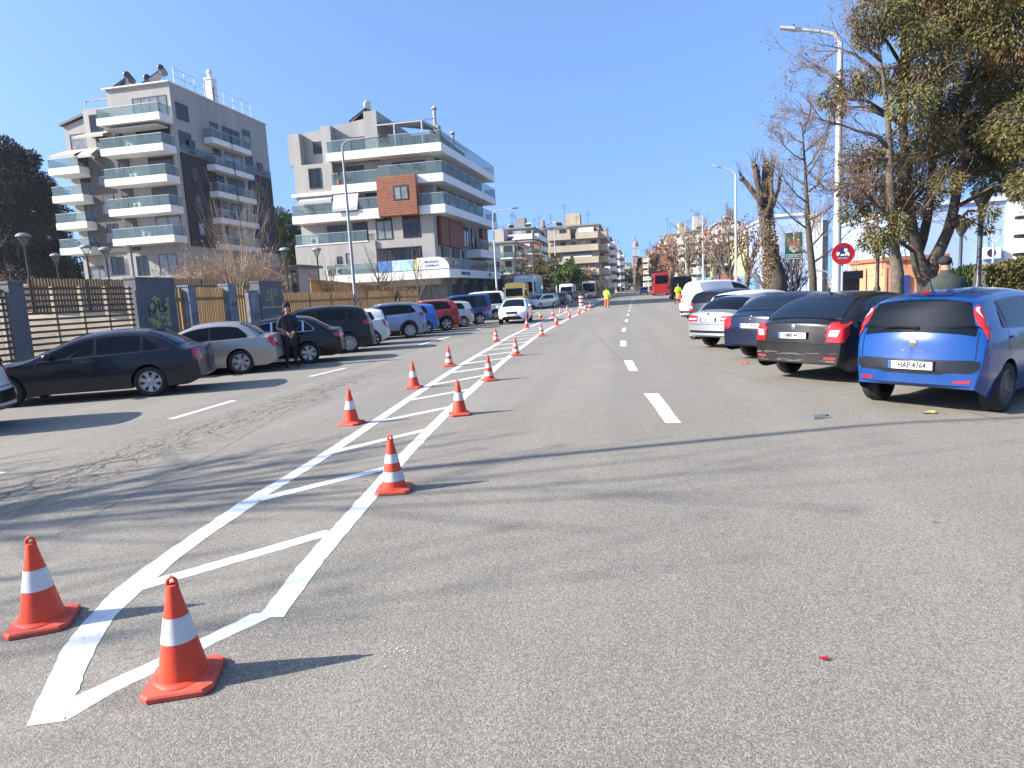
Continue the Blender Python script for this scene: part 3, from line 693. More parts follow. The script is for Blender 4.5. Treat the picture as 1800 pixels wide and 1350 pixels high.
    if tail == 'block':                       # two storey red lamp with a clear middle, wrapping round the corner
        both('taillight', [(W*.62, .70), (W*.90, .69), (W*.97, 1.0), (W*.66, 1.0)], 'rear', M['tail_red']); both('tail_lens', [(W*.66, .79), (W*.80, .78), (W*.84, .89), (W*.68, .88)], 'rear', M['tail_clear'], .012)
        both('taillight', [(s.x0+.05, .72), (s.x0+.28, .80), (s.x0+.30, .97), (s.x0+.10, .98)], 'side', M['tail_red'])
    elif tail == 'wide':
        both('taillight', [(W*.42, .74), (W*.90, .73), (W*.94, .90), (W*.44, .88)], 'rear', M['tail_red']); both('tail_lens', [(W*.46, .79), (W*.86, .78), (W*.86, .815), (W*.46, .82)], 'rear', M['tail_clear'], .012)
        both('taillight', [(s.x0+.05, .73), (s.x0+.30, .78), (s.x0+.34, .88), (s.x0+.09, .90)], 'side', M['tail_red'])
    elif tail == 'narrow':
        both('taillight', [(W*.68, .70), (W*.88, .70), (W*.92, .97), (W*.78, .97)], 'rear', M['tail_red'])
        both('taillight', [(s.x0+.05, .70), (s.x0+.2, .76), (s.x0+.22, .95), (s.x0+.10, .97)], 'side', M['tail_red'])
    elif tail == 'high':                      # slim lamps beside the rear window
        for sg in (1, -1):
            for nm_, xa_, xb_, us_, dz_, of_, mt_ in (('taillight', -.42, -.60, (.665, .74, .82, .90, 1.0), (.04, .09, .14), .012, 'tail_red'), ('tail_lens', -.44, -.50, (.71, .76, .81), (), .022, 'tail_clear')):
                f = MB(); P = []
                for i in range(15):
                    x = xa_+(xb_-xa_)*i/14; k_ = math.sin(math.pi*min(1, (i+1.5)/15))**.4; ze = s.zre(x); r_ = []
                    for u_ in us_: p = s.ring(x, sg*(1-(1-u_)*k_)); r_.append(s.warp(p)+Vector((-.8, sg*.6, .1))*of_)
                    for d_ in dz_: r_.append(s.warp(Vector((x, sg*s.side(x, ze-d_*k_), ze-d_*k_)))+Vector((-.2, sg, 0))*of_)
                    P.append(r_)
                f.grid(P, flip=sg > 0); f.build(nm_, M[mt_], t, smooth=True)
    elif tail == 'suv':
        both('taillight', [(W*.50, .98), (W*.92, .96), (W*.90, 1.10), (W*.56, 1.08)], 'rear', M['tail_red']); both('taillight', [(s.x0+.05, .97), (s.x0+.34, 1.03), (s.x0+.36, 1.11), (s.x0+.1, 1.13)], 'side', M['tail_red'])
    elif tail == 'tall':
        both('taillight', [(W*.80, .85), (W*.92, .85), (W*.90, 1.25), (W*.80, 1.25)], 'rear', M['tail_red']); both('taillight', [(s.x0+.02, .85), (s.x0+.12, .86), (s.x0+.14, 1.25), (s.x0+.04, 1.25)], 'side', M['tail_red'])
    hz = float(np.interp(s.x1-.25, s.px, s.pz))
    both('headlight', [(W*.48, hz-.16), (W*.90, hz-.12), (W*.86, hz+.03), (W*.60, hz-.03)], 'front', M['tail_clear'])
    both('headlight', [(s.x1-.62, hz-.02), (s.x1-.2, hz-.15), (s.x1-.14, hz-.06), (s.x1-.5, hz+.06)], 'side', M['tail_clear'])
    f = cast(bvh, [(-W*.40, hz-.20), (W*.40, hz-.20), (W*.36, hz-.07), (-W*.36, hz-.07)], 'front', .006); f.build('grille', M['black_gloss'], t, smooth=True)
    f = cast(bvh, [(-W*.66, .30), (W*.66, .30), (W*.55, .43), (-W*.55, .43)], 'front', .006); f.build('lower_grille', M['black'], t, smooth=True)
    if cladding:
        for sg in (1, -1):
            f = MB()
            for xc_ in (0, s.wb):
                P = []
                for k in range(25):
                    a = math.pi*k/24; P.append([s.warp(Vector((xc_+math.cos(a)*r, sg*(s.side(xc_+math.cos(a)*r, max(.22, s.R+math.sin(a)*r))+.012), max(.22, s.R+math.sin(a)*r)))) for r in (s.AR-.012, s.AR+.03, s.AR+.065)])
                f.grid(P, flip=sg < 0)
            f.grid(s.side_patch(s.AR+.05, s.wb-s.AR-.05, lambda x: .20, lambda x: .36, sg, .012, m=3), flip=sg > 0)
            f.build('wheel_arch_trim', M['black'], t, smooth=True)
        cast(bvh, [(-W*.95, .40), (W*.95, .40), (W*.93, .60), (-W*.93, .60)], 'rear', .008, 16, 3).build('bumper_trim', M['black'], t, smooth=True)
    if rails:
        for sg in (1, -1):
            f = MB(); P = [s.warp(s.ring(x, sg*.93)+Vector((0, 0, .05))) for x in np.linspace(1.3, -.25, 10)]; f.tube(P, .017, 8)
            for x in (1.28, -.22): p = s.warp(s.ring(x, sg*.93)); f.tube([p-Vector((0, 0, .02)), p+Vector((0, 0, .055))], .016, 6)
            f.build('roof_rail', M['galv'], t, smooth=True)
    if antenna is not None:
        p = s.warp(s.ring(antenna, 0)); f = MB(); f.ball(p+Vector((0, 0, .005)), (.06, .035, .022), 10, 6); f.tube([p+Vector((0, 0, .01)), p+Vector((-.26, 0, .36))], [.007, .003], 6); f.build('antenna', M['black'], t, smooth=True)
    if plate:
        txt, zc, yc, pw = plate
        h = bvh.ray_cast(Vector((-9, yc, zc)), Vector((1, 0, 0)))[0]; x = h.x-.022
        pl = MB(); pl.box(x, yc-pw/2, zc-.056, x+.05, yc+pw/2, zc+.056); pl.build('licence_plate_holder', M['black'], t)
        pl = MB(); pl.box(x-.006, yc-pw/2+.012, zc-.048, x-.0005, yc+pw/2-.012, zc+.048); po = pl.build('licence_plate', M['plate'], t)
        b = MB(); b.box(x-.0085, yc+pw/2-.052, zc-.047, x-.0062, yc+pw/2-.013, zc+.047); b.build('country_band', M['plate_blue'], po)
        text_mb(txt, .105, (x-.0085, yc-.022, zc), (0, -1, 0), (0, 0, 1), .003, sx=.74, bold=.0022).build('plate_text', M['ink'], po)
    return t, s, bvh
for nm, c, me, ro in (('blue', (.0, .038, .175), .1, .2), ('dark_grey', (.005, .005, .0055), 0, .28), ('navy', (.004, .009, .026), .1, .26), ('silver', (.30, .31, .33), .6, .32), ('white', (.60, .605, .61), 0, .3),
    ('charcoal', (.028, .03, .033), .4, .32), ('black_blue', (.012, .014, .022), .3, .25), ('beige_silver', (.33, .31, .28), .55, .33), ('black', (.007, .007, .009), .2, .26), ('steel_blue', (.20, .26, .36), .55, .32), ('sky_blue', (.02, .12, .42), .3, .3), ('red', (.34, .009, .010), .15, .3), ('van_blue', (.014, .045, .17), .3, .32), ('yellow', (.80, .50, .05), 0, .35), ('pale_silver', (.50, .50, .50), .5, .33)):
    M[nm] = paint(nm+'_paint', c, me, ro, dust={'blue': .012, 'dark_grey': .045, 'charcoal': .06, 'black': .015, 'black_blue': .015, 'navy': .02}.get(nm, .05))
R45 = rad(44)
# ---- right row, tails towards us
blue, bs, bv = car('parked_car', 'bright blue hatchback with tall slim tail lamps beside its dark rear window', 'hatch', 'blue', gp(1544, 702), rad(46), wz=.95, tail='high', plate=('HAP·4764', .60, 0, .53), rims=(10, .05, True), rimmat='rim_dark', dark_trim=False, antenna=-.12)
W = bs.W
f = cast(bv, [(-W*.86, .575), (-W*.78, .52), (-W*.45, .52), (-W*.40, .50), (W*.40, .50), (W*.45, .52), (W*.78, .52), (W*.86, .575), (W*.86, .66), (-W*.86, .66)], 'rear', .006, 22, 4); f.build('bumper_trim', M['black'], blue, smooth=True)
for sg in (1, -1): cast(bv, [(sg*W*.56, .405), (sg*W*.76, .40), (sg*W*.78, .44), (sg*W*.58, .43)], 'rear', .008, 8, 3).build('reflector', M['tail_red'], blue, smooth=True)
h = bv.ray_cast(Vector((-9, 0, .865)), Vector((1, 0, 0)))[0]; q = MB(); q.lathe([(.001, -.014), (.040, -.014), (.052, -.008), (.055, .004)], 28, (h.x, 0, .865), axis='x'); q.build('badge', M['chrome'], blue, smooth=40)
text_mb('PUNTO', .05, (h.x-.012, 0, .765), (0, -1, 0), (0, 0, 1), .004, sx=1.6).build('badge_text', M['chrome'], blue)
q = MB(); h2 = bv.ray_cast(Vector((-9, -.02, 1.06)), Vector((1, 0, 0)))[0]; q.ball((h2.x-.02, -.02, 1.045), (.03, .035, .025), 8, 6); q.tube([(h2.x-.03, -.02, 1.05), (h2.x-.028, .2, 1.062), (h2.x-.025, .40, 1.055)], [.014, .011, .008], 6); q.build('wiper', M['black'], blue)
q = MB(); cast(bv, [(-W*.62, 1.405), (W*.62, 1.405), (W*.60, 1.435), (-W*.60, 1.435)], 'rear', .05, 12, 2, q); q.build('spoiler', M['blue'], blue, smooth=True)
for sg in (1, -1): cast(bv, [(sg*W*.80, .68), (sg*W*.81, .68), (sg*W*.81, 1.0), (sg*W*.80, 1.0)][::1], 'rear', .002, 2, 10).build('panel_gap', M['black'], blue)
cast(bv, [(-.16, 1.405), (.16, 1.405), (.15, 1.43), (-.15, 1.43)], 'rear', .058, 6, 1).build('brake_light', M['tail_red'], blue, smooth=True)
octa, os_, ov = car('parked_car', 'dusty black liftback with red and clear tail lamps and scraped bumper', 'liftback', 'dark_grey', gp(1388, 655), rad(43), tail='block', plate=('NMB·4422', .80, 0, .53), dark_trim=False, antenna=.02, rims=(7, .10, False), glass='car_glass_blue', wz=1.0)
W = os_.W
h = ov.ray_cast(Vector((-9, 0, .935)), Vector((1, 0, 0)))[0]; q = MB(); q.lathe([(.001, -.012), (.034, -.012), (.044, -.006), (.047, .004)], 24, (h.x, 0, .935), axis='x'); q.build('badge', M['chrome'], octa, smooth=40)
q = MB(); rr = random.Random(3)
for k in range(34):
    z = rr.choice((.50, .50, .385, .39, .52))+rr.gauss(0, .012); y0 = rr.uniform(-.86, .8); l_ = rr.uniform(.03, .26)
    cast(ov, [(y0, z), (min(.86, y0+l_), z-.002), (min(.86, y0+l_), z+.0008), (y0, z+rr.uniform(.001, .004))], 'rear', .002, 3, 1, q)
q.build('bumper_scratch', M['concrete'], octa)
for sg in (1, -1): cast(ov, [(sg*W*.60, .42), (sg*W*.80, .42), (sg*W*.80, .455), (sg*W*.60, .455)], 'rear', .004, 5, 2).build('reflector', M['reflector'], octa)
navy, ns_, nv = car('parked_car', 'dark navy saloon between the silver coupe and the dusty black liftback', 'sedan', 'navy', gp(1320, 625), rad(43), tail='narrow', plate=('NZX·8242', .78, 0, .52), lz=1.01, dark_trim=False, glass='car_glass_blue')
h = nv.ray_cast(Vector((-9, 0, .95)), Vector((1, 0, 0)))[0]; q = MB(); q.lathe([(.030, -.008), (.036, -.011), (.042, -.008), (.042, .004)], 24, (h.x, 0, .95), axis='x'); [q.bar((h.x-.008, 0, .95), (h.x-.008, .036*math.sin(a), .95+.036*math.cos(a)), .006) for a in (0, 2.09, 4.19)]; q.build('badge', M['chrome'], navy)
bmw, cs_, cv = car('parked_car', 'silver two door coupe with wide red tail lamps and a chrome exhaust tip', 'coupe', 'silver', gp(1250, 607), rad(42), tail='wide', plate=('HAP·1317', .78, .0, .50), lz=1.0, dark_trim=False)
cast(cv, [(-.80, .44), (.80, .44), (.80, .50), (-.80, .50)], 'rear', .004, 14, 2).build('bumper_trim', M['black'], bmw, smooth=True)
h = cv.ray_cast(Vector((-9, 0, .93)), Vector((1, 0, 0)))[0]; q = MB(); q.lathe([(.001, -.012), (.03, -.012), (.036, .004)], 20, (h.x, 0, .93), axis='x'); q.build('badge', M['chrome'], bmw, smooth=40)
q = MB(); q.lathe([(.03, .0), (.036, .0), (.036, .2)], 14, (cs_.x0+.02, .52, .27), axis='x'); q.build('exhaust', M['chrome'], bmw, smooth=40)
def right_car(px, py, *a, **k): return car('parked_car', *a, gp(px, py), **k)
car('parked_car', 'white hatchback whose roof shows over the silver coupe', 'hatch', 'white', (2.75, 21.8), rad(42), tail='narrow', lz=.97)
car('parked_car', 'charcoal hatchback with red tail lamp in front of the white van', 'hatch', 'charcoal', (2.55, 26.0), rad(42), tail='block', rims=(6, .12, False))
vv, vs_, vb = car('parked_van', 'white panel van with blank rear doors parked past the charcoal hatchback', 'van', 'white', (2.75, 31.5), rad(38), tail='tall', cat='van', lz=1.02, solid_back=True, plate=('NHX·7315', .62, .3, .5), cladding=False)
cast(vb, [(-.78, .36), (.78, .36), (.78, .52), (-.78, .52)], 'rear', .02, 10, 2).build('bumper', M['black'], vv, smooth=True)
car('parked_car', 'small white car half hidden behind the white panel van', 'hatch', 'white', (3.0, 37.5), rad(40), tail='narrow')
# ---- left row, nosed in to the park fence, seen from the driver side
HL = rad(180+24)
def lcar(px, py, label, *a, **k): return car('parked_car', label, *a, gp(px, py), k.pop('head', HL), **k)
lcar(-128, 775, 'white hatchback cut off by the left edge of the photo', 'hatch', 'white', tail='narrow', cladding=True, lz=1.0)
lcar(270, 696, 'near black saloon with seven spoke silver wheel covers, first full car in left row', 'sedan', 'black_blue', rims=(7, .13, False), tail='narrow')
lcar(427, 657, 'beige silver coupe cabriolet between the two dark saloons', 'coupe', 'beige_silver', rims=(6, .10, True), tail='block', lz=1.02)
lcar(545, 639, 'black saloon with chrome window line behind the standing man', 'sedan', 'black', rims=(6, .09, True), tail='wide', dlo_metal=True)
lcar(616, 620, 'large black sport utility car beside the black saloon with chrome line', 'suv', 'black', rims=(8, .07, True), tail='suv', lz=1.03, lx=1.06)
lcar(658, 608, 'small white hatchback between the black and the blue silver sport utility cars', 'hatch', 'white', rims=(6, .11, False), tail='block', lx=.98, lz=.98)
lcar(722, 594, 'blue silver crossover with black wheel arch trim and roof rails', 'suv', 'steel_blue', rims=(8, .06, True), tail='suv', cladding=True, rails=True)
lcar(751, 587, 'mid blue small hatchback squeezed between blue silver crossover and red crossover', 'hatch', 'sky_blue', tail='narrow', lz=1.0)
lcar(786, 581, 'red crossover with grey wheel arches and black roof rails', 'suv', 'red', rims=(5, .14, False), tail='narrow', cladding=True, rails=True, lz=1.01)
lcar(816, 575, 'silver hatchback behind the red crossover', 'hatch', 'pale_silver', rims=(12, .05, False), tail='block', lz=1.0)
lcar(844, 570, 'dark blue people carrier van with silver wheels', 'van', 'van_blue', rims=(5, .15, False), tail='tall', tint='win_glass', rails=False, cladding=True)
lcar(872, 562, 'white window van behind the dark blue people carrier', 'van', 'white', tail='tall', lz=1.08, cladding=True)
lcar(893, 553, 'white saloon nosed in beyond the white window van', 'sedan', 'white', tail='wide')
# ---- in the oncoming lane
ib, is_, iv = car('moving_car', 'white hatchback driving towards us beside the cones', 'hatch', 'white', (-6.75, 36.3), rad(-90+3), wheel='front', rims=(5, .15, True), dark_trim=False, lz=.97)
q = MB(); x = is_.x1+.0; q.box(x-.05, -.26, .47, x+.012, .26, .57); q.build('licence_plate', M['plate'], ib)
FAR = ('white', 'charcoal', 'silver', 'black', 'white', 'navy', 'silver', 'dark_grey', 'steel_blue', 'black')
protos = {}
# ================================================================ buildings
M['leaf_green0'] = leaf_mat('pot_leaf', (.03, .06, .012), (.08, .115, .03))
def rvec2(rg): return Vector((rg.uniform(-1, 1), rg.uniform(-1, 1), rg.uniform(-.3, 1)))
def put(name, mb, mt, root, smooth=False, sub=None):
    o = mb.build(name, mt, root, smooth=smooth, world=True)
    if sub is not None: o.parent = sub
    return o
def fbox(mb, face, c, a0, a1, z0, z1, d0, d1, m=0):
    "box on a facade: d is how far it stands out. front faces -Y at y=c, right faces +X at x=c, left faces -X"
    if face == 'front': mb.box(a0, c-d1, z0, a1, c-d0, z1, m)
    elif face == 'right': mb.box(c+d0, a0, z0, c+d1, a1, z1, m)
    else: mb.box(c-d1, a0, z0, c-d0, a1, z1, m)
WR = random.Random(17)
def window(root, face, c, a0, a1, z0, z1, glass='win_glass', mull=1, fr=.07, col='dark_frame', sill=False, proud=.05, shutter=0):
    if glass == 'win_glass' and shutter == 0: glass = 'curtain' if WR.random() < .16 else glass; shutter = WR.choice((0, 0, 0, .25, .45))
    f = MB()
    for q in ((a0, a0+fr, z0, z1), (a1-fr, a1, z0, z1), (a0+fr, a1-fr, z1-fr, z1), (a0+fr, a1-fr, z0, z0+fr)): fbox(f, face, c, *q, -.02, proud)
    for k in range(mull): x = a0+(a1-a0)*(k+1)/(mull+1); fbox(f, face, c, x-fr*.4, x+fr*.4, z0+fr, z1-fr, -.02, proud-.01)
    if sill: fbox(f, face, c, a0-.1, a1+.1, z0-.08, z0-.002, -.02, .12)
    if shutter: fbox(f, face, c, a0+fr, a1-fr, z1-(z1-z0)*shutter, z1-fr, .012, .03)
    w_ = put('window', f, M[col], root); p = MB(); fbox(p, face, c, a0+fr*.6, a1-fr*.6, z0+fr*.6, z1-fr*.6, -.03, .008); put('pane', p, M[glass], root, sub=w_)
    return w_
def railing_pts(mb, pts, z0, h, panel=1.25, th=.02):
    pts = [Vector((*p, 0)) for p in pts]
    for a, b in zip(pts[:-1], pts[1:]):
        L = (b-a).length; n = max(1, round(L/panel)); d = (b-a).normalized(); nr = Vector((-d.y, d.x, 0))*th/2
        for k in range(n):
            p = a+d*(L*k/n+.02); q = a+d*(L*(k+1)/n-.02); V = []
            for z in (z0, z0+h): V += [(p.x-nr.x, p.y-nr.y, z), (q.x-nr.x, q.y-nr.y, z), (q.x+nr.x, q.y+nr.y, z), (p.x+nr.x, p.y+nr.y, z)]
            mb.add(V, [(3, 2, 1, 0), (4, 5, 6, 7), (0, 1, 5, 4), (1, 2, 6, 5), (2, 3, 7, 6), (3, 0, 4, 7)])
def balcony(root, poly, ztop, th, rail_pts, rail_h=1.05, slab='white_paint', rail='balcony_glass', label=None):
    s_ = MB(); s_.prism(poly, ztop-th, ztop); so = put('balcony', s_, M[slab], root)
    if rail_h:
        r = MB(); railing_pts(r, rail_pts, ztop, rail_h); put('railing', r, M[rail], root, sub=so)
        t = MB()
        for a, b in zip(rail_pts[:-1], rail_pts[1:]): t.bar((*a, ztop+rail_h+.02), (*b, ztop+rail_h+.02), .05, .04)
        put('handrail', t, M['galv'], root, sub=so)
    return so
def solar_heater(root, c, rz=0, sc=1.0, tank='galv'):
    u = Matrix.Rotation(rz, 3, 'Z'); c = Vector(c); f = lambda *p: c+u@Vector([q*sc for q in p])
    m = MB(); m.tube([f(-1.1, 0, 1.5), f(-1.0, 0, 1.5), f(1.0, 0, 1.5), f(1.1, 0, 1.5)], [.22*sc, .32*sc, .32*sc, .22*sc], 14)
    so = put('solar_heater', m, M[tank], root, smooth=40)
    p = MB(); p.add([f(-1, -.2, 1.2), f(1, -.2, 1.2), f(1, -1.7, .1), f(-1, -1.7, .1), f(-1, -.15, 1.12), f(1, -.15, 1.12), f(1, -1.65, .02), f(-1, -1.65, .02)], [(0, 3, 2, 1), (4, 5, 6, 7), (0, 1, 5, 4), (2, 3, 7, 6), (1, 2, 6, 5), (3, 0, 4, 7)]); put('collector', p, M['win_glass'], root, sub=so)
    l = MB()
    for x in (-.9, .9): l.bar(f(x, 0, 0), f(x, 0, 1.3), .05*sc); l.bar(f(x, -1.6, .05), f(x, 0, 1.25), .05*sc)
    put('stand', l, M['galv'], root, sub=so)
def awning(root, x0, x1, yw, z, out, drop, mt='awning'):
    m = MB(); m.add([(x0, yw, z), (x1, yw, z), (x1, yw-out, z-drop), (x0, yw-out, z-drop), (x0, yw, z-.04), (x1, yw, z-.04), (x1, yw-out, z-drop-.04), (x0, yw-out, z-drop-.04), ], [(0, 3, 2, 1), (4, 5, 6, 7), (0, 1, 5, 4), (1, 2, 6, 5), (2, 3, 7, 6), (3, 0, 4, 7)])
    m.box(x0, yw-out-.02, z-drop-.28, x1, yw-out-.002, z-drop-.002); put('awning', m, M[mt], root)
# ---------------- grey and charcoal block of flats on the left
b1 = thing('apartment_building', 'tall grey and charcoal block of flats with white stepped balconies and roof water heaters', 'building', (-54, 72, 0))
YW, XR = 64.0, -47.0
wl = MB(); wl.box(-54.6, YW, 0, XR, 82.4, 25.5); put('wall', wl, M['grey_plaster'], b1)
wl = MB(); wl.box(-58.6, YW+.9, 0, -54.602, 81, 24.1); put('wall', wl, M['grey_plaster'], b1)
wl = MB(); wl.prism([(-62.2, 0), (-58.602, 0), (-58.602, 23.8), (-62.2, 22.9)], YW+1.9, 80, plane='xz'); put('wall', wl, M['grey_plaster'], b1)
q = MB(); q.prism([(-62.5, 22.95), (-58.3, 24.0), (-58.3, 24.25), (-62.5, 23.2)], YW+1.6, 80.2, plane='xz'); put('roof', q, M['dark_steel'], b1)
q = MB(); q.box(-58.55, YW+.70, 8.6, -54.75, YW+.899, 18.9); put('wall_panel', q, M['taupe_plaster'], b1)
q = MB(); q.box(XR+.002, YW+.45, 8.7, XR+.16, 70.2, 18.5); put('wall_panel', q, M['dark_plaster'], b1)
q = MB(); q.box(-54.598, YW-.16, 8.6, -52.9, YW-.002, 18.9); put('wall_panel', q, M['taupe_plaster'], b1)
q = MB(); q.box(XR+.002, 76.9, 8.7, XR+.16, 82.2, 18.5); put('wall_panel', q, M['dark_plaster'], b1)
q = MB(); q.box(-54.9, YW-.28, 25.502, XR+.12, 82.6, 25.62); put('roof_edge', q, M['white_paint'], b1)
LV = [22.05, 19.0, 15.9, 12.8, 9.72]
for i, z in enumerate(LV):
    x0, x1, y0 = -54.45, -47.02, 61.95
    balcony(b1, [(x0, y0), (x1, y0), (x1, YW-.002), (x0, YW-.002)], z, .72, [(x0+.05, YW), (x0+.05, y0+.05), (x1-.05, y0+.05), (x1-.05, YW)], 1.0 if i else .95)
    window(b1, 'front', YW, -51.6 if i in (0, 1) else -50.6, -47.5, z+.02, z+2.25, 'curtain' if i == 0 else 'win_glass', mull=3 if i < 2 else 1)
    if i: window(b1, 'front', YW-.16 if z < 18 else YW, -54.2, -53.2, z+.02, z+2.2)
    if 0 < i: 
        zz = z-.1
        window(b1, 'front', YW+.70 if z < 17 else YW+.9, -57.4, -56.0, zz+.1, zz+2.2, mull=1)
        rl = MB()
        for k in range(10): rl.bar((-57.4+k*.155, YW+.6, zz+.12), (-57.4+k*.155, YW+.6, zz+1.05), .03)
        rl.bar((-57.45, YW+.6, zz+1.05), (-55.95, YW+.6, zz+1.05), .04); put('window_rail', rl, M['galv'], b1)
window(b1, 'front', YW+.9, -57.9, -55.2, 21.6, 23.5, mull=1)
for i, z in enumerate((17.95, 15.0, 12.1, 9.35)):
    x0, x1, y0 = -62.6, -58.65, 63.4
    balcony(b1, [(x0, y0), (x1, y0), (x1, YW+1.898), (x0, YW+1.898)], z, .72, [(x0+.05, YW+1.9), (x0+.05, y0+.05), (x1-.05, y0+.05)], .95)
    window(b1, 'front', YW+1.9, -61.0, -59.2, z+.02, z+2.15)
window(b1, 'front', YW+1.9, -61.6, -59.2, 20.0, 22.0, 'curtain', mull=0); window(b1, 'front', YW+1.9, -61.4, -59.0, 5.6, 7.4)
window(b1, 'front', YW+.9, -57.6, -56.0, 6.2, 8.2); window(b1, 'front', YW, -50.8, -48.6, 5.2, 8.0); window(b1, 'front', YW, -53.6, -52.2, 5.8, 8.0)
awning(b1, -62.4, -59.2, YW+1.88, 20.3, 2.3, 1.0); awning(b1, -58.4, -54.7, YW+.88, 21.6, 2.0, .75); awning(b1, -58.9, -57.2, YW+.88, 20.0, 1.2, .9)
q = MB(); q.box(-54.0, 62.3, 20.9, -47.6, 63.9, 21.05); put('awning', q, M['awning_grey'], b1)
for z in (20.9, 17.95, 15.0, 12.05, 9.1):
    for k, (ya, yb) in enumerate(((68.6, 72.1), (72.5, 76.3))):
        if z > 20 or True:
            xo = XR+1.25
            balcony(b1, [(XR+.17, ya), (xo, ya), (xo, yb), (XR+.17, yb)], z, .62, [(XR+.2, ya+.04), (xo-.04, ya+.04), (xo-.04, yb-.04), (XR+.2, yb-.04)], .95)
        window(b1, 'right', XR, max(ya, 70.3), yb-.3, z+.05, z+2.2, mull=1)
    if z < 18.5: 
        window(b1, 'right', XR+.16, 65.9, 66.9, z+.9-2.3+2.3, z+2.2, mull=0, sill=True); window(b1, 'right', XR+.16, 79.3, 80.3, z+.9, z+2.2, mull=0, sill=True)
for ya, yb in ((64.6, 66.6), (76.8, 78.4)):
    for z in (22.0, 19.1): window(b1, 'right', XR, ya, yb, z, z+1.75, mull=0)
q = MB(); railing_pts(q, [(XR+.2, 64.6), (XR+.2, 70.1)], 18.5, .9); railing_pts(q, [(XR+.2, 77.7), (XR+.2, 82.2)], 18.5, .9); put('railing', q, M['balcony_glass'], b1)
rr = MB(); zt = 25.6; P = [(XR-.2, 65.2), (XR-.2, 72), (XR-.2, 79.5)]
for a, b in zip(P[:-1], P[1:]):
    for h in (.5, 1.0): rr.bar((*a, zt+h*1.7), (*b, zt+h*1.7), .06)
    n = 4
    for k in range(n+1): x = a[0]+(b[0]-a[0])*k/n; y = a[1]+(b[1]-a[1])*k/n; rr.bar((x, y, zt), (x, y, zt+1.75), .06)
put('roof_railing', rr, M['steel'], b1)
solar_heater(b1, (-53.3, 66.2, 25.6), rad(-64), 1.1, 'dark_steel'); solar_heater(b1, (-52.0, 67.6, 25.6), rad(-64), 1.1, 'dark_steel'); solar_heater(b1, (-49.6, 66.8, 26.3), rad(-64), 1.0, 'dark_steel')
q = MB(); q.box(XR-1.1, 71.9, 25.6, XR-.3, 72.9, 28.2); q.box(XR-1.2, 71.8, 28.2, XR-.2, 73, 28.35); q.lathe([(.25, 28.35), (.25, 29.0), (.4, 29.0), (.3, 29.3), (.001, 29.4)], 12, (XR-.7, 72.4, 0)); put('chimney', q, M['white_paint'], b1)
q = MB()
for x in (-58.4, -57.2, -56, -54.9): q.bar((x, 65.2, 25.0), (x+.5, 68.5, 26.4), .1)
q.bar((-58.4, 65.2, 24.1), (-58.4, 65.2, 25.1), .1); q.bar((-54.9, 65.2, 24.1), (-54.9, 65.2, 25.1), .1); q.add([(-58.4, 65.2, 25.05), (-54.9, 65.2, 25.05), (-54.6, 68.5, 26.4), (-58, 68.5, 26.4)], [(0, 1, 2, 3)]); put('pergola', q, M['awning'], b1)
q = MB(); q.box(XR-.5, YW-.6, 0, XR-.02, YW-.15, 9.0); put('column', q, M['grey_plaster'], b1)
q = MB(); q.box(-53.2, 62.4, 0, -52.9, 62.7, 9.0); put('column', q, M['grey_plaster'], b1)
q = MB(); q.box(-64, 58.0, 0, -41.5, 58.4, 5.4); q.box(-46.0, 58.4, 0, -45.6, 82, 3.4); put('garden_wall', q, M['grey_plaster'], b1)
# ---------------- pale block with wrap-round balconies on the street corner
b2 = thing('apartment_building', 'pale corner block with wrap-round white balconies and an orange timber box', 'building', (-25, 70, 0))
SH = lambda y: .052*(y-60)
def ring_poly(x0, y1=79.3, d=1.6): return [(x0, 60), (-16.9, 60), (-16.9+SH(y1), y1), (-16.9-d+SH(y1), y1), (-16.9-d+SH(60+d), 60+d), (x0, 60+d)]
def ring_rail(x0, y1=79.3, left=True): return ([(x0+.05, 61.5)] if left else [])+[(x0+.05, 60.05), (-16.95, 60.05), (-16.95+SH(y1), y1-.05)]+[(-18.3+SH(y1), y1-.05)]
def side_poly(xa, xb, ya, yb): return [(xa, ya), (xb, ya), (xb+SH(yb)-SH(ya), yb), (xa+SH(yb)-SH(ya), yb)]
w2 = MB(); w2.prism([(-32.4, 61.6), (-18.42, 61.6), (-17.5, 79.0), (-31.5, 79.0)], 3.0, 15.1); put('wall', w2, M['grey_plaster'], b2)
w2 = MB(); w2.box(-24.9, 62.4, 0, -19.6, 63, 3.55); w2.prism([(-30, 65), (-18.6, 65), (-17.8, 78.6), (-30, 78.6)], 0, 3.0); put('wall', w2, M['grey_concrete'], b2)
w2 = MB(); w2.box(-32.6, 60.4, 0, -24.2, 61.59, 7.5); put('wall', w2, M['grey_plaster'], b2)
w2 = MB(); w2.box(-24.2, 60.6, 6.7, -18.3, 61.59, 7.5); w2.box(-24.9, 60.6, 7.5, -24.1, 61.59, 9.6); w2.box(-22.4, 60.6, 7.5, -21.4, 61.59, 9.6); w2.box(-19.6, 60.6, 4.37, -18.3, 61.59, 6.698); w2.box(-19.6, 60.6, 7.502, -18.3, 61.59, 9.5); put('wall', w2, M['grey_plaster'], b2)
w2 = MB(); w2.box(-32.0, 60.5, 10.4, -28.0, 61.59, 15.1); put('wall', w2, M['grey_plaster'], b2)
w2 = MB(); w2.prism([(-32.2, 15.1), (-24.7, 15.1), (-24.7, 19.0), (-28.3, 18.55), (-31.9, 18.1)], 61.4, 76, plane='xz'); w2.box(-32.4, 60.6, 15.1, -31.2, 61.398, 18.1); w2.box(-28.9, 60.6, 15.1, -27.9, 61.398, 18.5); put('wall', w2, M['grey_plaster'], b2)
w2 = MB(); w2.box(-24.698, 61.2, 15.1, -23.4, 75, 19.6); put('tower_wall', w2, M['grey_plaster'], b2)
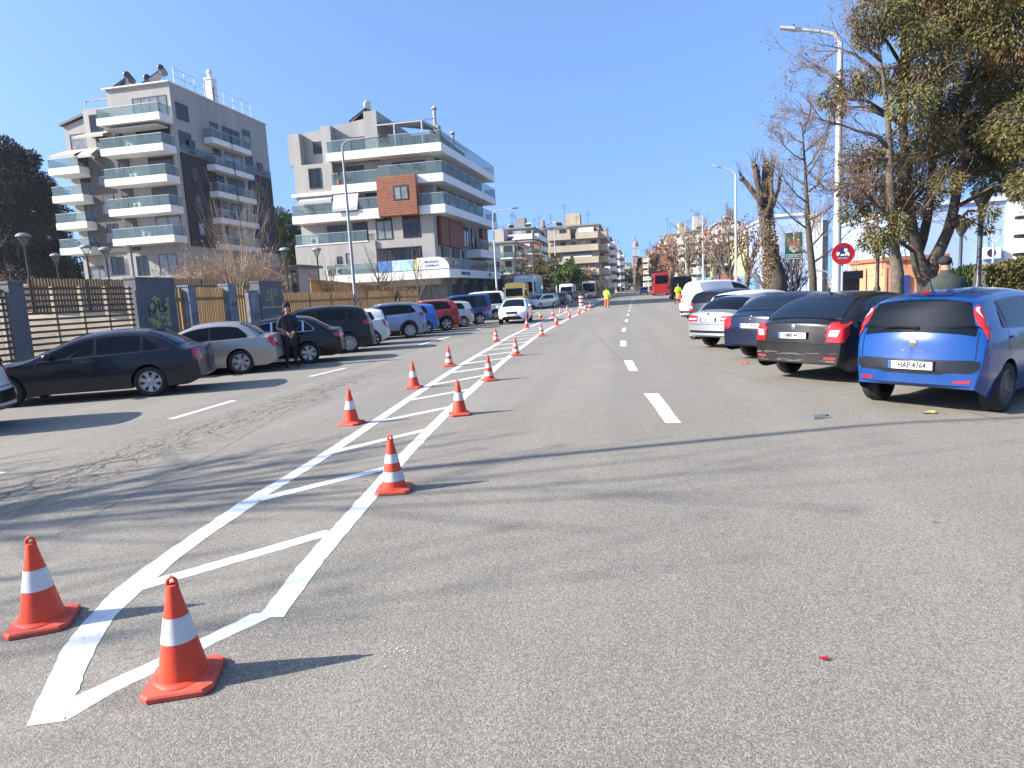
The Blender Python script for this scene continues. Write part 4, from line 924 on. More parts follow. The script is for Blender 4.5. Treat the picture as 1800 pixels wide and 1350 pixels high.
w2 = MB(); w2.box(-23.398, 65.5, 15.1, -18.6, 76, 18.0); put('wall', w2, M['taupe_plaster'], b2)
q = MB()
for k in range(12): x = -23.35+k*.415; q.bar((x, 65.6, 19.5), (x, 60.6, 18.05), .07, .1)
q.bar((-23.4, 60.6, 18.05), (-18.75, 60.6, 18.05), .1); q.bar((-18.75, 60.6, 18.05), (-18.0, 75, 18.05), .1)
for p in ((-21.5, 60.6), (-18.8, 60.6), (-18.6, 64.5), (-18.3, 69)): q.bar((*p, 15.9), (*p, 18.05), .11)
q.add([(-23.4, 60.55, 18.12), (-18.7, 60.55, 18.12), (-18.4, 66, 18.3), (-23.4, 66, 19.7)], [(0, 1, 2, 3)]); put('pergola', q, M['steel'], b2)
balcony(b2, ring_poly(-28.2), 15.86, .76, ring_rail(-28.2), 1.05)
balcony(b2, ring_poly(-23.25), 13.15, .74, ring_rail(-23.25, left=False), 1.05)
balcony(b2, [(-28.1, 60.3), (-23.252, 60.3), (-23.252, 61.598), (-28.1, 61.598)], 12.9, .78, [(-28.05, 61.5), (-28.05, 60.35), (-23.3, 60.35)], 1.1)
q = MB(); q.box(-32.4, 60.3, 12.1, -28.102, 61.0, 12.4); put('ledge', q, M['white_paint'], b2)
balcony(b2, ring_poly(-19.45), 10.33, .78, ring_rail(-19.45, left=False), 1.05)
balcony(b2, [(-32.4, 60.0), (-25.4, 60.0), (-25.4, 61.598), (-32.4, 61.598)], 10.28, .74, [(-32.35, 61.5), (-32.35, 60.05), (-25.45, 60.05)], 1.0)
balcony(b2, [(-25.398, 59.9), (-23.35, 59.9), (-23.35, 61.598), (-25.398, 61.598)], 10.42, .92, [(-25.35, 59.95), (-23.4, 59.95)], 1.0)
q = MB(); q.box(-23.3, 59.6, 9.55, -19.47, 61.3, 13.18); wb = put('timber_box', q, M['wood_clad'], b2)
q = MB()
for k in range(16): q.box(-23.31, 59.575, 9.60+k*.225, -19.46, 59.598, 9.60+k*.225+.18)
put('cladding', q, M['wood_clad'], b2, sub=wb)
window(b2, 'front', 59.575, -21.7, -20.25, 10.95, 12.22, mull=1, glass='curtain')
balcony(b2, [(-32.5, 60.35), (-24.9, 60.35), (-24.9, 60.398), (-32.5, 60.398)], 7.52, .1, [(-32.45, 60.37), (-24.95, 60.37)], .95)
balcony(b2, side_poly(-17.9, -16.1, 70.5, 79), 6.7, .85, [(-16.2, 70.55), (-15.7, 78.9)], 1.0)
balcony(b2, ring_poly(-29.3, 79.5, 2.0), 4.36, .80, ring_rail(-29.3, 79.5), 1.0)
window(b2, 'front', 61.4, -30.2, -28.9+.0, 16.2, 17.35); window(b2, 'front', 61.4, -26.3, -24.85, 16.1, 17.4)
window(b2, 'front', 60.5, -30.5, -29.2, 12.8, 14.7); window(b2, 'front', 61.6, -27.4, -25.2, 13.2, 14.8); window(b2, 'front', 61.6, -22.4, -18.95, 13.2, 14.75, mull=1)
window(b2, 'front', 61.6, -30.6, -28.0, 10.3, 12.0); window(b2, 'front', 61.6, -25.3, -23.5, 10.4, 12.3)
window(b2, 'front', 61.6, -29.6, -27.6, 7.5, 9.3); window(b2, 'front', 61.6, -26.9, -25.0, 7.5, 9.4)
window(b2, 'front', 60.6, -24.05, -22.45, 7.52, 9.3, mull=1); window(b2, 'front', 60.6, -21.35, -19.65, 7.52, 9.3, mull=2)
window(b2, 'front', 60.4, -28.3, -27.8, 5.3, 6.2, mull=0); window(b2, 'front', 60.4, -27.35, -26.7, 5.35, 6.45, mull=0)
window(b2, 'front', 61.6, -23.8, -19.65, 4.4, 6.68, mull=2); window(b2, 'front', 61.6, -26.0, -24.25, 4.4, 6.6, glass='curtain', mull=0)
awning(b2, -28.0, -25.45, 60.28, 12.0, .55, 1.35, 'awning_grey'); awning(b2, -31.6, -28.2, 60.6, 11.95, .5, .3, 'awning_grey')
for z, h in ((13.2, 1.9), (10.4, 1.9), (4.4, 2.2)):
    for k in range(5): 
        ya = 62.8+k*3.3; c = -18.36+.052*(ya-61.6)
        window(b2, 'right', c+.07, ya, ya+2.3, z, z+h, mull=1, glass='curtain' if (k*7+int(z)) % 3 == 0 else 'win_glass')
for ya, yb in ((61.9, 64.2), (64.5, 69.0), (76.5, 78.9)):
    q = MB(); q.prism(side_poly(-18.32+SH(ya)-.07, -18.05+SH(ya), ya, yb), 6.75 if yb < 70 else 7.0, 9.5); put('wall_panel', q, M['rust_panel'], b2)
for k in range(2): window(b2, 'right', -17.85+k*.15, 70+k*3.2, 72.4+k*3.2, 7.0, 9.3, mull=1)
q = MB(); q.box(-19.8, 62.5, 0, -17.9, 64.2, 3.55)
for k in range(4): q.box(-18.3+SH(67+k*3.8), 67+k*3.8, 0, -17.8+SH(67+k*3.8), 67.5+k*3.8, 3.55)
put('shop_pier', q, M['grey_concrete'], b2)
window(b2, 'front', 65.0, -29.5, -20.2, .3, 2.9, mull=6)
for k in range(4): window(b2, 'right', -18.5+.052*(68+k*3.2), 67.5+k*3.2, 69.6+k*3.2, .2, 3.0, mull=1)
for (x, y, h) in ((-19.2, 66.5, 20.6), (-18.5, 70.5, 19.0)):
    q = MB(); q.box(x-.45, y-.45, 15.8, x+.45, y+.45, h-1.6); q.tube([(x, y, h-1.6), (x, y, h)], .17, 10); q.lathe([(.3, h), (.3, h+.12), (.1, h+.3), (.001, h+.32)], 10, (x, y, 0)); put('chimney', q, M['galv'] if False else M['grey_plaster'], b2)
solar_heater(b2, (-25.3, 64.0, 19.1), rad(-70), 1.1)
q = MB(); q.add([(-27.4, 63, 18.7), (-25.0, 63, 20.4), (-25.0, 67, 20.4), (-27.4, 67, 18.7)], [(0, 1, 2, 3)]); q.bar((-25.0, 63, 18.9), (-25.0, 63, 20.4), .08); q.bar((-25, 67, 18.9), (-25, 67, 20.4), .08); put('solar_panel', q, M['win_glass'], b2)
def ac_unit(root, face, c, a, z):
    m = MB(); fbox(m, face, c, a-.42, a+.42, z, z+.62, .03, .36); ac_ = put('air_conditioner', m, M['white_paint'], root); m = MB()
    if face == 'front': m.lathe([(.24, c-.365), (.2, c-.37), (.001, c-.37)], 14, (a-.08, 0, z+.31), axis='y')
    else: m.lathe([(.24, c+.365), (.001, c+.37)], 14, (0, a-.08, z+.31), axis='x')
    put('fan_grille', m, M['dark_frame'], root, sub=ac_)
for a_, z_ in ((-27.9, 4.42), (-28.9, 4.42), (-30.9, 7.6)): ac_unit(b2, 'front', 60.4 if z_ < 7 else 61.6, a_, z_)
for z_ in (9.8, 12.9, 15.95, 19.1): ac_unit(b1, 'front', YW, -52.3 if z_ > 12 else -51.6, z_+.05)
for z_, y_ in ((12.1, 71.0), (15.05, 76.1), (18.0, 71.0), (9.15, 76.1)): ac_unit(b1, 'right', XR, y_, z_+.5)
for k, (x_, y_, z_) in enumerate(((-22.6, 60.35, 15.9), (-19.4, 60.35, 13.2), (-27.4, 60.45, 12.95), (-30.5, 60.25, 10.3), (-17.3, 60.4, 15.9), (-20.8, 60.4, 13.2))):
    m = MB(); m.lathe([(.16, z_+.002), (.22, z_+.38), (.2, z_+.4), (.001, z_+.4)], 10, (x_, y_, 0)); pot = put('plant_pot', m, M['roof_tile'], b2); m = MB()
    for j in range(60): v = rvec2(WR); m.add([Vector((x_, y_, z_+.45))+v*.3, Vector((x_, y_, z_+.6))+v*.5, Vector((x_, y_, z_+.55))+v*.5+Vector((.06, .03, .1))], [(0, 1, 2)])
    put('pot_plant', m, M['leaf_green0'], b2, sub=pot)
# lettering over the shops and the printed banner on the first floor railing
fz = 3.98
text_mb('ΠΙΝΕΛΟ ΠΑΙΔΙ', .42, (-16.885+SH(65.5), 65.5, fz), (.052, 1, 0), (0, 0, 1), .02); 
put('shop_lettering', text_mb('ΠΑΙΔΟΤΟΠΟΣ', .46, (-16.88+SH(65.2), 65.2, fz), (.052, 1, 0), (0, 0, 1), .03), M['ink'], b2)
put('shop_lettering', text_mb('ΤΑΧΙ', .46, (-16.88+SH(74.5), 74.5, fz), (.052, 1, 0), (0, 0, 1), .03), M['ink'], b2)
bn = MB(); x = -23.9
bn_c = [((.03, .22, .60), 1.9), ((.50, .72, .78), 1.1), ((.40, .66, .70), 2.0), ((.70, .60, .08), .9)]
for i, (c, wd) in enumerate(bn_c):
    M['banner%d' % i] = mat('banner_print', c, .6, var=.35, scale=2.2); q = MB(); q.box(x, 59.96, 4.40, x+wd*.72, 59.99, 5.42); put('banner', q, M['banner%d' % i], b2); x += wd*.72+.02
q = MB(); n = 20; ar = [(-18.0+1.15*math.cos(math.pi*k/n), 4.40+1.12*math.sin(math.pi*k/n)) for k in range(n+1)]; ar = [(-20.0, 4.40)]+ar[:n//2+1]+[(-20.0, 5.52)]
q.prism(ar, 59.95, 59.99, plane='xz'); sg = put('banner', q, M['sign_white'], b2)
put('banner_lettering', text_mb('παιδικός\nσταθμός', .36, (-18.5, 59.94, 4.92), (1, 0, 0), (0, 0, 1), .01), M['sign_blue'], b2, sub=sg)
# ---------------- generic flats further off
AR_ = random.Random(11)
def apt(name, label, px0, px1, pyt, Y, depth, wall, floors, side='right', bal='white_paint', rail='balcony_glass', out=1.2, bays=4, sbays=4, roofstuff=True, cat='building', z0=0, aw=.3, glassy=.5, solid=True):
    a = at(px0, pyt, Y=Y); b = at(px1, pyt, Y=Y); X0, X1, zt = a.x, b.x, (a.z+b.z)/2
    r = thing(name, label, cat, ((X0+X1)/2, Y+depth/2, 0))
    m = MB(); m.box(X0, Y, 0, X1, Y+depth, zt); put('wall', m, M[wall], r)
    m = MB(); m.box(X0-.3, Y-.3, zt+.002, X1+.3, Y+depth+.3, zt+.25); put('roof', m, M['concrete'], r)
    H = (zt-z0)/floors
    for f in range(floors):
        z = z0+f*H+.02
        for fc in ('front', side) if side else ('front',):
            L0, L1 = (X0, X1) if fc == 'front' else (Y, Y+depth); nb = bays if fc == 'front' else sbays
            c = Y if fc == 'front' else (X1 if fc == 'right' else X0)
            if f > 0:
                seg = [(L0+.1, L1-.1)] if AR_.random() < .45 else [(L0+.1, L0+(L1-L0)*.46), (L0+(L1-L0)*.56, L1-.1)]
                for s0, s1 in seg:
                    m = MB(); fbox(m, fc, c, s0, s1, z-.22, z, .001, out); so = put('balcony', m, M[bal], r)
                    m = MB()
                    if solid: fbox(m, fc, c, s0, s1, z+.001, z+.95, out-.1, out); fbox(m, fc, c, s0, s0+.1, z+.001, z+.95, .01, out-.101); fbox(m, fc, c, s1-.1, s1, z+.001, z+.95, .01, out-.101)
                    else: fbox(m, fc, c, s0, s1, z+.001, z+.95, out-.04, out)
                    put('railing', m, M[rail], r, sub=so)
                    if AR_.random() < aw:
                        m = MB(); e0 = s0+AR_.uniform(0, .3)*(s1-s0); e1 = s1-AR_.uniform(0, .3)*(s1-s0); dz = AR_.uniform(.6, 1.3)
                        if fc == 'front': m.add([(e0, c, z+H-.3), (e1, c, z+H-.3), (e1, c-out, z+H-.3-dz), (e0, c-out, z+H-.3-dz)], [(0, 3, 2, 1)])
                        else: sg_ = 1 if fc == 'right' else -1; m.add([(c, e0, z+H-.3), (c, e1, z+H-.3), (c+sg_*out, e1, z+H-.3-dz), (c+sg_*out, e0, z+H-.3-dz)], [(0, 3, 2, 1)])
                        put('awning', m, M[AR_.choice(('awning', 'awning_grey', 'cream_plaster'))], r)
            for k in range(nb):
                w_ = (L1-L0)/nb; x = L0+w_*(k+.5); ww = w_*AR_.uniform(.22, .36)
                window(r, fc, c, x-ww, x+ww, z+.05+(0 if f else .2), z+min(2.25, H*.78), 'win_glass' if AR_.random() > .25 else 'curtain', mull=1, col=AR_.choice(('dark_frame', 'steel')), shutter=AR_.choice((0, 0, .4, .7)))
    if roofstuff:
        m = MB(); x = X0+(X1-X0)*AR_.uniform(.3, .6); m.box(x, Y+2, zt+.25, x+(X1-X0)*.3, Y+6, zt+2.6); put('stair_house', m, M[wall], r)
        for k in range(AR_.choice((1, 2))): solar_heater(r, (X0+(X1-X0)*AR_.uniform(.1, .9), Y+AR_.uniform(1, 3), zt+.25), rad(AR_.uniform(-30, 30)), .6)
        m = MB()
        for k in range(4):
            x = X0+(X1-X0)*AR_.uniform(.05, .95); y = Y+AR_.uniform(.5, 6); h = AR_.uniform(2, 4.5); m.bar((x, y, zt+.2), (x, y, zt+h), .06)
            for j in range(3): m.bar((x-.5, y, zt+h-.2-.3*j), (x+.5, y, zt+h-.2-.3*j), .04)
        put('antenna', m, M['dark_steel'], r)
    return r
apt('apartment_building', 'low cream flats with rounded white balconies right behind the corner block', 838, 903, 428, 112, 14, 'cream_plaster', 4, aw=.2, bays=3)
apt('apartment_building', 'tall pale grey flats with a blank upper gable behind the red flats', 886, 937, 402, 150, 16, 'concrete', 7, bays=3, sbays=3, rail='white_paint')
apt('apartment_building', 'flats with a brick red top floor left of the tall street lamp', 896, 937, 426, 130, 12, 'red_plaster', 5, bays=3, aw=.1, roofstuff=False)
apt('apartment_building', 'narrow grey blue flats seen between the red topped and the beige flats', 934, 957, 404, 165, 12, 'grey_plaster', 7, bays=2, sbays=3)
apt('apartment_building', 'big beige flats with pink balcony parapets facing down the street', 962, 1052, 398, 125, 18, 'beige_plaster', 6, bal='cream_plaster', rail='beige_plaster', out=1.5, bays=5, sbays=5, aw=.5)
apt('apartment_building', 'grey flats with many white awnings beyond the big beige flats', 1046, 1072, 418, 165, 26, 'grey_plaster', 7, rail='white_paint', bays=2, sbays=6, aw=.7)
apt('apartment_building', 'slim white flats with dark balcony frame far up the left side', 1070, 1090, 441, 225, 26, 'cream_plaster', 6, rail='white_paint', bays=2, sbays=5, aw=.3)
apt('apartment_building', 'pale distant flats just left of the church tower', 1084, 1108, 463, 300, 30, 'cream_plaster', 5, bays=3, sbays=4, rail='beige_plaster')
apt('apartment_building', 'long row of distant beige flats low behind the parked cars', 1058, 1098, 474, 270, 20, 'beige_plaster', 5, bays=5, sbays=3)
apt('apartment_building', 'distant white flats directly right of the church tower', 1122, 1160, 452, 300, 30, 'cream_plaster', 6, side='left', bays=3, sbays=4)
apt('apartment_building', 'salmon beige flats behind the rust coloured street trees', 1138, 1176, 447, 200, 24, 'beige_plaster', 6, side='left', bays=4, sbays=4, rail='cream_plaster')
apt('apartment_building', 'cream flats with roof aerials behind the second street lamp on the right', 1172, 1216, 412, 150, 20, 'beige_plaster', 7, side='left', bays=3, sbays=4, rail='cream_plaster')
apt('apartment_building', 'white flats with glazed balcony and striped awning right of the cream flats', 1208, 1250, 406, 112, 14, 'cream_plaster', 6, side='left', bays=2, sbays=3, rail='white_paint', aw=.6)
apt('apartment_building', 'dark grey flats with a plain side wall rising over the yellow house', 1262, 1302, 391, 130, 16, 'grey_concrete', 7, side='left', bays=3, sbays=3, rail='white_paint')
apt('yellow_house', 'orange yellow three storey house between bare trees', 1250, 1290, 437, 95, 10, 'yellow_plaster', 3, side='left', bays=2, sbays=2, roofstuff=False, aw=0, cat='house')
# church tower
c0 = at(1112, 440, Y=262); c1 = at(1123, 440, Y=262); r = thing('church_tower', 'brick and cream bell tower with a small dome and cross far up the street', 'tower', ((c0.x+c1.x)/2, 263, 0))
X0, X1 = c0.x, c1.x; wd = X1-X0; m = MB(); m.box(X0, 262, 0, X1, 262+wd, 13.5); M['tower_brick'] = mat('tower_brick', (.30, .18, .13), .85, var=.15, scale=1); put('wall', m, M['tower_brick'], r)
m = MB()
for z in (9.8, 13.5): m.box(X0-.2, 261.8, z+.002, X1+.2, 262.2+wd, z+.4)
for x, y in ((X0, 262), (X1-.5, 262), (X0, 261.5+wd), (X1-.5, 261.5+wd)): m.box(x+.002, y+.002, 13.9, x+.498, y+.498, 16.6)
m.box(X0-.2, 261.8, 16.602, X1+.2, 262.2+wd, 17); put('belfry', m, M['cream_plaster'], r)
m = MB(); m.lathe([(wd*.46, 17), (wd*.46, 17.8), (wd*.36, 18.7), (wd*.15, 19.3), (.001, 19.5)], 14, ((X0+X1)/2, 262+wd/2, 0)); put('dome', m, M['tower_brick'], r, smooth=40)
m = MB(); x = (X0+X1)/2; m.bar((x, 262+wd/2, 19.4), (x, 262+wd/2, 21), .14); m.bar((x-.45, 262+wd/2, 20.5), (x+.45, 262+wd/2, 20.5), .14); put('cross', m, M['dark_steel'], r)
for z in (4, 7.2): window(r, 'front', 262, x-.35, x+.35, z, z+1.6, mull=0)
# buildings of the school and park on the right
def block(name, label, px0, px1, pyt, Y, depth, wall, wins=(), roofm='white_paint', cat='building'):
    a = at(px0, pyt, Y=Y); b = at(px1, pyt, Y=Y); X0, X1, zt = a.x, b.x, (a.z+b.z)/2
    r = thing(name, label, cat, ((X0+X1)/2, Y+depth/2, 0)); m = MB(); m.box(X0, Y, 0, X1, Y+depth, zt); put('wall', m, M[wall], r)
    m = MB(); m.box(X0-.15, Y-.15, zt+.002, X1+.15, Y+depth+.15, zt+.22); put('roof', m, M[roofm], r)
    for (u0, u1, z0, z1) in wins: window(r, 'front', Y, X0+(X1-X0)*u0, X0+(X1-X0)*u1, z0, z1)
    return r, X0, X1, zt
r, X0, X1, zt = block('school_building', 'bright yellow school wing behind the pollarded trunk', 1308, 1352, 411, 78, 12, 'yellow_plaster', ((.2, .5, 1.5, 3.2), (.6, .9, 1.5, 3.2)))
r, X0, X1, zt = block('school_building', 'pale blue school wing with white corner column behind the green board', 1350, 1424, 380, 66, 14, 'pale_blue_wall')
m = MB(); m.box(X1-.1, 65.2, 0, X1+.9, 66.2, zt-.002); put('column', m, M['white_paint'], r); m = MB(); m.box(X1+.902, 65.6, 0, X1+1.5, 70, zt-.6); put('column', m, M['blue_concrete'], r)  # right-hand blue-grey box puts the white column's shaded side into its colour
r, X0, X1, zt = block('school_building', 'large pale blue wall with white edge and air conditioner behind the big conifer', 1604, 1769, 358, 46, 16, 'pale_blue_wall')
m = MB(); m.box(X1+.002, 45.9, 0, X1+.45, 62, zt); put('corner_edge', m, M['white_paint'], r)
p = at(1740, 445, Y=45.9); m = MB(); m.box(p.x-.45, 45.55, p.z-.35, p.x+.45, 45.95, p.z+.35); ac = put('air_conditioner', m, M['white_paint'], r); m = MB(); m.lathe([(.25, 45.54), (.001, 45.54)], 16, (p.x-.08, 0, p.z), axis='y'); put('fan_grille', m, M['dark_frame'], r, sub=ac)
apt('apartment_building', 'white framed grey flats cut by the right edge of the photo', 1774, 1890, 341, 62, 18, 'grey_plaster', 5, side='left', bays=4, sbays=3, rail='white_paint')
r, X0, X1, zt = block('park_kiosk', 'small orange building with blue door beside the conifer trunk', 1556, 1662, 456, 40, 6, 'orange_plaster', ((.12, .22, 1.6, 2.3),), 'roof_tile', 'kiosk')
m = MB(); m.box(X0+.45, 39.9, 0, X0+1.25, 39.99, 1.55); put('door', m, M['sign_blue'], r)
a = at(1232, 488, Y=70); b = at(1345, 483, Y=70); r = thing('school_wall', 'low teal painted school wall with a red and white mural patch', 'wall', ((a.x+b.x)/2, 70, 0))
m = MB(); m.box(a.x, 70, 0, b.x, 70.25, (a.z+b.z)/2); put('wall', m, M['teal_wall'], r)
p = at(1276, 486, Y=69.98); m = MB(); m.prism([(p.x-1.4, 0), (p.x+1.4, 0), (p.x+1.4, p.z-.3), (p.x, p.z+.5), (p.x-1.4, p.z-.3)], 69.93, 69.995, plane='xz'); mu = put('mural', m, M['red_plaster'], r)
m = MB(); m.box(p.x-.25, 69.9, p.z-.9, p.x+.25, 69.93, p.z-.5); put('mural_patch', m, M['white_paint'], r, sub=mu)
# blue canopy shop and grey shed behind the street corner
a = at(850, 488, Y=92); b = at(872, 496, Y=92); r = thing('street_kiosk', 'low shop with a bright blue awning past the corner block', 'kiosk', ((a.x+b.x)/2, 94, 0)); m = MB(); m.box(a.x-1, 92, 0, b.x+.6, 96, a.z-.2); put('wall', m, M['cream_plaster'], r)
m = MB(); m.add([(a.x-1, 91.9, a.z), (b.x+.6, 91.9, a.z), (b.x+.6, 90.6, a.z-.7), (a.x-1, 90.6, a.z-.7), (a.x-1, 90.6, a.z-1.1), (b.x+.6, 90.6, a.z-1.1)], [(0, 3, 2, 1), (3, 4, 5, 2)]); put('awning', m, M['blue'], r)
# ================================================================ trees and plants
def card(mb, p, d, l, w_, rg, m=0):
    d = d.normalized(); s = d.cross(Vector((rg.uniform(-1, 1), rg.uniform(-1, 1), rg.uniform(-1, 1))))
    s = d.orthogonal() if s.length < .05 else s; s = s.normalized()*w_/2
    mb.add([p-s*.6, p+d*l*.45-s, p+d*l, p+d*l*.45+s], [(0, 1, 2, 3)], m)
def rvec(rg): 
    while True:
        v = Vector((rg.uniform(-1, 1), rg.uniform(-1, 1), rg.uniform(-1, 1)))
        if .05 < v.length < 1: return v
def grow(tr, tw, p, d, L, r, lvl, rg, o, tips):
    "one limb with its side shoots"
    n = 5 if lvl > 0 else 3; pts = [p]; rs = [r]
    for k in range(n):
        d = (d+rvec(rg)*o['wob']+Vector((0, 0, o['up']*(1 if lvl < o['lv'] else 1.2)))).normalized(); p = p+d*L/n
        pts.append(p); rs.append(max(.003, r*(1-(k+1)/n*o['tap'])))
    (tr if r > o['tr'] else tw).tube(pts, rs, 7 if r > .05 else 4 if r > .015 else 3, cap=False)
    if lvl == 0: tips.append((pts, d)); return
    m = o['nb'][o['lv']-lvl]
    for k in range(m):
        t = rg.uniform(o['from'], 1) if k else 1; i = min(n-1, int(t*n)); q = pts[i].lerp(pts[i+1], t*n-i) if t < 1 else pts[-1]
        a = rvec(rg); side = (a-d*a.dot(d)).normalized(); nd = (d*math.cos(o['ang'])+side*math.sin(o['ang'])).normalized() if k else d
        grow(tr, tw, q, nd, L*rg.uniform(*o['ls']), rs[i+1 if t == 1 else i]*(rg.uniform(*o.get('rk', (.45, .7))) if k else .7), lvl-1, rg, o, tips)
def bare_tree(name, label, base, h, r, seed, lean=(0, 0), lv=3, nb=(6, 5, 4), ang=.65, ls=(.5, .72), trunk=.38, bark='bark_light', twig='twig_tan', leaves=0, leafm=None, leafs=.06, up=.05, wob=.13, cat='tree', group=None, stems=1, spread=.0, frm=.25, tr=.03, rk=(.45, .7)):
    rg = random.Random(seed); t = thing(name, label, cat, base, 0, group); o = dict(wob=wob, up=up, lv=lv, nb=nb, ang=ang, ls=ls, tap=.45, tr=tr, rk=rk, **{'from': frm})
    T, W_, tips = MB(), MB(), []
    for s in range(stems):
        d = Vector((lean[0]+rg.uniform(-spread, spread), lean[1]+rg.uniform(-spread, spread), 1)).normalized()
        if stems == 1: T.tube([Vector((0, 0, -.05)), Vector((0, 0, .12))], [r*1.5, r*1.06], 8, cap=False)
        grow(T, W_, Vector((rg.uniform(-.1, .1)*spread*3, rg.uniform(-.1, .1)*spread*3, 0.0)), d, h*trunk, r, lv, rg, o, tips)
    if T.v: T.build('trunk', M[bark], t, smooth=True)
    if leaves:
        for k in range(leaves):
            pts, d = rg.choice(tips); q = rg.choice(pts[1:])+rvec(rg)*.12; card(W_, q, rvec(rg)+Vector((0, 0, -.6)), leafs*rg.uniform(.7, 1.5), leafs*rg.uniform(.5, .9), rg, 1)
    W_.build('crown', [M[twig], M[leafm or 'leaf_dry']], t); return t
M['leaf_dry'] = leaf_mat('dry_leaf', (.16, .10, .055), (.26, .17, .09)); M['leaf_rust'] = leaf_mat('rust_leaf', (.18, .095, .06), (.30, .18, .12))
M['leaf_olive'] = leaf_mat('olive_leaf', (.06, .065, .02), (.13, .12, .045)); M['leaf_green'] = leaf_mat('green_leaf', (.03, .06, .012), (.08, .115, .03))
M['needle'] = leaf_mat('conifer_needle', (.036, .038, .011), (.165, .138, .042), (.17, .085, .04)); M['pine_dark'] = leaf_mat('pine_needle', (.004, .008, .005), (.014, .022, .011))
M['leaf_hedge'] = leaf_mat('hedge_leaf', (.07, .075, .02), (.17, .13, .05), (.20, .10, .04))
def clump(mb, c, r, n, rg, l, w_, droop=.6, shell=.45, flat=.8):
    for k in range(n):
        v = rvec(rg).normalized()*r*(shell+(1-shell)*rg.random()**.6); v.z *= flat; d = v.normalized()+rvec(rg)*.7+Vector((0, 0, -droop)); card(mb, c+v, d, l*rg.uniform(.6, 1.4), w_*rg.uniform(.7, 1.4), rg)
# big weeping conifer beside the right pavement
rg = random.Random(21); YC = 18.5; base = at(1636, 503, Y=YC); base.z = .25
cedar = thing('conifer_tree', 'huge weeping conifer with forked trunk filling the upper right corner', 'tree', base)
P = lambda x, y, Y=YC: at(x, y, Y=Y)-base
def path(pp, Y=YC): return [P(x, y, Y) for x, y in pp]
T = MB()
mainp = [Vector((.05, 0, -.3))]+path([(1630, 490), (1618, 470), (1611, 445), (1604, 405), (1598, 360), (1592, 300), (1588, 220), (1588, 120), (1590, 20), (1592, -90), (1594, -220)]); mainr = [.27, .24, .19, .15, .13, .12, .105, .09, .08, .07, .05, .03]
limbp = path([(1634, 488), (1641, 460), (1655, 432), (1667, 405), (1677, 366), (1684, 320), (1692, 250), (1700, 150), (1712, 30), (1722, -120), (1728, -240)]); limbr = [.16, .155, .14, .125, .115, .105, .095, .085, .07, .05, .03]
third = path([(1612, 450), (1622, 420), (1630, 385), (1636, 340), (1640, 280), (1650, 180), (1660, 60), (1664, -80)], YC+.8); thr = [.13, .12, .11, .10, .09, .08, .06, .03]
for p_, r_ in ((mainp, mainr), (limbp, limbr), (third, thr)): T.tube(p_, r_, 10)
CL = [(1548, 28, 42), (1528, 62, 26), (1592, 8, 46), (1555, -40, 50), (1620, 60, 34), (1655, 30, 62), (1722, 28, 70), (1785, 50, 64), (1640, 108, 46), (1702, 112, 66), (1772, 140, 62), (1605, 150, 36), (1492, 148, 32), (1462, 172, 20), (1475, 190, 16), (1530, 146, 30), (1568, 138, 30), (1602, 182, 34), (1655, 195, 40), (1705, 195, 56), (1765, 215, 60), (1810, 110, 70), (1815, 220, 60), (1785, 290, 40), (1680, 232, 40), (1722, 268, 48), (1690, 292, 34), (1750, 312, 36), (1765, 262, 40), (1512, 276, 32), (1545, 298, 44), (1590, 262, 46), (1622, 300, 38), (1602, 348, 46), (1553, 345, 42), (1502, 330, 26), (1500, 372, 26), (1558, 398, 34), (1532, 424, 24), (1588, 408, 26), (1640, 250, 36), (1668, 322, 24), (1738, 372, 16), (1733, 402, 12), (1704, 388, 12), (1548, 440, 14), (1660, -40, 70), (1740, -50, 80), (1820, -30, 80), (1795, 340, 18), (1830, 320, 40)]
NB, TW = MB(), MB()
spine = [(p, r) for pp, rr in ((mainp, mainr), (limbp, limbr), (third, thr)) for p, r in zip(pp[3:], rr[3:])]
for i, (x, y, r) in enumerate(CL):
    c = P(x, y, YC+rg.uniform(-1.6, 1.8)); rm = r/57.0*.90
    clump(NB, c, rm, int(3300*(rm/.8)**2), rg, .10, .028, .75, .25, .80)
    s_, sr = min(spine, key=lambda q: (q[0]-c).length+abs(q[0].z+.3-c.z)*.9); mid = (s_+c)/2+Vector((0, 0, .25)); T.tube([s_, mid, c, c+(c-mid).normalized()*rm*.7+Vector((0, 0, -.3*rm))], [min(sr*.6, .055), .035, .022, .006], 6)
    for k in range(int(9*rm)):                 # thin hanging shoots below each tuft
        a = c+rvec(rg)*rm; L = rg.uniform(.25, .7); e = a+Vector((rg.uniform(-.15, .15), rg.uniform(-.15, .15), -L)); TW.tube([a, (a+e)/2+rvec(rg)*.05, e], [.006, .005, .003], 3, cap=False)
        for j in range(12): card(NB, a.lerp(e, rg.random()), Vector((rg.uniform(-.7, .7), rg.uniform(-.7, .7), -1)), .10, .02, rg)
T.build('trunk', M['bark_dark'], cedar, smooth=True); NB.add(TW.v, TW.f, 1); NB.build('crown', [M['needle'], M['twig_red']], cedar)
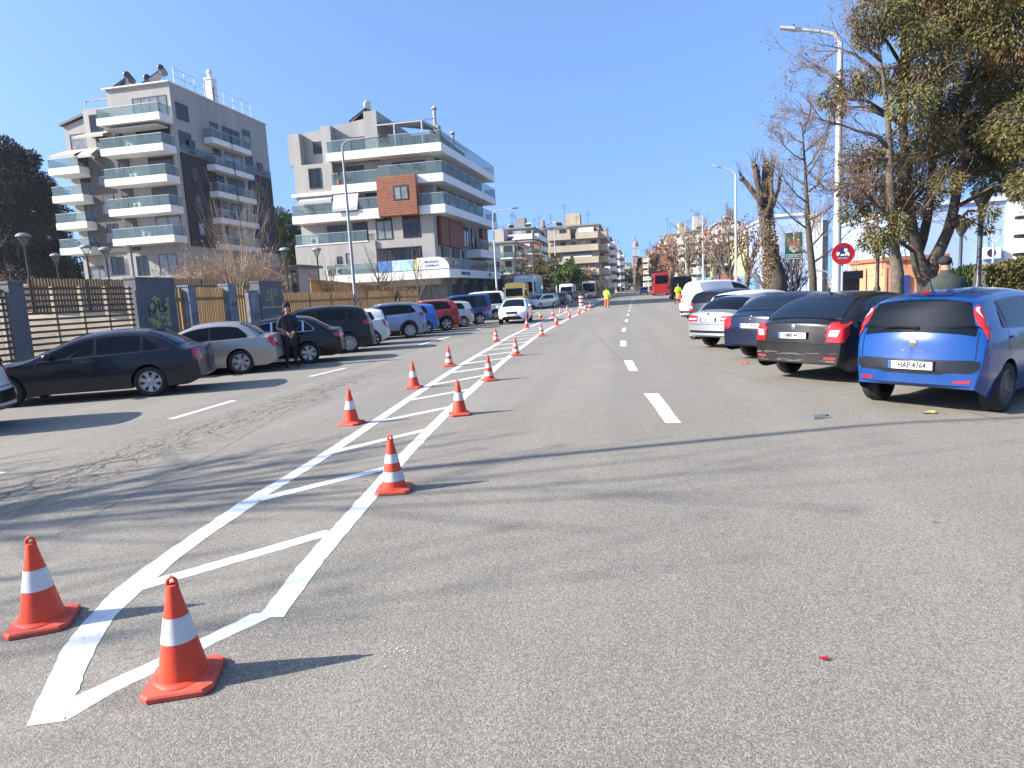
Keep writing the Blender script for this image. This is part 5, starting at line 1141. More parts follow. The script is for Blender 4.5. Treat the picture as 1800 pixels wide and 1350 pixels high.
# bare tree standing in front of it, drawn limb by limb
rg = random.Random(4); YB = 17.6; base = at(1580, 503, Y=YB); base.z = .25
bt = thing('bare_tree', 'tall bare tree with grey limbs and dry leaves in front of the big conifer', 'tree', base); P = lambda x, y, Y=YB: at(x, y, Y=Y)-base
T, W_, tips = MB(), MB(), []; o = dict(wob=.2, up=.03, lv=2, nb=(5, 4), ang=.7, ls=(.45, .7), tap=.6, tr=.02, **{'from': .2})
T.tube([Vector((0, 0, -.2))]+path([(1578, 480), (1572, 440), (1570, 400), (1566, 350), (1564, 290), (1562, 230), (1558, 180), (1552, 130), (1545, 90), (1540, 60)], YB), [.16, .14, .13, .115, .10, .085, .07, .055, .042, .03, .015], 9)
for q in ([(1569, 386), (1548, 372), (1530, 362), (1517, 348), (1508, 335)], [(1570, 395), (1590, 384), (1612, 376), (1632, 368)], [(1565, 322), (1545, 318), (1520, 316), (1490, 325), (1462, 334), (1445, 330)], [(1563, 262), (1540, 240), (1505, 232), (1475, 222), (1440, 215), (1415, 205)], [(1560, 205), (1535, 195), (1510, 180), (1485, 155)], [(1558, 185), (1585, 172), (1610, 155), (1630, 140)], [(1555, 150), (1530, 115), (1505, 95), (1478, 82), (1460, 95)], [(1548, 105), (1520, 85), (1500, 60), (1495, 15)], [(1565, 300), (1590, 280), (1612, 268), (1640, 262)], [(1566, 340), (1588, 328), (1606, 312)], [(1562, 240), (1590, 215), (1625, 205)], [(1480, 150), (1460, 125), (1440, 108), (1420, 105)], [(1564, 280), (1538, 282), (1500, 275), (1470, 290)]):
    pp = path(q, YB+rg.uniform(-.1, .1)); yo = rg.uniform(-.9, .7); pp = [p+Vector((0, yo*i/len(pp), 0)) for i, p in enumerate(pp)]; n = len(pp); T.tube(pp, [.05-.042*i/(n-1) for i in range(n)], 6)
    for i in range(1, n):
        for k in range(3):
            d = (pp[i]-pp[i-1]).normalized(); a = rvec(rg); grow(T, W_, pp[i-1].lerp(pp[i], rg.random()), (d+a*.9).normalized(), rg.uniform(.45, .95), .013, 2, rg, o, tips)
for k in range(1500): pts, d = rg.choice(tips); card(W_, rg.choice(pts)+rvec(rg)*.05, rvec(rg)+Vector((0, 0, -.5)), rg.uniform(.03, .08), rg.uniform(.02, .04), rg, 1)
T.build('trunk', M['bark'], bt, smooth=True); W_.build('crown', [M['twig_red'], M['leaf_dry']], bt)
# pollarded, ivy covered trunk
rg = random.Random(9); YP = 27.0; base = at(1366, 512, Y=YP); base.z = .15; P = lambda x, y, Y=YP: at(x, y, Y=Y)-base
pt = thing('pollarded_tree', 'thick pollarded tree trunk with stubby cut limbs and dead ivy', 'tree', base); T = MB()
T.tube([Vector((0, 0, -.2))]+path([(1365, 490), (1359, 460), (1352, 430), (1346, 405), (1345, 380), (1343, 360)], YP), [.46, .38, .28, .24, .225, .215, .19], 14)
IV = MB(); ivt = [];
for q, r0 in (([(1343, 365), (1334, 350), (1322, 335), (1312, 322), (1304, 314)], .12), ([(1342, 360), (1335, 340), (1330, 315), (1326, 292)], .13), ([(1345, 365), (1344, 335), (1345, 305), (1346, 292)], .16), ([(1346, 365), (1352, 335), (1355, 310), (1356, 294)], .14), ([(1338, 355), (1332, 335), (1334, 312), (1332, 302)], .10), ([(1345, 390), (1360, 360), (1368, 335), (1371, 318)], .08), ([(1347, 380), (1358, 345), (1354, 318)], .11)):
    pp = path(q, YP+rg.uniform(-.3, .3)); T.tube(pp, [r0*(1-.35*i/(len(pp)-1)) for i in range(len(pp))], 8); T.ball(pp[-1], r0*.95, 8, 5)
    for k in range(7): a = pp[-1]; d = (rvec(rg)*.6+Vector((0, 0, .9))).normalized(); T.tube([a, a+d*rg.uniform(.3, .9)], [.018, .006], 4)
    for k in range(16): a = rg.choice(pp[1:]); d = rvec(rg); IV.tube([a, a+d*.2, a+d*.25+Vector((0, 0, -.3))], [.012, .008, .003], 3, cap=False)
for k in range(2300):
    z = rg.uniform(.4, 4.6); i = rg.uniform(0, 2*math.pi); rr = .30-.025*z; c = Vector((-.10*z, 0, z))+Vector((math.cos(i)*rr, math.sin(i)*rr, 0)); card(IV, c, Vector((math.cos(i)*.5, math.sin(i)*.5, rg.uniform(-1, .6)))+rvec(rg)*.6, rg.uniform(.08, .2), rg.uniform(.02, .07), rg)
T.build('trunk', M['bark_dark'], pt, smooth=True); IV.build('ivy', M['leaf_dry'], pt)
# other trees on the right
YT = 24.0; base = at(1430, 505, Y=YT); base.z = .17; P = lambda x, y, Y=YT: at(x, y, Y=Y)-base; rg = random.Random(33)
yt = thing('young_tree', 'slender bare tree with tiny hanging fruit beside the green board', 'tree', base); T, W_, tips = MB(), MB(), []; o = dict(wob=.18, up=.04, lv=2, nb=(6, 4), ang=.6, ls=(.45, .7), tap=.6, tr=.02, **{'from': .2})
tp = [Vector((.02, 0, -.2))]+path([(1429, 490), (1426, 455), (1422, 415), (1419, 370), (1417, 330), (1415, 290), (1412, 250), (1409, 215)], YT); T.tube(tp, [.15, .13, .115, .10, .08, .062, .045, .028, .01], 9)
for k in range(17):
    f = .22+.74*k/16; i = min(len(tp)-2, int(f*(len(tp)-1))); q = tp[i].lerp(tp[i+1], f*(len(tp)-1)-i); a = k*2.4+rg.uniform(-.4, .4); L = 2.35*(1-.62*f)*rg.uniform(.75, 1.1)
    d = Vector((math.cos(a), .8*math.sin(a), rg.uniform(.25, .75))).normalized(); pp = [q, q+d*L*.35, q+d*L*.7+Vector((0, 0, L*.10)), q+d*L+Vector((0, 0, L*.28))]; T.tube(pp, [.034*(1-.6*f)+.008, .022*(1-.5*f)+.006, .014, .005], 5)
    for n_ in range(8): i2 = rg.choice((0, 1, 2)); dd = (pp[i2+1]-pp[i2]).normalized(); grow(T, W_, pp[i2].lerp(pp[i2+1], rg.random()), (dd+rvec(rg)*.8).normalized(), L*rg.uniform(.3, .5), .011, 2, rg, o, tips)
for k in range(2300): pts, d = rg.choice(tips); card(W_, rg.choice(pts)+rvec(rg)*.04, rvec(rg)+Vector((0, 0, -1)), rg.uniform(.03, .07), rg.uniform(.025, .045), rg, 1)
T.build('trunk', M['bark_dark'], yt, smooth=True); W_.build('crown', [M['twig_red'], M['leaf_dry']], yt)
for i, (px, Y, h, sd, lb, lf, n) in enumerate(((1312, 46, 6.8, 41, 'small bare forked tree in front of the yellow school wing', 'leaf_dry', 250), (1285, 52, 7.4, 42, 'bare tree with a few rusty leaves left of the third street lamp', 'leaf_rust', 900), (1262, 60, 8.0, 43, 'bare dark tree in front of the orange yellow house', 'leaf_dry', 500), (1240, 70, 8.5, 44, 'bare tree between the two grey street lamps on the right', 'leaf_dry', 600), (1213, 84, 9.0, 45, 'bare upright tree in front of the white flats on the right', 'leaf_dry', 700), (1196, 98, 9, 46, 'brownish street tree in front of the cream flats', 'leaf_rust', 2200), (1180, 118, 10, 47, 'rust leaved street tree above the red bus', 'leaf_rust', 4200), (1166, 140, 11, 48, 'dense rust leaved street tree behind the red bus', 'leaf_rust', 5200), (1152, 170, 12, 49, 'far rust leaved street tree left of the red bus', 'leaf_rust', 5200), (1142, 205, 13, 50, 'farthest rust leaved tree on the right of the street', 'leaf_rust', 4200))):
    b = at(px, 505, Y=Y); bare_tree('street_tree', lb, (b.x, Y, .1), h, .16+.001*Y, sd, lv=3, nb=(7, 5, 4), ang=.6, leaves=n, leafm=lf, leafs=.10+.0012*Y, bark='bark', twig='twig_red', trunk=.45, up=.08)
rg = random.Random(77); b = at(1126, 490, Y=215); t = thing('cypress_tree', 'dark green conical tree at the foot of the church tower', 'tree', (b.x, 215, 0)); q = MB(); q.tube([(0, 0, 0), (0, 0, 9)], [.3, .05], 7); q.build('trunk', M['bark_dark'], t); q = MB()
for k in range(16): clump(q, Vector((0, 0, 1+k*.62)), 2.3*(1-k/19), 240, rg, .5, .18, .2)
q.build('crown', M['pine_dark'], t)
# left: dark pines behind the park
def pine(name, label, base, clumps, trunks, Y, l=.5, wd=.16, dens=330, lm='pine_dark'):
    t = thing(name, label, 'tree', base); b = Vector(base); q = MB(); rg = random.Random(len(clumps)*7+int(base[1]))
    for pp, r0 in trunks: P_ = [at(x, y, Y=Y)-b for x, y in pp]; q.tube(P_, [r0*(1-.5*i/(len(P_)-1)) for i in range(len(P_))], 7)
    q.build('trunk', M['bark'], t, smooth=True); q = MB()
    for x, y, r in clumps: c = at(x, y, Y=Y+rg.uniform(-3, 3))-b; rm = r*Y*1.3/1138; clump(q, c, rm, int(dens*2.6*(rm/1.5)**1.8), rg, l, wd, .1, .1)
    q.build('crown', M[lm], t); return t
b = at(20, 500, Y=78); pine('pine_tree', 'tall dark pine at the left edge behind the park', (b.x, 78, 0), [(5, 262, 22), (28, 285, 26), (0, 310, 34), (50, 280, 16), (45, 325, 30), (10, 355, 38), (62, 345, 24), (-30, 300, 40), (-30, 360, 40), (30, 400, 36), (-10, 420, 40), (20, 450, 36), (-20, 470, 40), (45, 480, 30), (5, 500, 36)], [([(8, 520), (10, 420), (8, 300)], .28), ([(38, 520), (30, 430), (28, 300)], .2)], 78)
b = at(75, 500, Y=84); pine('pine_tree', 'dark pine crowding the left corner of the grey block of flats', (b.x, 84, 0), [(70, 320, 20), (85, 345, 26), (100, 385, 26), (60, 375, 34), (85, 420, 32), (110, 440, 26), (40, 440, 36), (75, 462, 34), (100, 475, 30), (60, 495, 34), (125, 480, 26), (95, 505, 30)], [([(75, 520), (78, 430), (75, 330)], .25), ([(105, 520), (100, 440), (98, 390)], .18)], 84)
b = at(500, 480, Y=95); pine('pine_tree', 'dark green tree in the gap between the two big blocks of flats', (b.x, 95, 0), [(492, 380, 14), (505, 398, 22), (488, 410, 24), (515, 420, 22), (500, 440, 26), (485, 455, 24), (518, 455, 22)], [([(500, 520), (500, 440), (496, 390)], .3)], 95, lm='leaf_green', dens=260)
# bare shrubs and saplings in the park on the left
for i, (px, py, Y, h, sd, lb, st, sp) in enumerate(((322, 500, 40, 3.6, 61, 'low tan bare shrub in front of the charcoal flats', 9, .8), (365, 500, 42, 4.6, 62, 'wide brown bare shrub tree left of the tall sapling', 10, .75), (438, 500, 42, 4.4, 64, 'bare bushy shrub right of the tall sapling by the charcoal flats', 9, .8), (40, 470, 44, 4.0, 65, 'bare brown shrub under the dark pines at left edge', 9, .8))):
    b = at(px, py, Y=Y); bare_tree('bare_shrub', lb, (b.x, Y, .8), h, .075, sd, lv=3, nb=(9, 6, 4), ang=.6, ls=(.5, .8), trunk=.55, bark='twig_tan', twig='twig_tan', stems=st, spread=sp, up=.03, cat='shrub', tr=.2, leaves=1500, leafm='leaf_rust', leafs=.13, group='bare shrubs in the park')
b = at(420, 548, X=-16.2); bare_tree('sapling', 'tall bare sapling with upright pale twigs by the graffiti fence', (-16.2, b.y, .15), 5.0, .075, 63, lv=3, nb=(13, 7, 3), ang=.5, rk=(.3, .45), ls=(.5, .75), trunk=.62, bark='bark', twig='twig_tan', up=.14, frm=.35, cat='tree')
for px, Y, h, sd, lb in ((733, 47, 6.4, 71, 'bare street tree with pale lower trunk by the white railing'), (663, 43, 6.2, 72, 'thin bare street tree in front of the banner railing'), (572, 38, 5.0, 73, 'thin bare tree beside the leftmost lamp of the corner block'), (690, 40, 4.4, 74, 'small reddish bare tree above the end of the timber fence'), (612, 34, 3.6, 75, 'low bare bush tree at foot of tall street lamp')):
    b = at(px, 520, Y=Y); bare_tree('sapling', lb, (b.x, Y, .1), h, .085, sd, lv=3, nb=(7, 5, 3), ang=.55, ls=(.45, .7), trunk=.5, bark='bark', twig='twig_red', up=.09, leaves=120)
# trees in the middle distance on the left
for px, Y, h, sd, lb, lf, n, ls_, bk in ((880, 84, 5.6, 81, 'olive brown tree beside the blue awning shop', 'leaf_olive', 3600, .2, 'bark'), (915, 88, 8.2, 82, 'round brown bare tree above the yellow van', 'leaf_dry', 2200, .16, 'bark'), (955, 96, 8.6, 83, 'olive green tree right of the dark lamp post', 'leaf_olive', 5200, .24, 'bark'), (1002, 108, 8.4, 84, 'fresh green tree in front of the big beige flats', 'leaf_green', 8000, .28, 'bark'), (1030, 122, 7.5, 85, 'dark brown bare tree in front of the beige flats', 'leaf_dry', 2200, .2, 'bark_dark'), (1052, 150, 8, 86, 'bare street tree at the corner of the beige flats', 'leaf_dry', 1800, .2, 'bark_dark'), (1072, 190, 9.5, 87, 'dull green street tree below the slim white flats', 'leaf_olive', 3000, .35, 'bark_dark'), (1088, 235, 10, 88, 'far bare street tree under the distant flats on left', 'leaf_dry', 2600, .35, 'bark_dark'), (1102, 290, 11, 89, 'farthest dark street tree left of church tower', 'leaf_olive', 3000, .45, 'bark_dark')):
    b = at(px, 505, Y=Y); bare_tree('street_tree', lb, (b.x, Y, .1), h, .2, sd, lv=3, nb=(9, 6, 4), ang=.75, ls=(.5, .72), trunk=.40, leaves=n, leafm=lf, leafs=ls_, bark=bk, twig='twig_red', up=.03)
# hedge, round bush
def bush(name, label, c, r, n, lm, l, wd, cat):
    rg = random.Random(int(c[0]*13)); t = thing(name, label, cat, c); q = MB()
    for k in range(9): q.tube([(0, 0, 0), rvec(rg)*.5+Vector((0, 0, r[2]*.8)), Vector((rg.uniform(-.7, .7)*r[0], rg.uniform(-.7, .7)*r[1], r[2]*1.4))], [.03, .02, .008], 5)
    q.build('stem', M['bark'], t); q = MB()
    for k in range(n):
        v = rvec(rg).normalized()*(.72+.3*rg.random()); v = Vector((v.x*r[0], v.y*r[1], v.z*r[2]+r[2])); card(q, v, rvec(rg)+v.normalized()*.6, l*rg.uniform(.6, 1.4), wd*rg.uniform(.7, 1.3), rg)
    q.build('foliage', M[lm], t)
a = at(1706, 497, Y=26); bush('round_bush', 'round dark green bush beside the warden', (a.x, 26, .3), (1.0, 1.0, .75), 5200, 'leaf_green', .13, .07, 'bush')
rgh = random.Random(8); a = at(1732, 495, Y=24); b = at(1850, 495, Y=24); t = thing('hedge', 'long clipped hedge with reddish tips at right edge', 'hedge', ((a.x+b.x)/2, 24.5, .35)); q = MB(); L = (b.x-a.x)/2
for k in range(15000):
    f = rgh.choice('tfff'); x = rgh.uniform(-L, L); z = 1.45+rgh.gauss(0, .05) if f == 't' else rgh.uniform(0, 1.5); y = rgh.uniform(-.6, .6) if f == 't' else -.6+rgh.gauss(0, .06); card(q, Vector((x, y, z+.12*math.sin(x*2.1))), rvec(rgh)+Vector((0, -.5, .4)), rgh.uniform(.06, .15), rgh.uniform(.03, .06), rgh)
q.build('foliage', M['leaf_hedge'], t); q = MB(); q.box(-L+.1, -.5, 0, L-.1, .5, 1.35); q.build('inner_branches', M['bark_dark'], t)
rg = random.Random(5); a = at(1392, 500, Y=27.6); bare_tree('dry_shrub', 'dry brown shrub at the foot of the pollarded trunk', (a.x-.25, 27.8, .2), 2.6, .05, 90, lv=2, nb=(8, 6), ang=.5, ls=(.5, .8), trunk=.6, bark='twig_red', twig='twig_red', stems=9, spread=.6, up=.06, leaves=900, leafm='leaf_rust', leafs=.07, cat='shrub', tr=.2)
# two leafless trees just outside the left of the frame; their branch shadows streak the road
bare_tree('bare_tree', 'leafless roadside tree outside the left of the photo whose shadow streaks the road', (-16.2, .6, .1), 12.5, .22, 101, lv=3, nb=(8, 6, 5), ang=.75, ls=(.5, .72), trunk=.42, bark='bark', twig='twig_red', up=.05, tr=.03, leaves=250, leafs=.1)
bare_tree('bare_tree', 'second leafless roadside tree outside the photo, nearer the camera side', (-17.6, -1.6, .1), 12.0, .2, 102, lv=3, nb=(8, 6, 5), ang=.75, ls=(.5, .72), trunk=.42, bark='bark', twig='twig_red', up=.05, tr=.03, leaves=250, leafs=.1)
# ================================================================ street furniture
def street_lamp(label, base, h, arm, az, mt='galv', r=.095, dark=False, up=.35):
    "round tapered pole, curved arm and flat LED head; az is the direction of the arm"
    t = thing('street_lamp', label, 'street lamp', base); q = MB(); q.lathe([(r*1.7, 0), (r*1.7, .05), (r*1.15, .08), (r*1.12, 1.1), (r, 1.15), (r*.62, h-.5)], 14); q.build('pole', M[mt], t, smooth=40)
    d = Vector((math.cos(az), math.sin(az), 0)); q = MB(); pts = [Vector((0, 0, h-.55)), Vector((0, 0, h-.22)), d*.06+Vector((0, 0, h-.06)), d*.16+Vector((0, 0, h+.04)), d*.32+Vector((0, 0, h+.12)), d*(arm*.65)+Vector((0, 0, h+.12+(up-.12)*.55)), d*arm+Vector((0, 0, h+up))]
    q.tube(pts, [r*.6, r*.55, r*.5, r*.46, r*.42, r*.38, r*.34], 9); q.build('arm', M[mt], t, smooth=40)
    q = MB(); u = d.cross(Vector((0, 0, 1))); e = (pts[-1]-pts[-2]).normalized(); a = pts[-1]-e*.05; b_ = a+e*.62
    for p0, p1, w0, w1, hh in ((a, a+e*.2, .05, .13, .05), (a+e*.2, b_, .13, .11, .035)):
        up_ = Vector((0, 0, hh)); q.add([p0-u*w0-up_, p0+u*w0-up_, p1+u*w1-up_, p1-u*w1-up_, p0-u*w0+up_, p0+u*w0+up_, p1+u*w1+up_*.6, p1-u*w1+up_*.6], [(3, 2, 1, 0), (4, 5, 6, 7), (0, 1, 5, 4), (1, 2, 6, 5), (2, 3, 7, 6), (3, 0, 4, 7)])
    q.build('lamp_head', M['dark_steel'] if dark else M['steel'], t); q = MB(); c = a+e*.22; q.tube([c, c+Vector((0, 0, .13))], [.03, .028], 8); q.build('sensor', M['dark_steel'], t)
    return t
WEST = rad(180)
street_lamp('tall white lamp post on the right pavement behind the red round sign', (6.30, 22, .15), 8.65, 1.12, rad(172), 'white_pole' if 'white_pole' in M else 'galv', .13)
street_lamp('grey lamp post just left of the pollarded trunk', (6.75, 45, .15), 8.55, .95, rad(175))
street_lamp('smaller looking grey lamp post above the white van in the row', (7.05, 68, .15), 8.4, 1.0, WEST)
street_lamp('fourth lamp post on the right seen over the bus', (7.3, 92, .15), 8.4, 1.0, WEST)
street_lamp('tall grey lamp post rising in front of the pale corner block', (-14.7, 33.2, .1), 9.85, 1.9, rad(4), 'grey_pole', dark=True, up=.2)
street_lamp('lamp post at the far end of the wrap-round balconies', (-12.75, 61.6, .1), 9.3, 1.9, rad(0), dark=True, up=.2)
street_lamp('dark lamp post with upswept arm in front of the red topped flats', (-12.3, 84.5, .1), 9.4, 2.6, rad(0), 'dark_steel', up=.9)
for i, (px, pyt, Y, lb) in enumerate(((1161-187, 405, 108, 'lamp post in front of the left part of the beige flats'), (1012, 420, 130, 'thin lamp post in the middle of the beige flats'), (1043, 452, 160, 'distant lamp post at the corner of the beige flats'))):
    a = at(px, pyt, Y=Y); street_lamp(lb, (a.x, Y, .1), a.z, 1.8, 0, up=.25)
street_lamp('lamp post outside the photo on left whose long shadow crosses the road', (-11.75, 2.75, .12), 9.15, 1.9, rad(5))
def park_lamp(label, px, py, Y, zb):
    a = at(px, py, Y=Y); t = thing('park_lamp', label, 'park lamp', (a.x, Y, zb)); h = a.z-zb; q = MB(); q.lathe([(.09, 0), (.09, .6), (.05, .7), (.045, h-.55), (.07, h-.5)], 10); q.build('pole', M['dark_steel'], t, smooth=40)
    q = MB(); q.lathe([(.07, h-.5), (.24, h-.12), (.26, h-.1), (.001, h-.1)], 16); q.build('lamp_bowl', M['balcony_glass'], t, smooth=40); q = MB(); q.lathe([(.30, h-.10), (.27, h-.02), (.15, h+.05), (.001, h+.07)], 18); q.build('lamp_cap', M['concrete'], t, smooth=40)
    q = MB(); [q.tube([(.05*math.cos(k), .05*math.sin(k), h-.5), (.26*math.cos(k), .26*math.sin(k), h-.1)], .012, 5) for k in (0, 1.57, 3.14, 4.71)]; q.build('bracket', M['dark_steel'], t); return t
for l_ in ((('biggest mushroom park lamp against the dark pines'), 40, 412, 25, 1.2), ('mushroom park lamp over the middle of the slat fence', 150, 432, 28, 1.0), ('mushroom park lamp just right of it over the slat fence', 184, 436, 30, 1.0), ('small mushroom park lamp against the trees left of the flats', 97, 447, 34, 1.2), ('mushroom park lamp in the gap between the two blocks of flats', 500, 437, 34, .6), ('mushroom park lamp against the pale wall of the corner block', 556, 437, 38, .5)): park_lamp(*l_)
def dark_post(label, px, pyt, Y, lamp=True):
    a = at(px, pyt, Y=Y); t = thing('park_lamp', label, 'park lamp', (a.x, Y, .3)); h = a.z-.3; q = MB(); q.lathe([(.12, 0), (.12, .9), (.07, 1.0), (.06, h-.6)], 10); q.build('pole', M['dark_steel'], t, smooth=40)
    q = MB(); q.lathe([(.06, h-.6), (.3, h-.12), (.3, h-.08), (.05, h)], 12); q.build('lamp_bowl', M['dark_steel'], t, smooth=40)
dark_post('dark park post among the branches right of the conifer fork', 1727, 330, 21); dark_post('thin dark park post behind the warden', 1691, 390, 30); dark_post('dark park post left of the orange kiosk', 1544, 420, 26); 
a = at(1748, 405, Y=36); t = thing('park_lamp', 'pale goblet shaped park lamp in front of the large blue wall', 'park lamp', (a.x, 36, .3)); h = a.z-.3; q = MB(); q.lathe([(.08, 0), (.05, .8), (.045, h-.6)], 8); q.build('pole', M['steel'], t); q = MB(); [q.tube([(.04*c, .04*s_, h-.6), (.22*c, .22*s_, h-.35), (.28*c, .28*s_, h)], .02, 5) for c, s_ in ((1, 0), (0, 1), (-1, 0), (0, -1))]; q.lathe([(.3, h), (.3, h+.04), (.001, h+.06)], 12); q.build('lamp_cap', M['steel'], t)
# no-parking sign with tow truck
a = at(1482, 446, Y=20.6); t = thing('road_sign', 'round red tow-away sign with white car symbols beside the white lamp post', 'road sign', (a.x, 20.6, .15)); z = a.z-.15; q = MB(); q.tube([(0, .06, 0), (0, .06, z+.28)], .03, 10); q.build('pole', M['galv'], t)
q = MB(); q.lathe([(.001, -.012), (.31, -.012), (.315, 0), (.31, .012), (.001, .012)], 40, (0, 0, z), axis='y'); disc = q.build('sign_face', M['sign_red'], t, smooth=40)
q = MB(); q.lathe([(.17, -.016), (.001, -.016)], 32, (.01, 0, z+.03), axis='y'); [q.prism([(x*.34+.0, z+y*.34) for x, y in pp], -.0175, -.0165, plane='xz') for pp in ()]; q.build('blue_field', M['sign_blue'], t).parent = disc
q = MB(); F_ = lambda pp, y0=-.022: q.prism([(x, z+y) for x, y in pp], y0, y0+.004, plane='xz')
F_([(-.19, -.02), (-.10, -.02), (-.09, .03), (-.12, .06), (-.18, .05)]); F_([(-.09, -.06), (.03, -.06), (.05, -.01), (-.05, -.01)]); F_([(.03, -.03), (.17, -.04), (.17, .0), (.13, .05), (.06, .04)]); F_([(.02, .06), (.11, .05), (.11, .14), (.02, .15)])
[q.lathe([(.03, -.023), (.001, -.023)], 12, (x, 0, z+y), axis='y') for x, y in ((-.15, -.03), (.06, -.045), (.14, -.05))]; q.build('tow_symbol', M['sign_white'], t).parent = disc
q = MB(); q.bar((-.2, -.02, z+.2), (.2, -.02, z-.2), .035, .006); q.build('diagonal_bar', M['sign_red'], t).parent = disc
text_mb('ΓΕΡΑΝΟΣ', .06, (0, -.024, z-.13), (1, 0, 0), (0, 0, 1), .002).build('sign_lettering', M['sign_white'], t).parent = disc
# green information board on two posts
a = at(1395, 432, Y=26); t = thing('information_board', 'green board with a crest and white lettering on two thin posts', 'sign', (a.x, 26, .15)); z = a.z-.15; q = MB(); [q.tube([(x, .04, 0), (x, .04, z+.4)], .025, 8) for x in (-.06, .10)]; q.build('post', M['dark_steel'], t)
q = MB(); q.box(-.30, -.02, z-.50, .30, .02, z+.48); bd = q.build('board', M['sign_green'], t)
q = MB(); [q.box(*v) for v in ((-.27, -.024, z-.47, -.255, -.0205, z-.32), (.255, -.024, z-.47, .27, -.0205, z-.32), (-.27, -.024, z-.325, .27, -.0205, z-.31), (-.27, -.024, z-.475, .27, -.0205, z-.46))]; q.build('board_frame', M['sign_white'], t).parent = bd
text_mb('ΔΗΜΟΣ', .11, (0, -.024, z-.39), (1, 0, 0), (0, 0, 1), .003).build('board_lettering', M['sign_white'], t).parent = bd
q = MB(); q.prism([(-.16, z+.02), (.16, z+.02), (.19, z+.18), (.08, z+.14), (.0, z+.40), (-.08, z+.14), (-.19, z+.18)], -.026, -.0205, plane='xz'); q.build('crest', M['red_plaster'], t).parent = bd
q = MB(); q.prism([(-.17, z), (.17, z), (.15, z-.14), (0, z-.27), (-.15, z-.14)], -.027, -.0205, plane='xz'); [q.ball((x, -.03, z+y), (.03, .01, .04), 8, 6) for x, y in ((0, .42), (-.17, .2), (.17, .2), (0, .28))]; q.build('crest_shield', M['cream_plaster'], t).parent = bd
text_mb('ΑΚ', .13, (0, -.029, z-.10), (1, 0, 0), (0, 0, 1), .003).build('crest_letters', M['sign_green'], t).parent = bd
# thin mesh fence and planter in the park on the right
a = at(1432, 500, Y=36); b = at(1560, 500, Y=36); r = thing('wire_fence', 'thin metal railing across the park behind the parked cars on right', 'fence', ((a.x+b.x)/2, 36, .15)); q = MB(); zt = 2.0
n = 7
for k in range(n+1): x = a.x+(b.x-a.x)*k/n; q.bar((x, 36, .15), (x, 36, zt), .05)
put('post', q, M['dark_steel'], r); q = MB()
for z in (zt, zt-.35, .9): q.bar((a.x, 36, z), (b.x, 36, z), .035)
put('rail', q, M['steel'], r)
a = at(1495, 497, Y=24); t = thing('planter', 'square dark planter with thin stalks beside the white lamp post', 'planter', (a.x, 24, .15)); q = MB(); q.prism([(-.22, -.22), (.22, -.22), (.22, .22), (-.22, .22)], 0, 1.45); q.box(-.30, -.30, 1.451, .30, .30, 1.72) ; q.build('box', M['black'], t); q = MB(); [q.tube([(x, 0, 1.72), (x*1.6, 0, 2.5)], .015, 5) for x in (-.1, .08, .15)]; q.build('stalk', M['twig_tan'], t)
a = at(1440, 500, Y=30); t = thing('bicycle_rack', 'hooped metal rack behind the parked cars on right', 'rack', (a.x, 30, .15)); q = MB(); q.tube([(-.5+.5*(1-math.cos(math.pi*k/12)), 0, 1.35+.5*math.sin(math.pi*k/12)) for k in range(13)], .025, 6); q.bar((-.5, 0, 0), (-.5, 0, 1.35), .05); q.bar((.5, 0, 0), (.5, 0, 1.35), .05); q.build('hoop', M['galv'], t)
# ---- park boundary on the left
FX = -15.0
def fy(px, py=540): return at(px, py, X=FX).y
def fpanel(name, label, p0, p1, zt, cat='fence'): y0, y1 = fy(p0), fy(p1); return thing(name, label, cat, (FX, (y0+y1)/2, .1)), y0, y1
M['slat_wood'] = mat('slat_wood', (.115, .095, .075), .85, var=.3, scale=5)
def slat_fence(label, p0, p1, zt=2.5, n=15):
    t, y0, y1 = fpanel('slat_fence', label, p0, p1, zt); q = MB(); np_ = max(2, round((y1-y0)/.9)+1)
    for k in range(np_): y = y0+.05+(y1-y0-.1)*k/(np_-1); q.box(FX-.05, y-.035, .1, FX+.05, y+.035, zt)
    put('post', q, M['pale_wood'], t); q = MB()
    for k in range(n): z = .3+(zt-.36)*k/(n-1); q.box(FX+.052, y0, z-.03, FX+.09, y1, z+.03)
    put('slat', q, M['slat_wood'], t)
def pillar(label, p0, p1, zt, mt, txt=()):
    t, y0, y1 = fpanel('fence_pillar', label, p0, p1, zt, 'pillar'); q = MB(); q.box(FX-.2, y0+.01, .1, FX+.2, y1-.01, zt); q.box(FX-.22, y0-.01, zt+.001, FX+.22, y1+.01, zt+.06); b_ = put('wall', q, M[mt], t)
    for s_, size, dy, z, m_ in txt: put('graffiti', text_mb(s_, size, (FX+.205, (y0+y1)/2+dy, z), (0, 1, .03), (0, 0, 1), .006), M[m_], t, sub=b_)
    return t, y0, y1, b_
def plank_fence(label, p0, p1, zt, mt='fence_wood', X=None, z0=.1, w_=.11, rail=True):
    X = X or FX; y0, y1 = (at(p0, 540, X=X).y, at(p1, 540, X=X).y); t = thing('plank_fence', label, 'fence', (X, (y0+y1)/2, z0)); q = MB(); n = max(2, int((y1-y0)/(w_*1.35))); rg = random.Random(int(p0))
    for k in range(n): y = y0+(y1-y0)*k/n; dz = rg.uniform(-.015, .02); q.box(X-.02, y, z0, X+.02+rg.uniform(0, .006), y+w_, zt+dz)
    put('planks', q, M[mt], t); q = MB()
    for z in (z0+.5, zt-.4): q.box(X-.07, y0, z, X-.021, y1, z+.09)
    nn = max(1, round((y1-y0)/2.4))
    for k in range(nn+1): y = y0+(y1-y0)*k/nn; q.box(X-.15, y-.05, z0, X-.071, y+.05, zt)
    put('frame', q, M['bark_dark'], t); return t
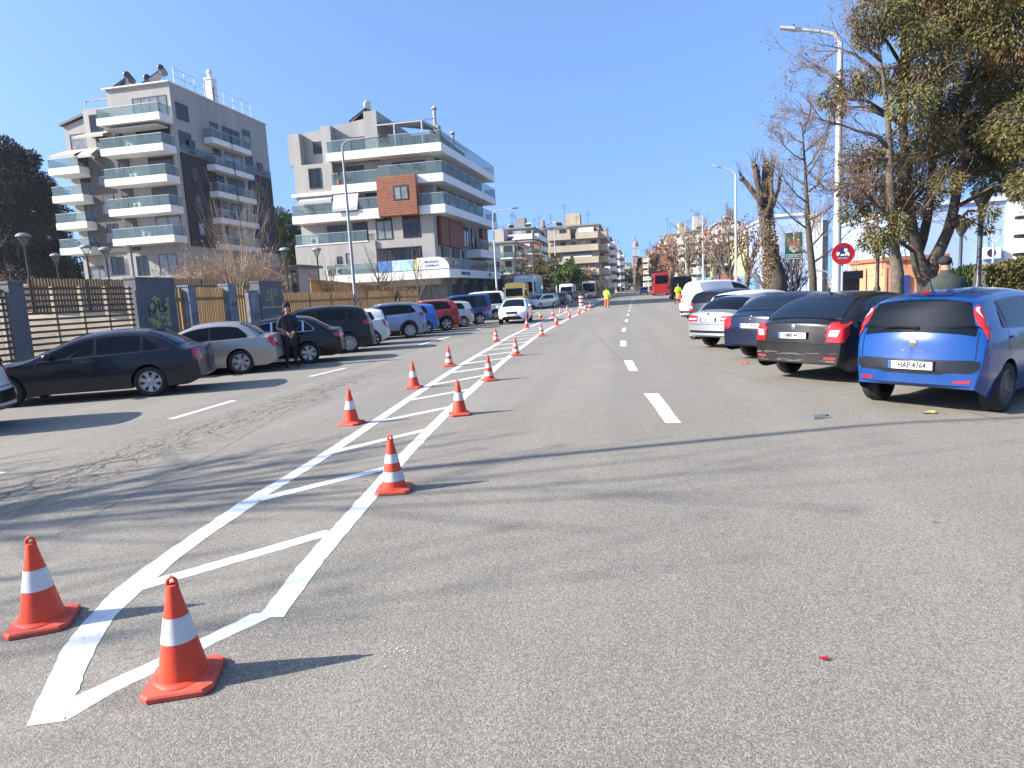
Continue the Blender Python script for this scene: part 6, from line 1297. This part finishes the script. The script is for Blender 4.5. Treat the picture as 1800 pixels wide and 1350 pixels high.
M['spray_yellow'] = mat('spray_yellow', (.34, .35, .12), .6, var=.2, scale=4); M['spray_pale'] = mat('spray_pale', (.55, .60, .42), .6, var=.3, scale=4); M['spray_black'] = mat('spray_black', (.02, .02, .022), .6, var=.2)
slat_fence('end of a pale slat fence at the very left edge', -70, 6); pillar('dark grey concrete pillar at the left end of the long slat fence', 7, 36, 2.62, 'grey_concrete'); slat_fence('long pale fence of horizontal slats behind the near black saloon', 38, 231, 2.56)
t, y0, y1, b_ = pillar('wide dark pillar with yellow and black graffiti', 233, 302, 2.78, 'grey_concrete')
q = MB(); rg = random.Random(2)
for k in range(40): c = ((y0+y1)/2+rg.uniform(-.42, .45), 1.75+rg.uniform(-.42, .42)); r_ = rg.uniform(.04, .13); q.prism([(c[0]+r_*math.cos(a), c[1]+r_*.8*math.sin(a)) for a in np.linspace(0, 5.8, 9)], FX+.2005+k*.0001, FX+.202+k*.0001, plane='yz')
put('graffiti', q, M['spray_yellow'], t, sub=b_); put('graffiti', text_mb('ριs', .72, (FX+.208, (y0+y1)/2-.05, 1.95), (0, 1, .05), (0, 0, 1), .006), M['spray_black'], t, sub=b_)
q = MB()
for pp in ([(-.5, .5), (-.35, 1.2), (-.15, 1.25), (-.05, .6)], [(.05, .75), (.25, 1.2), (.45, 1.1), (.35, .6), (.3, .35)], [(-.55, .35), (-.2, .2), (.2, .35)]): q.tube([(FX+.205, (y0+y1)/2+a, b2_) for a, b2_ in pp], .035, 6)
put('graffiti', q, M['spray_pale'], t, sub=b_)
plank_fence('narrow bright timber panel right of the yellow graffiti pillar', 303.5, 324, 2.5); pillar('pale blue stained pillar between two timber panels', 325, 338, 2.55, 'blue_concrete'); plank_fence('weathered brown timber gate panel between blue stained pillars', 339, 395, 2.52, 'fence_wood', w_=.065); pillar('second blue stained pillar right of the weathered timber gate', 396, 410, 2.6, 'blue_concrete', (('ψο', .3, 0, 1.9, 'spray_black'),)); plank_fence('narrow bright timber panel left of the lettered pillar', 411, 433, 2.55)
pillar('black stained concrete slab behind the sapling', 436, 449, 2.35, 'blue_concrete', (('χα', .4, 0, 1.4, 'spray_black'),)); pillar('dark pillar sprayed with large yellow letters and a cross', 451, 491, 2.72, 'grey_concrete', (('ΔΙΡ', .62, 0, 2.18, 'spray_yellow'), ('HIS', .55, 0, 1.15, 'spray_yellow')))
t2 = [o_ for o_ in COL.objects if o_.name.startswith('fence_pillar')][-1]; y0, y1 = fy(451), fy(491); q = MB(); q.box(FX+.2, y0+.1, 1.66, FX+.207, y1-.1, 1.74); q.box(FX+.2, (y0+y1)/2-.04, 1.74, FX+.2065, (y0+y1)/2+.04, 2.5); put('graffiti', q, M['spray_yellow'], t2)
plank_fence('long bright timber fence running behind the parked cars to the railing', 499, 736, 2.28)
plank_fence('upper timber fence on the bank behind the slat fence', 62, 235, 3.35, 'old_wood', X=-23.5, z0=1.7); plank_fence('upper timber fence behind the weathered gate and bare shrubs', 240, 484, 3.4, 'old_wood', X=-23.0, z0=1.2)
a = at(545, 490, Y=37); b = at(728, 508, Y=50); r = thing('plank_fence', 'second timber fence with sloping top behind the long timber fence', 'fence', ((a.x+b.x)/2, (a.y+b.y)/2, .2)); q = MB(); n = 110
for k in range(n): p = a.lerp(b, k/n); p2 = a.lerp(b, (k+.8)/n); q.add([(p.x, p.y, .2), (p2.x, p2.y, .2), (p2.x, p2.y, p2.z), (p.x, p.y, p.z), (p.x-.04, p.y+.03, .2), (p2.x-.04, p2.y+.03, .2), (p2.x-.04, p2.y+.03, p2.z), (p.x-.04, p.y+.03, p.z)], [(0, 1, 2, 3), (7, 6, 5, 4), (3, 2, 6, 7), (1, 5, 6, 2), (0, 3, 7, 4)])
put('planks', q, M['fence_wood'], r); q = MB(); q.bar(a-Vector((.1, 0, .1)), b-Vector((.1, 0, .1)), .1); put('rail', q, M['bark_dark'], r)
r = thing('white_railing', 'white metal railing in front of the corner shops', 'railing', (-14.0, 58, .12)); q = MB(); y = 46.5
while y < 74: q.bar((-14.0, y, .12), (-14.0, y, 1.5), .045); y += .38
put('baluster', q, M['white_paint'], r); q = MB(); q.bar((-14, 46.4, 1.52), (-14, 74, 1.52), .07); q.bar((-14, 46.4, .35), (-14, 74, .35), .05); put('rail', q, M['white_paint'], r)
# white and black cat-like stencil wall piece and shed between the blocks: plain pale wall panel
a = at(485, 470, Y=44); b = at(505, 470, Y=44); r = thing('garden_shed', 'grey flat roofed shed in the gap between the two blocks', 'shed', ((a.x+b.x)/2, 45, 0)); c = at(484, 470, Y=44); d = at(524, 470, Y=44); q = MB(); q.box(c.x, 44, .2, d.x, 47, c.z-.1); put('wall', q, M['grey_plaster'], r); q = MB(); q.box(c.x-.3, 43.7, c.z-.098, d.x+.3, 47.3, c.z+.08); put('roof', q, M['dark_steel'], r); q = MB(); e = at(512, 490, Y=43.95); q.box(e.x, 43.93, .3, d.x-.1, 43.998, c.z-.3); put('door', q, M['dark_frame'], r)
# ---- cones
def make_cone(two, mt='orange_plastic', H=.52):
    t = thing('traffic_cone', '', 'traffic cone', (0, 0, 0), 0, 'cones along the new hatching'); q = MB(); s = .158; c = .04; P8 = [(-s+c, -s), (s-c, -s), (s, -s+c), (s, s-c), (s-c, s), (-s+c, s), (-s, s-c), (-s, -s+c)]
    def lay(k, z): return [(x*k, y*k, z) for x, y in P8]
    rows = [lay(1, .004), lay(1.0, .022), lay(.96, .032), lay(.70, .042)]
    for a, b in zip(rows[:-1], rows[1:]): q.add(a+b, [(i, (i+1) % 8, 8+(i+1) % 8, 8+i) for i in range(8)])
    q.add(rows[-1], [tuple(range(8))]); q.build('base', M['orange_worn'], t, smooth=30)
    R0, R1 = .112, .024; z0, z1 = .04, H*.93; rr = lambda f: R0+(R1-R0)*f
    q = MB(); q.lathe([(R0+.022, z0), (R0+.006, z0+.012)]+[(rr(f), z0+(z1-z0)*f) for f in np.linspace(.03, 1, 10)]+[(R1*.55, z1+.004)], 32); q.build('cone_body', M[mt], t, smooth=40)
    q = MB(); zz = z1-.01; q.tube([(-.021, 0, zz), (-.017, 0, zz+.035), (0, 0, zz+.05), (.017, 0, zz+.035), (.021, 0, zz)], .0085, 8); q.build('carry_loop', M[mt], t, smooth=True)
    for f0, f1 in (((.15, .345), (.52, .70)) if two else ((.41, .675),)):
        q = MB(); q.lathe([(rr(f)+.0025, z0+(z1-z0)*f) for f in np.linspace(f0, f1, 4)], 32); q.build('reflective_band', M['band'], t, smooth=40)
    return t
cone1, cone2 = make_cone(False), make_cone(True); used = set()
CON = [(325, 1197, 1, 'nearest cone, one white band, standing on the near tip of the hatching'), (77, 1096, 1, 'one band cone left of the hatching tip, near the left edge'), (693, 862, 2, 'two band cone on the right line of the hatching, closest of that kind'), (618, 745, 1, 'one band cone just left of the left line, second on that side'), (808, 729, 1, 'one band cone on the right line behind the nearest two band cone'), (728, 682, 1, 'one band cone left of the left line, between one and two band cones'), (860, 669, 2, 'two band cone on the right line behind the one band cone'), (790, 644, 2, 'two band cone left of the left line, first of two bands there'), (907, 625, 2, 'two band cone on right line level with the far parked cars'), (872, 601, 2, 'two band cone left of the line right in front of the white moving hatchback'), (952, 591, 2, 'two band cone on the right line beyond the moving hatchback'), (926, 577, 1, 'cone beside the rear wheel of the moving white hatchback'), (978, 572, 1, 'cone on the right line where the hatching gets narrow'), (950, 560, 1, 'dark looking cone alone on the shaded oncoming lane'), (972, 557, 1, 'far cone left of the narrowing hatching'), (1001, 560, 1, 'far cone on the right line, left of the worker'), (985, 551, 2, 'far left cone in the shade before the striped barrier'), (997, 547, 2, 'last cone on the left side near the striped barrier'), (1018, 552, 1, 'cone at the foot of the striped barrier'), (1029, 547, 1, 'cone immediately right of the striped barrier'), (1037, 542, 1, 'farthest cone, closest to the worker')]
for i, (x, y, k, lb) in enumerate(CON):
    src = cone1 if k == 1 else cone2
    c = src if k not in used else copy_tree(src); used.add(k); a = at(x, y, Z=0); c.location = a; c.rotation_euler = (0, 0, rad((22, 30, 12, -8, 20, 5, 33, 14)[i % 8])); c['label'] = lb
a = at(1022, 541, Z=0); t = thing('striped_barrier', 'red and white striped barrel marker at the start of the median', 'barrier', a); q = MB()
for k in range(6): q.lathe([(.22, .05+k*.18), (.22, .05+(k+1)*.18)], 16, m=k % 2)
q.lathe([(.22, 1.13), (.001, 1.15)], 16); q.box(-.32, -.32, .0, .32, .32, .05); q.build('drum', [M['sign_red'], M['sign_white']], t, smooth=40)
# ---- litter
a = at(1440, 736, Z=0); t = thing('plastic_bottle', 'crushed clear plastic bottle lying on the road by the lamp shadow', 'bottle', (a.x, a.y, .03), rad(25)); q = MB(); q.lathe([(.001, -.10), (.03, -.098), (.032, -.05), (.027, -.01), (.032, .03), (.028, .07), (.012, .10), (.012, .115)], 12, axis='x'); q.build('bottle', M['balcony_glass'], t, smooth=40); q = MB(); q.lathe([(.014, .115), (.014, .13), (.001, .13)], 10, axis='x'); q.build('bottle_cap', M['sign_blue'], t)
for px, py, lb, mt, s_ in ((1448, 1160, 'tiny crumpled red wrapper on the near road', 'sign_red', .016), (1310, 640, 'bent orange plastic scrap on the road behind the navy saloon', 'orange_plastic', .05), (1632, 727, 'pale yellow scrap of paper below the blue hatchback', 'spray_yellow', .05)):
    a = at(px, py, Z=0); rg = random.Random(px); q = MB(); q.grid([[Vector((s_*(i-1.5)+rg.uniform(-.3, .3)*s_, s_*.7*(j-1)+rg.uniform(-.3, .3)*s_, .006+abs(rg.gauss(0, .4))*s_)) for j in range(3)] for i in range(4)]); o_ = q.build('litter', M[mt]); o_.location = a; tag(o_, lb, 'litter')
# ================================================================ people
def skin_body(pts, edges, radii, pick, mats, name, parent, sub=2):
    me = bpy.data.meshes.new(name); me.from_pydata([Vector(p) for p in pts], edges, []); ob = bpy.data.objects.new(name, me); COL.objects.link(ob)
    sk = ob.modifiers.new('skin', 'SKIN'); sk.use_smooth_shade = True; sb = ob.modifiers.new('sub', 'SUBSURF'); sb.levels = sub; sb.render_levels = sub
    for i, r in enumerate(radii):
        v = me.skin_vertices[0].data[i]; v.radius = r if hasattr(r, '__len__') else (r, r); v.use_root = (i == 0)
    dg = bpy.context.evaluated_depsgraph_get(); m2 = bpy.data.meshes.new_from_object(ob.evaluated_get(dg)); bpy.data.objects.remove(ob); bpy.data.meshes.remove(me)
    m2.name = name; m2.materials.clear()
    for k in mats: m2.materials.append(M[k])
    for p in m2.polygons: p.material_index = pick(p.center); p.use_smooth = True
    o = bpy.data.objects.new(name, m2); COL.objects.link(o); o.parent = parent; return o
def person(label, loc, rz, mats, arms, legs, head=(0, 0, 0), lean=0.0, group=None, hscale=1.0, coat=.78, cuffs=None):
    """faces -Y in its own frame. mats: skin, top, trousers, shoes. arms: for left(+x) and right: elbow, wrist, hand direction. legs: knee, ankle"""
    t = thing('person', label, 'person', loc, rz, group); L = lambda z: (0, -lean*max(0, z-.9), z)
    pts = [L(.95), L(1.12), L(1.32), L(1.45), L(1.53)]; rad_ = [(.155, .125), (.16, .125), (.185, .13), (.10, .085), (.055, .06)]; E_ = [(0, 1), (1, 2), (2, 3), (3, 4)]
    hx, hy, hz = head; hb = Vector(L(1.60))+Vector((hx*.5, hy*.5, 0)); ht = Vector(L(1.72))+Vector((hx, hy, hz)); pts += [hb+Vector((0, -.012, 0)), ht, ht+Vector((0, .005, .045))]; rad_ += [(.072, .082), (.078, .095), (.05, .06)]; E_ += [(4, 5), (5, 6), (6, 7)]
    n = len(pts); hands = []
    for sx, (el, wr, hd) in zip((1, -1), arms):
        i = len(pts); sh = Vector(L(1.40))+Vector((sx*.185, 0, 0)); el = Vector((el[0]*sx, el[1], el[2])); wr = Vector((wr[0]*sx, wr[1], wr[2])); hd = Vector((hd[0]*sx, hd[1], hd[2])).normalized(); pm = wr+hd*.075
        pts += [sh, (sh+el)/2, el, (el+wr)/2, wr, pm]; rad_ += [.078, .064, .052, .05, .036, (.038, .026)]; E_ += [(2, i), (i, i+1), (i+1, i+2), (i+2, i+3), (i+3, i+4), (i+4, i+5)]; hands.append((wr, pm, hd))
        u = hd.cross(Vector((0, 1, .2))).normalized(); dn = hd.cross(u).normalized()
        for q, ln in zip((-.030, -.010, .010, .030), (.062, .072, .068, .052)):
            j = len(pts); a = pm+u*q+hd*.02; pts += [a+hd*ln*.5, a+hd*ln*.8+dn*ln*.45]; rad_ += [.0095, .008]; E_ += [(i+5, j), (j, j+1)]
        j = len(pts); pts += [wr+hd*.035+u*-.038, wr+hd*.08+u*-.05+dn*.015]; rad_ += [.011, .009]; E_ += [(i+4, j), (j, j+1)]
    for sx, (kn, an) in zip((1, -1), legs):
        i = len(pts); hp = Vector((sx*.09, 0, .88)); kn = Vector((kn[0]*sx, kn[1], kn[2])); an = Vector((an[0]*sx, an[1], an[2])); heel = Vector((an.x, an.y+.03, .05+an.z-.09)); toe = Vector((an.x+sx*.03, an.y-.17, .035+an.z-.09))
        pts += [hp, (hp+kn)/2, kn, (kn+an)/2+Vector((0, .015, .03)), an, toe]; rad_ += [.105, .088, .066, .062, .05, (.042, .036)]; E_ += [(0, i), (i, i+1), (i+1, i+2), (i+2, i+3), (i+3, i+4), (i+4, i+5)]
    neck = L(1.50)[2]
    def pick(c):
        if c.z > neck+.005 and abs(c.x) < .14: return 0
        for wr, pm, hd in hands:
            if (c-wr).dot(hd) > .0 and (c-pm).length < .17: return 0
        return 3 if c.z < .085 else 2 if c.z < coat else 1
    o = skin_body(pts, E_, rad_, pick, mats, 'body', t)
    f = MB(); c = hb+Vector((0, -.085, .06)); f.add([c+Vector((-.014, .02, -.02)), c+Vector((.014, .02, -.02)), c+Vector((0, -.022, -.022)), c+Vector((0, .012, .03))], [(0, 1, 2), (0, 2, 3), (2, 1, 3)]); f.build('nose', M[mats[0]], t, smooth=True)
    f = MB(); [f.ball(c+Vector((s_*.032, .022, .032)), (.012, .008, .007), 8, 6) for s_ in (1, -1)]; f.build('eyes', M['ink'], t)
    f = MB(); f.ball(c+Vector((0, .022, -.05)), (.026, .008, .006), 8, 6); f.build('mouth', mat('lips', (.35, .12, .10), .5, var=0), t)
    for s_ in (1, -1): f = MB(); f.ball(hb+Vector((s_*.084, .005, .07)), (.012, .022, .034), 8, 6); f.build('ear', M[mats[0]], t, smooth=True)
    return t, hb, ht
# man in black by the parked cars, hands together in front
a = at(514, 645, Z=0); t, hb, ht = person('man in black hooded coat standing by the parked black saloon, hands together', a, math.atan2(-a.x, a.y)*1.0+rad(14), ('skin', 'navy_cloth', 'black_cloth', 'ink'), (((.30, .04, 1.12), (.075, -.19, .98), (-.5, -.3, -.75)), ((.29, .03, 1.12), (.07, -.21, .965), (-.5, -.25, -.8))), (((.11, -.01, .49), (.13, .02, .09)), ((.11, -.02, .49), (.14, .0, .09))), coat=.62)
q = MB(); q.ball(ht+Vector((0, .022, .0)), (.105, .105, .125), 18, 12); q.ball(hb+Vector((0, .05, -.02)), (.12, .10, .09), 14, 10); q.build('hood', M['black_cloth'], t, smooth=True)
q = MB(); q.lathe([(.155, .60), (.185, .70), (.19, .85), (.178, 1.05)], 20); o_ = q.build('coat_skirt', M['navy_cloth'], t, smooth=True); o_.scale = (1.05, .80, 1)
q = MB(); q.bar((0, -.136, 1.42), (0, -.150, .66), .014, .008); q.build('zip', M['dark_steel'], t)
# road worker in yellow jacket beside the median
a = at(1067, 541, Z=0); a = Vector((a.x, a.y, 0)); t, hb, ht = person('road worker in bright yellow jacket and orange trousers beside the median', a, rad(150), ('skin', 'hivis', 'hivis_orange', 'ink'), (((.30, -.02, 1.14), (.26, -.2, .98), (0, -.5, -.8)), ((.30, .02, 1.13), (.24, -.16, .94), (0, -.4, -.9))), (((.12, -.03, .49), (.15, .02, .09)), ((.12, -.01, .49), (.13, .05, .09))), coat=.80)
q = MB(); q.ball(ht+Vector((0, .012, .02)), (.098, .11, .10), 14, 9); q.build('hair', M['hair'], t, smooth=True); q = MB(); q.lathe([(.20, 1.02), (.203, 1.07)], 18); q.build('reflective_band', M['band'], t).scale = (1, .82, 1); t.scale = (1.12, 1.12, 1.03)
# worker behind the line marking machine
a = at(1187, 529, Y=61); a = Vector((at(1187, 529, Z=0).x*.93, 62, 0)); t, hb, ht = person('road worker in yellow jacket pushing a line marking machine on the right', a, rad(8), ('skin', 'hivis', 'hivis_orange', 'ink'), (((.30, -.10, 1.14), (.24, -.36, 1.02), (0, -.8, -.4)), ((.30, -.10, 1.14), (.24, -.36, 1.02), (0, -.8, -.4))), (((.11, -.06, .49), (.12, .04, .09)), ((.11, .02, .49), (.12, .14, .10))), coat=.80, lean=.12)
q = MB(); q.ball(ht+Vector((0, .01, .02)), (.1, .11, .10), 14, 9); q.build('hair', M['hair'], t, smooth=True)
t = thing('marking_machine', 'orange and black wheeled line marking machine in front of the worker', 'machine', a+Vector((.0, -.95, 0))); q = MB(); q.box(-.28, -.45, .30, .28, .30, .42); q.build('frame', M['dark_steel'], t); q = MB(); q.lathe([(.001, .43), (.22, .43), (.22, .85), (.18, .9), (.001, .92)], 16, (0, -.1, 0)); q.build('paint_tank', M['hivis_orange'], t, smooth=40)
for x, y, r_ in ((-.32, .2, .2), (.32, .2, .2), (0, -.5, .16)): q = MB(); q.lathe([(.001, -.04), (r_, -.04), (r_, .04), (.001, .04)], 18, (x, y, r_), axis='x'); q.build('wheel', M['tyre'], t, smooth=40)
q = MB(); q.tube([(-.24, .25, .4), (-.24, .55, 1.02), (.24, .55, 1.02), (.24, .25, .4)], .02, 6); q.build('handle', M['dark_steel'], t)
# warden seen from behind over the blue hatchback
a = at(1664, 500, Y=11.6); t, hb, ht = person('person seen from behind in dark green padded jacket and cap beyond the blue hatchback', Vector((a.x, 11.6, .152)), rad(180-12), ('skin', 'green_cloth', 'black_cloth', 'ink'), (((.30, -.02, 1.13), (.27, -.2, .98), (0, -.5, -.8)), ((.32, -.02, 1.15), (.25, -.24, 1.08), (0, -.8, -.3))), (((.12, -.02, .49), (.14, .02, .09)), ((.12, -.01, .49), (.14, .03, .09))), head=(.03, -.02, -.02), coat=.72)
q = MB(); n = 18; q.ball(ht+Vector((0, .005, .025)), (.098, .112, .085), n, 10); q.box(ht.x-.07, ht.y-.19, ht.z+.018, ht.x+.07, ht.y-.08, ht.z+.032); q.build('cap', M['black_cloth'], t, smooth=40)
q = MB(); q.lathe([(.21, .70), (.235, .78), (.225, .88), (.242, .93), (.225, 1.03), (.245, 1.09), (.228, 1.19), (.248, 1.25), (.24, 1.36), (.205, 1.445), (.125, 1.50), (.092, 1.55), (.088, 1.585)], 24); o_ = q.build('padded_jacket', M['green_cloth'], t, smooth=True); o_.scale = (1.04, .80, 1)
# ================================================================ vehicles further down the street
def van_box(name, label, cat, pos, head, L, Wd, H, col, front=True, sx=1.0, parts=(), nose=.8, glass_h=(.52, .86), R=.42, wheels=(1.0, None), group=None):
    "coach, truck or tall van: rounded box body with glass, wheels, lamps; local x is forward, origin at the middle"
    t = thing(name, label, cat, (pos[0], pos[1], 0), head, group); w2 = Wd/2; q = MB(); rows = []
    for x, k, zt in ((-L/2, .94, H*.985), (-L/2+.12, 1, H), (L/2-nose-.3, 1, H), (L/2-nose*.6, 1, H*.985), (L/2-.25, .98, H*.86 if nose > .5 else H*.97), (L/2-.06, .95, H*.55 if nose > .5 else H*.93), (L/2, .88, H*.40 if nose > .5 else H*.9)):
        r_ = .12; rows.append([Vector((x, y*k, z)) for y, z in ((w2, .35), (w2, zt*.5), (w2*.985, zt-r_*1.5), (w2*.93, zt-r_*.3), (w2*.8, zt), (0, zt+.03), (-w2*.8, zt), (-w2*.93, zt-r_*.3), (-w2*.985, zt-r_*1.5), (-w2, zt*.5), (-w2, .35))])
    q.grid(rows); q.add(rows[0], [tuple(range(11))]); q.add(rows[-1], [tuple(reversed(range(11)))]); q.box(-L/2+.2, -w2*.8, .3, L/2-.2, w2*.8, .6); body = q.build('body', M[col], t, smooth=35)
    bv_ = BVHTree.FromPolygons([Vector(v) for v in q.v], q.f); a, b = glass_h[0]*H, glass_h[1]*H
    cast(bv_, [(-w2*.86, a), (w2*.86, a), (w2*.82, b), (-w2*.82, b)], 'front', .012, 8, 6).build('windscreen', M['car_glass'], t, smooth=True)
    for f in ('left', 'right'):
        if wheels[1] != 'nowin': cast(bv_, [(-L/2+.5 if cat == 'bus' else L/2-nose-1.3, a+.05), (L/2-nose*.9, a+.05), (L/2-nose*1.0, b-.02), (-L/2+.5 if cat == 'bus' else L/2-nose-1.3, b-.02)], f, .012, 16, 3).build('side_window', M['car_glass'], t, smooth=True)
    for s_ in (1, -1):
        cast(bv_, [(s_*w2*.55, H*.20+.1), (s_*w2*.88, H*.20+.1), (s_*w2*.86, H*.20+.3), (s_*w2*.6, H*.20+.26)], 'front', .012, 4, 3).build('headlight', M['tail_clear'], t)
        cast(bv_, [(s_*w2*.78, .8), (s_*w2*.9, .8), (s_*w2*.9, 1.3), (s_*w2*.78, 1.3)], 'rear', .012, 3, 3).build('taillight', M['tail_red'], t)
        f = MB(); f.ball((L/2-nose*.8, s_*(w2+.16), a+.1), (.06, .1, .16), 8, 6); f.build('mirror', M['black_gloss'], t, smooth=True)
        for x in (L/2-nose-.25, -L/2+1.2): f = MB(); f.lathe([(.001, -.13), (R*.6, -.13), (R*.95, -.13), (R, -.1), (R, .1), (R*.95, .13), (R*.6, .13), (R*.55, .10), (.001, .10)], 22, (x, s_*(w2-.13), R), axis='y'); wo = f.build('wheel', M['tyre'], t, smooth=40); g_ = MB(); g_.lathe([(R*.55, s_*.135), (.001, s_*.13)], 16, (x, s_*(w2-.13), R), axis='y'); g_.build('rim', M['rim'], t).parent = wo
    f = MB(); cast(bv_, [(-w2*.5, .45), (w2*.5, .45), (w2*.5, .62), (-w2*.5, .62)], 'front', .012, 4, 2, f); f.build('grille', M['black'], t)
    return t, bv_
DN = rad(-90); UPW = rad(90)
M['amb_yellow'] = M['yellow']; a = at(905, 556, Z=0)
van_box('delivery_van', 'tall bright yellow van behind the moving white hatchback', 'van', (at(909, 520, Y=66).x, 66), DN+rad(4), 5.6, 2.0, 2.75, 'yellow', nose=1.0, glass_h=(.52, .80), wheels=(1, None), R=.36)
t, b_ = van_box('box_truck', 'white box truck parked behind the yellow van', 'truck', (at(893, 500, Y=92).x, 92), DN, 6.0, 2.0, 4.0, 'white', nose=.3, glass_h=(.48, .78), R=.45)
t, b_ = van_box('box_truck', 'graffiti covered pale truck box right of the yellow van', 'truck', (at(929, 500, Y=76).x, 76), DN, 7.5, 2.4, 3.7, 'pale_silver', nose=.3, glass_h=(.48, .78), R=.45)
q = MB(); rg = random.Random(6)
for k in range(14): q.tube([(-rg.uniform(-3.4, 1.5), 1.215, rg.uniform(.9, 3)) for j in range(4)], .05, 5)
q.build('graffiti', M['banner2'], t)
van_box('city_bus', 'bright red single decker bus driving away up the street', 'bus', (at(1163, 500, Y=112).x, 117.5), UPW, 11, 2.6, 3.75, 'red', nose=.3, glass_h=(.42, .88), R=.5)
t, b_ = van_box('tipper_truck', 'dark truck standing behind the line marking worker', 'truck', (at(1199, 500, Y=78).x, 81), UPW, 6.0, 2.3, 2.6, 'black', nose=.4, glass_h=(.5, .85), R=.45)
b0 = [o_ for o_ in COL.objects if o_.get('category') == 'bus'][0]; q = MB(); q.box(-5.53, -1.05, 2.0, -5.515, 1.05, 3.3); q.build('rear_window', M['car_glass'], b0)
van_box('window_van', 'white minibus facing us in the far left parked row', 'van', (-9.9, 103), DN, 6.0, 2.1, 2.7, 'white', nose=.7, glass_h=(.5, .84), R=.36)
van_box('city_bus', 'pale green and white bus coming towards us far down the left lane', 'bus', (-7.6, 124), DN, 11, 2.5, 3.2, 'pale_silver', nose=.25, glass_h=(.38, .86), R=.5)
car('moving_car', 'bright blue hatchback driving away in the middle of the street', 'hatch', 'sky_blue', (2.6, 145), UPW, wheel='c', detail=1, tail='narrow')
FARC = [('white', 'hatch', 'white hatchback directly right of the graffiti truck'), ('pale_silver', 'hatch', 'silver hatchback second in the far parked row'), ('charcoal', 'sedan', 'charcoal saloon third in the far parked row'), ('black', 'hatch', 'black hatchback parked behind the far charcoal saloon'), ('silver', 'suv', 'silver crossover in the middle of the far parked row'), ('white', 'sedan', 'white saloon after the silver crossover in the far row'), ('navy', 'suv', 'navy crossover near the far white minibus'), ('dark_grey', 'hatch', 'dark hatchback past the far white minibus'), ('silver', 'hatch', 'light hatchback past the far dark hatchback'), ('charcoal', 'suv', 'charcoal crossover near the end of the far parked row')]
for k, (c_, ty, lb) in enumerate(FARC): car('parked_car', lb, ty, c_, (-8.15-.15*(k % 3), 68.5+k*3.7+(9 if k > 6 else 0)), rad(180+62), wheel='rear_left', detail=1, tail='narrow', group='cars parked far along the left kerb')
haze_mark = 0
for k in range(7): car('parked_car', 'tiny parked car at the far end of the left kerb', ('hatch', 'sedan')[k % 2], ('white', 'silver', 'charcoal')[k % 3], (-8.6, 118+k*9.0), rad(180+65), wheel='c', detail=1, tail='narrow', group='tiny parked cars at the far end of the left kerb')
# ================================================================ air
M_h = bpy.data.materials.new('haze_air'); M_h.use_nodes = True; n = M_h.node_tree.nodes; n.remove(n['Principled BSDF'])
pv = n.new('ShaderNodeVolumePrincipled'); pv.inputs['Color'].default_value = (.80, .87, .97, 1); pv.inputs['Density'].default_value = .00016; pv.inputs['Anisotropy'].default_value = .1
M_h.node_tree.links.new(pv.outputs[0], n['Material Output'].inputs['Volume'])
g = MB(); g.box(-260, -60, -1, 220, 420, 46); o = g.build('haze', M_h); tag(o, kind='stuff')
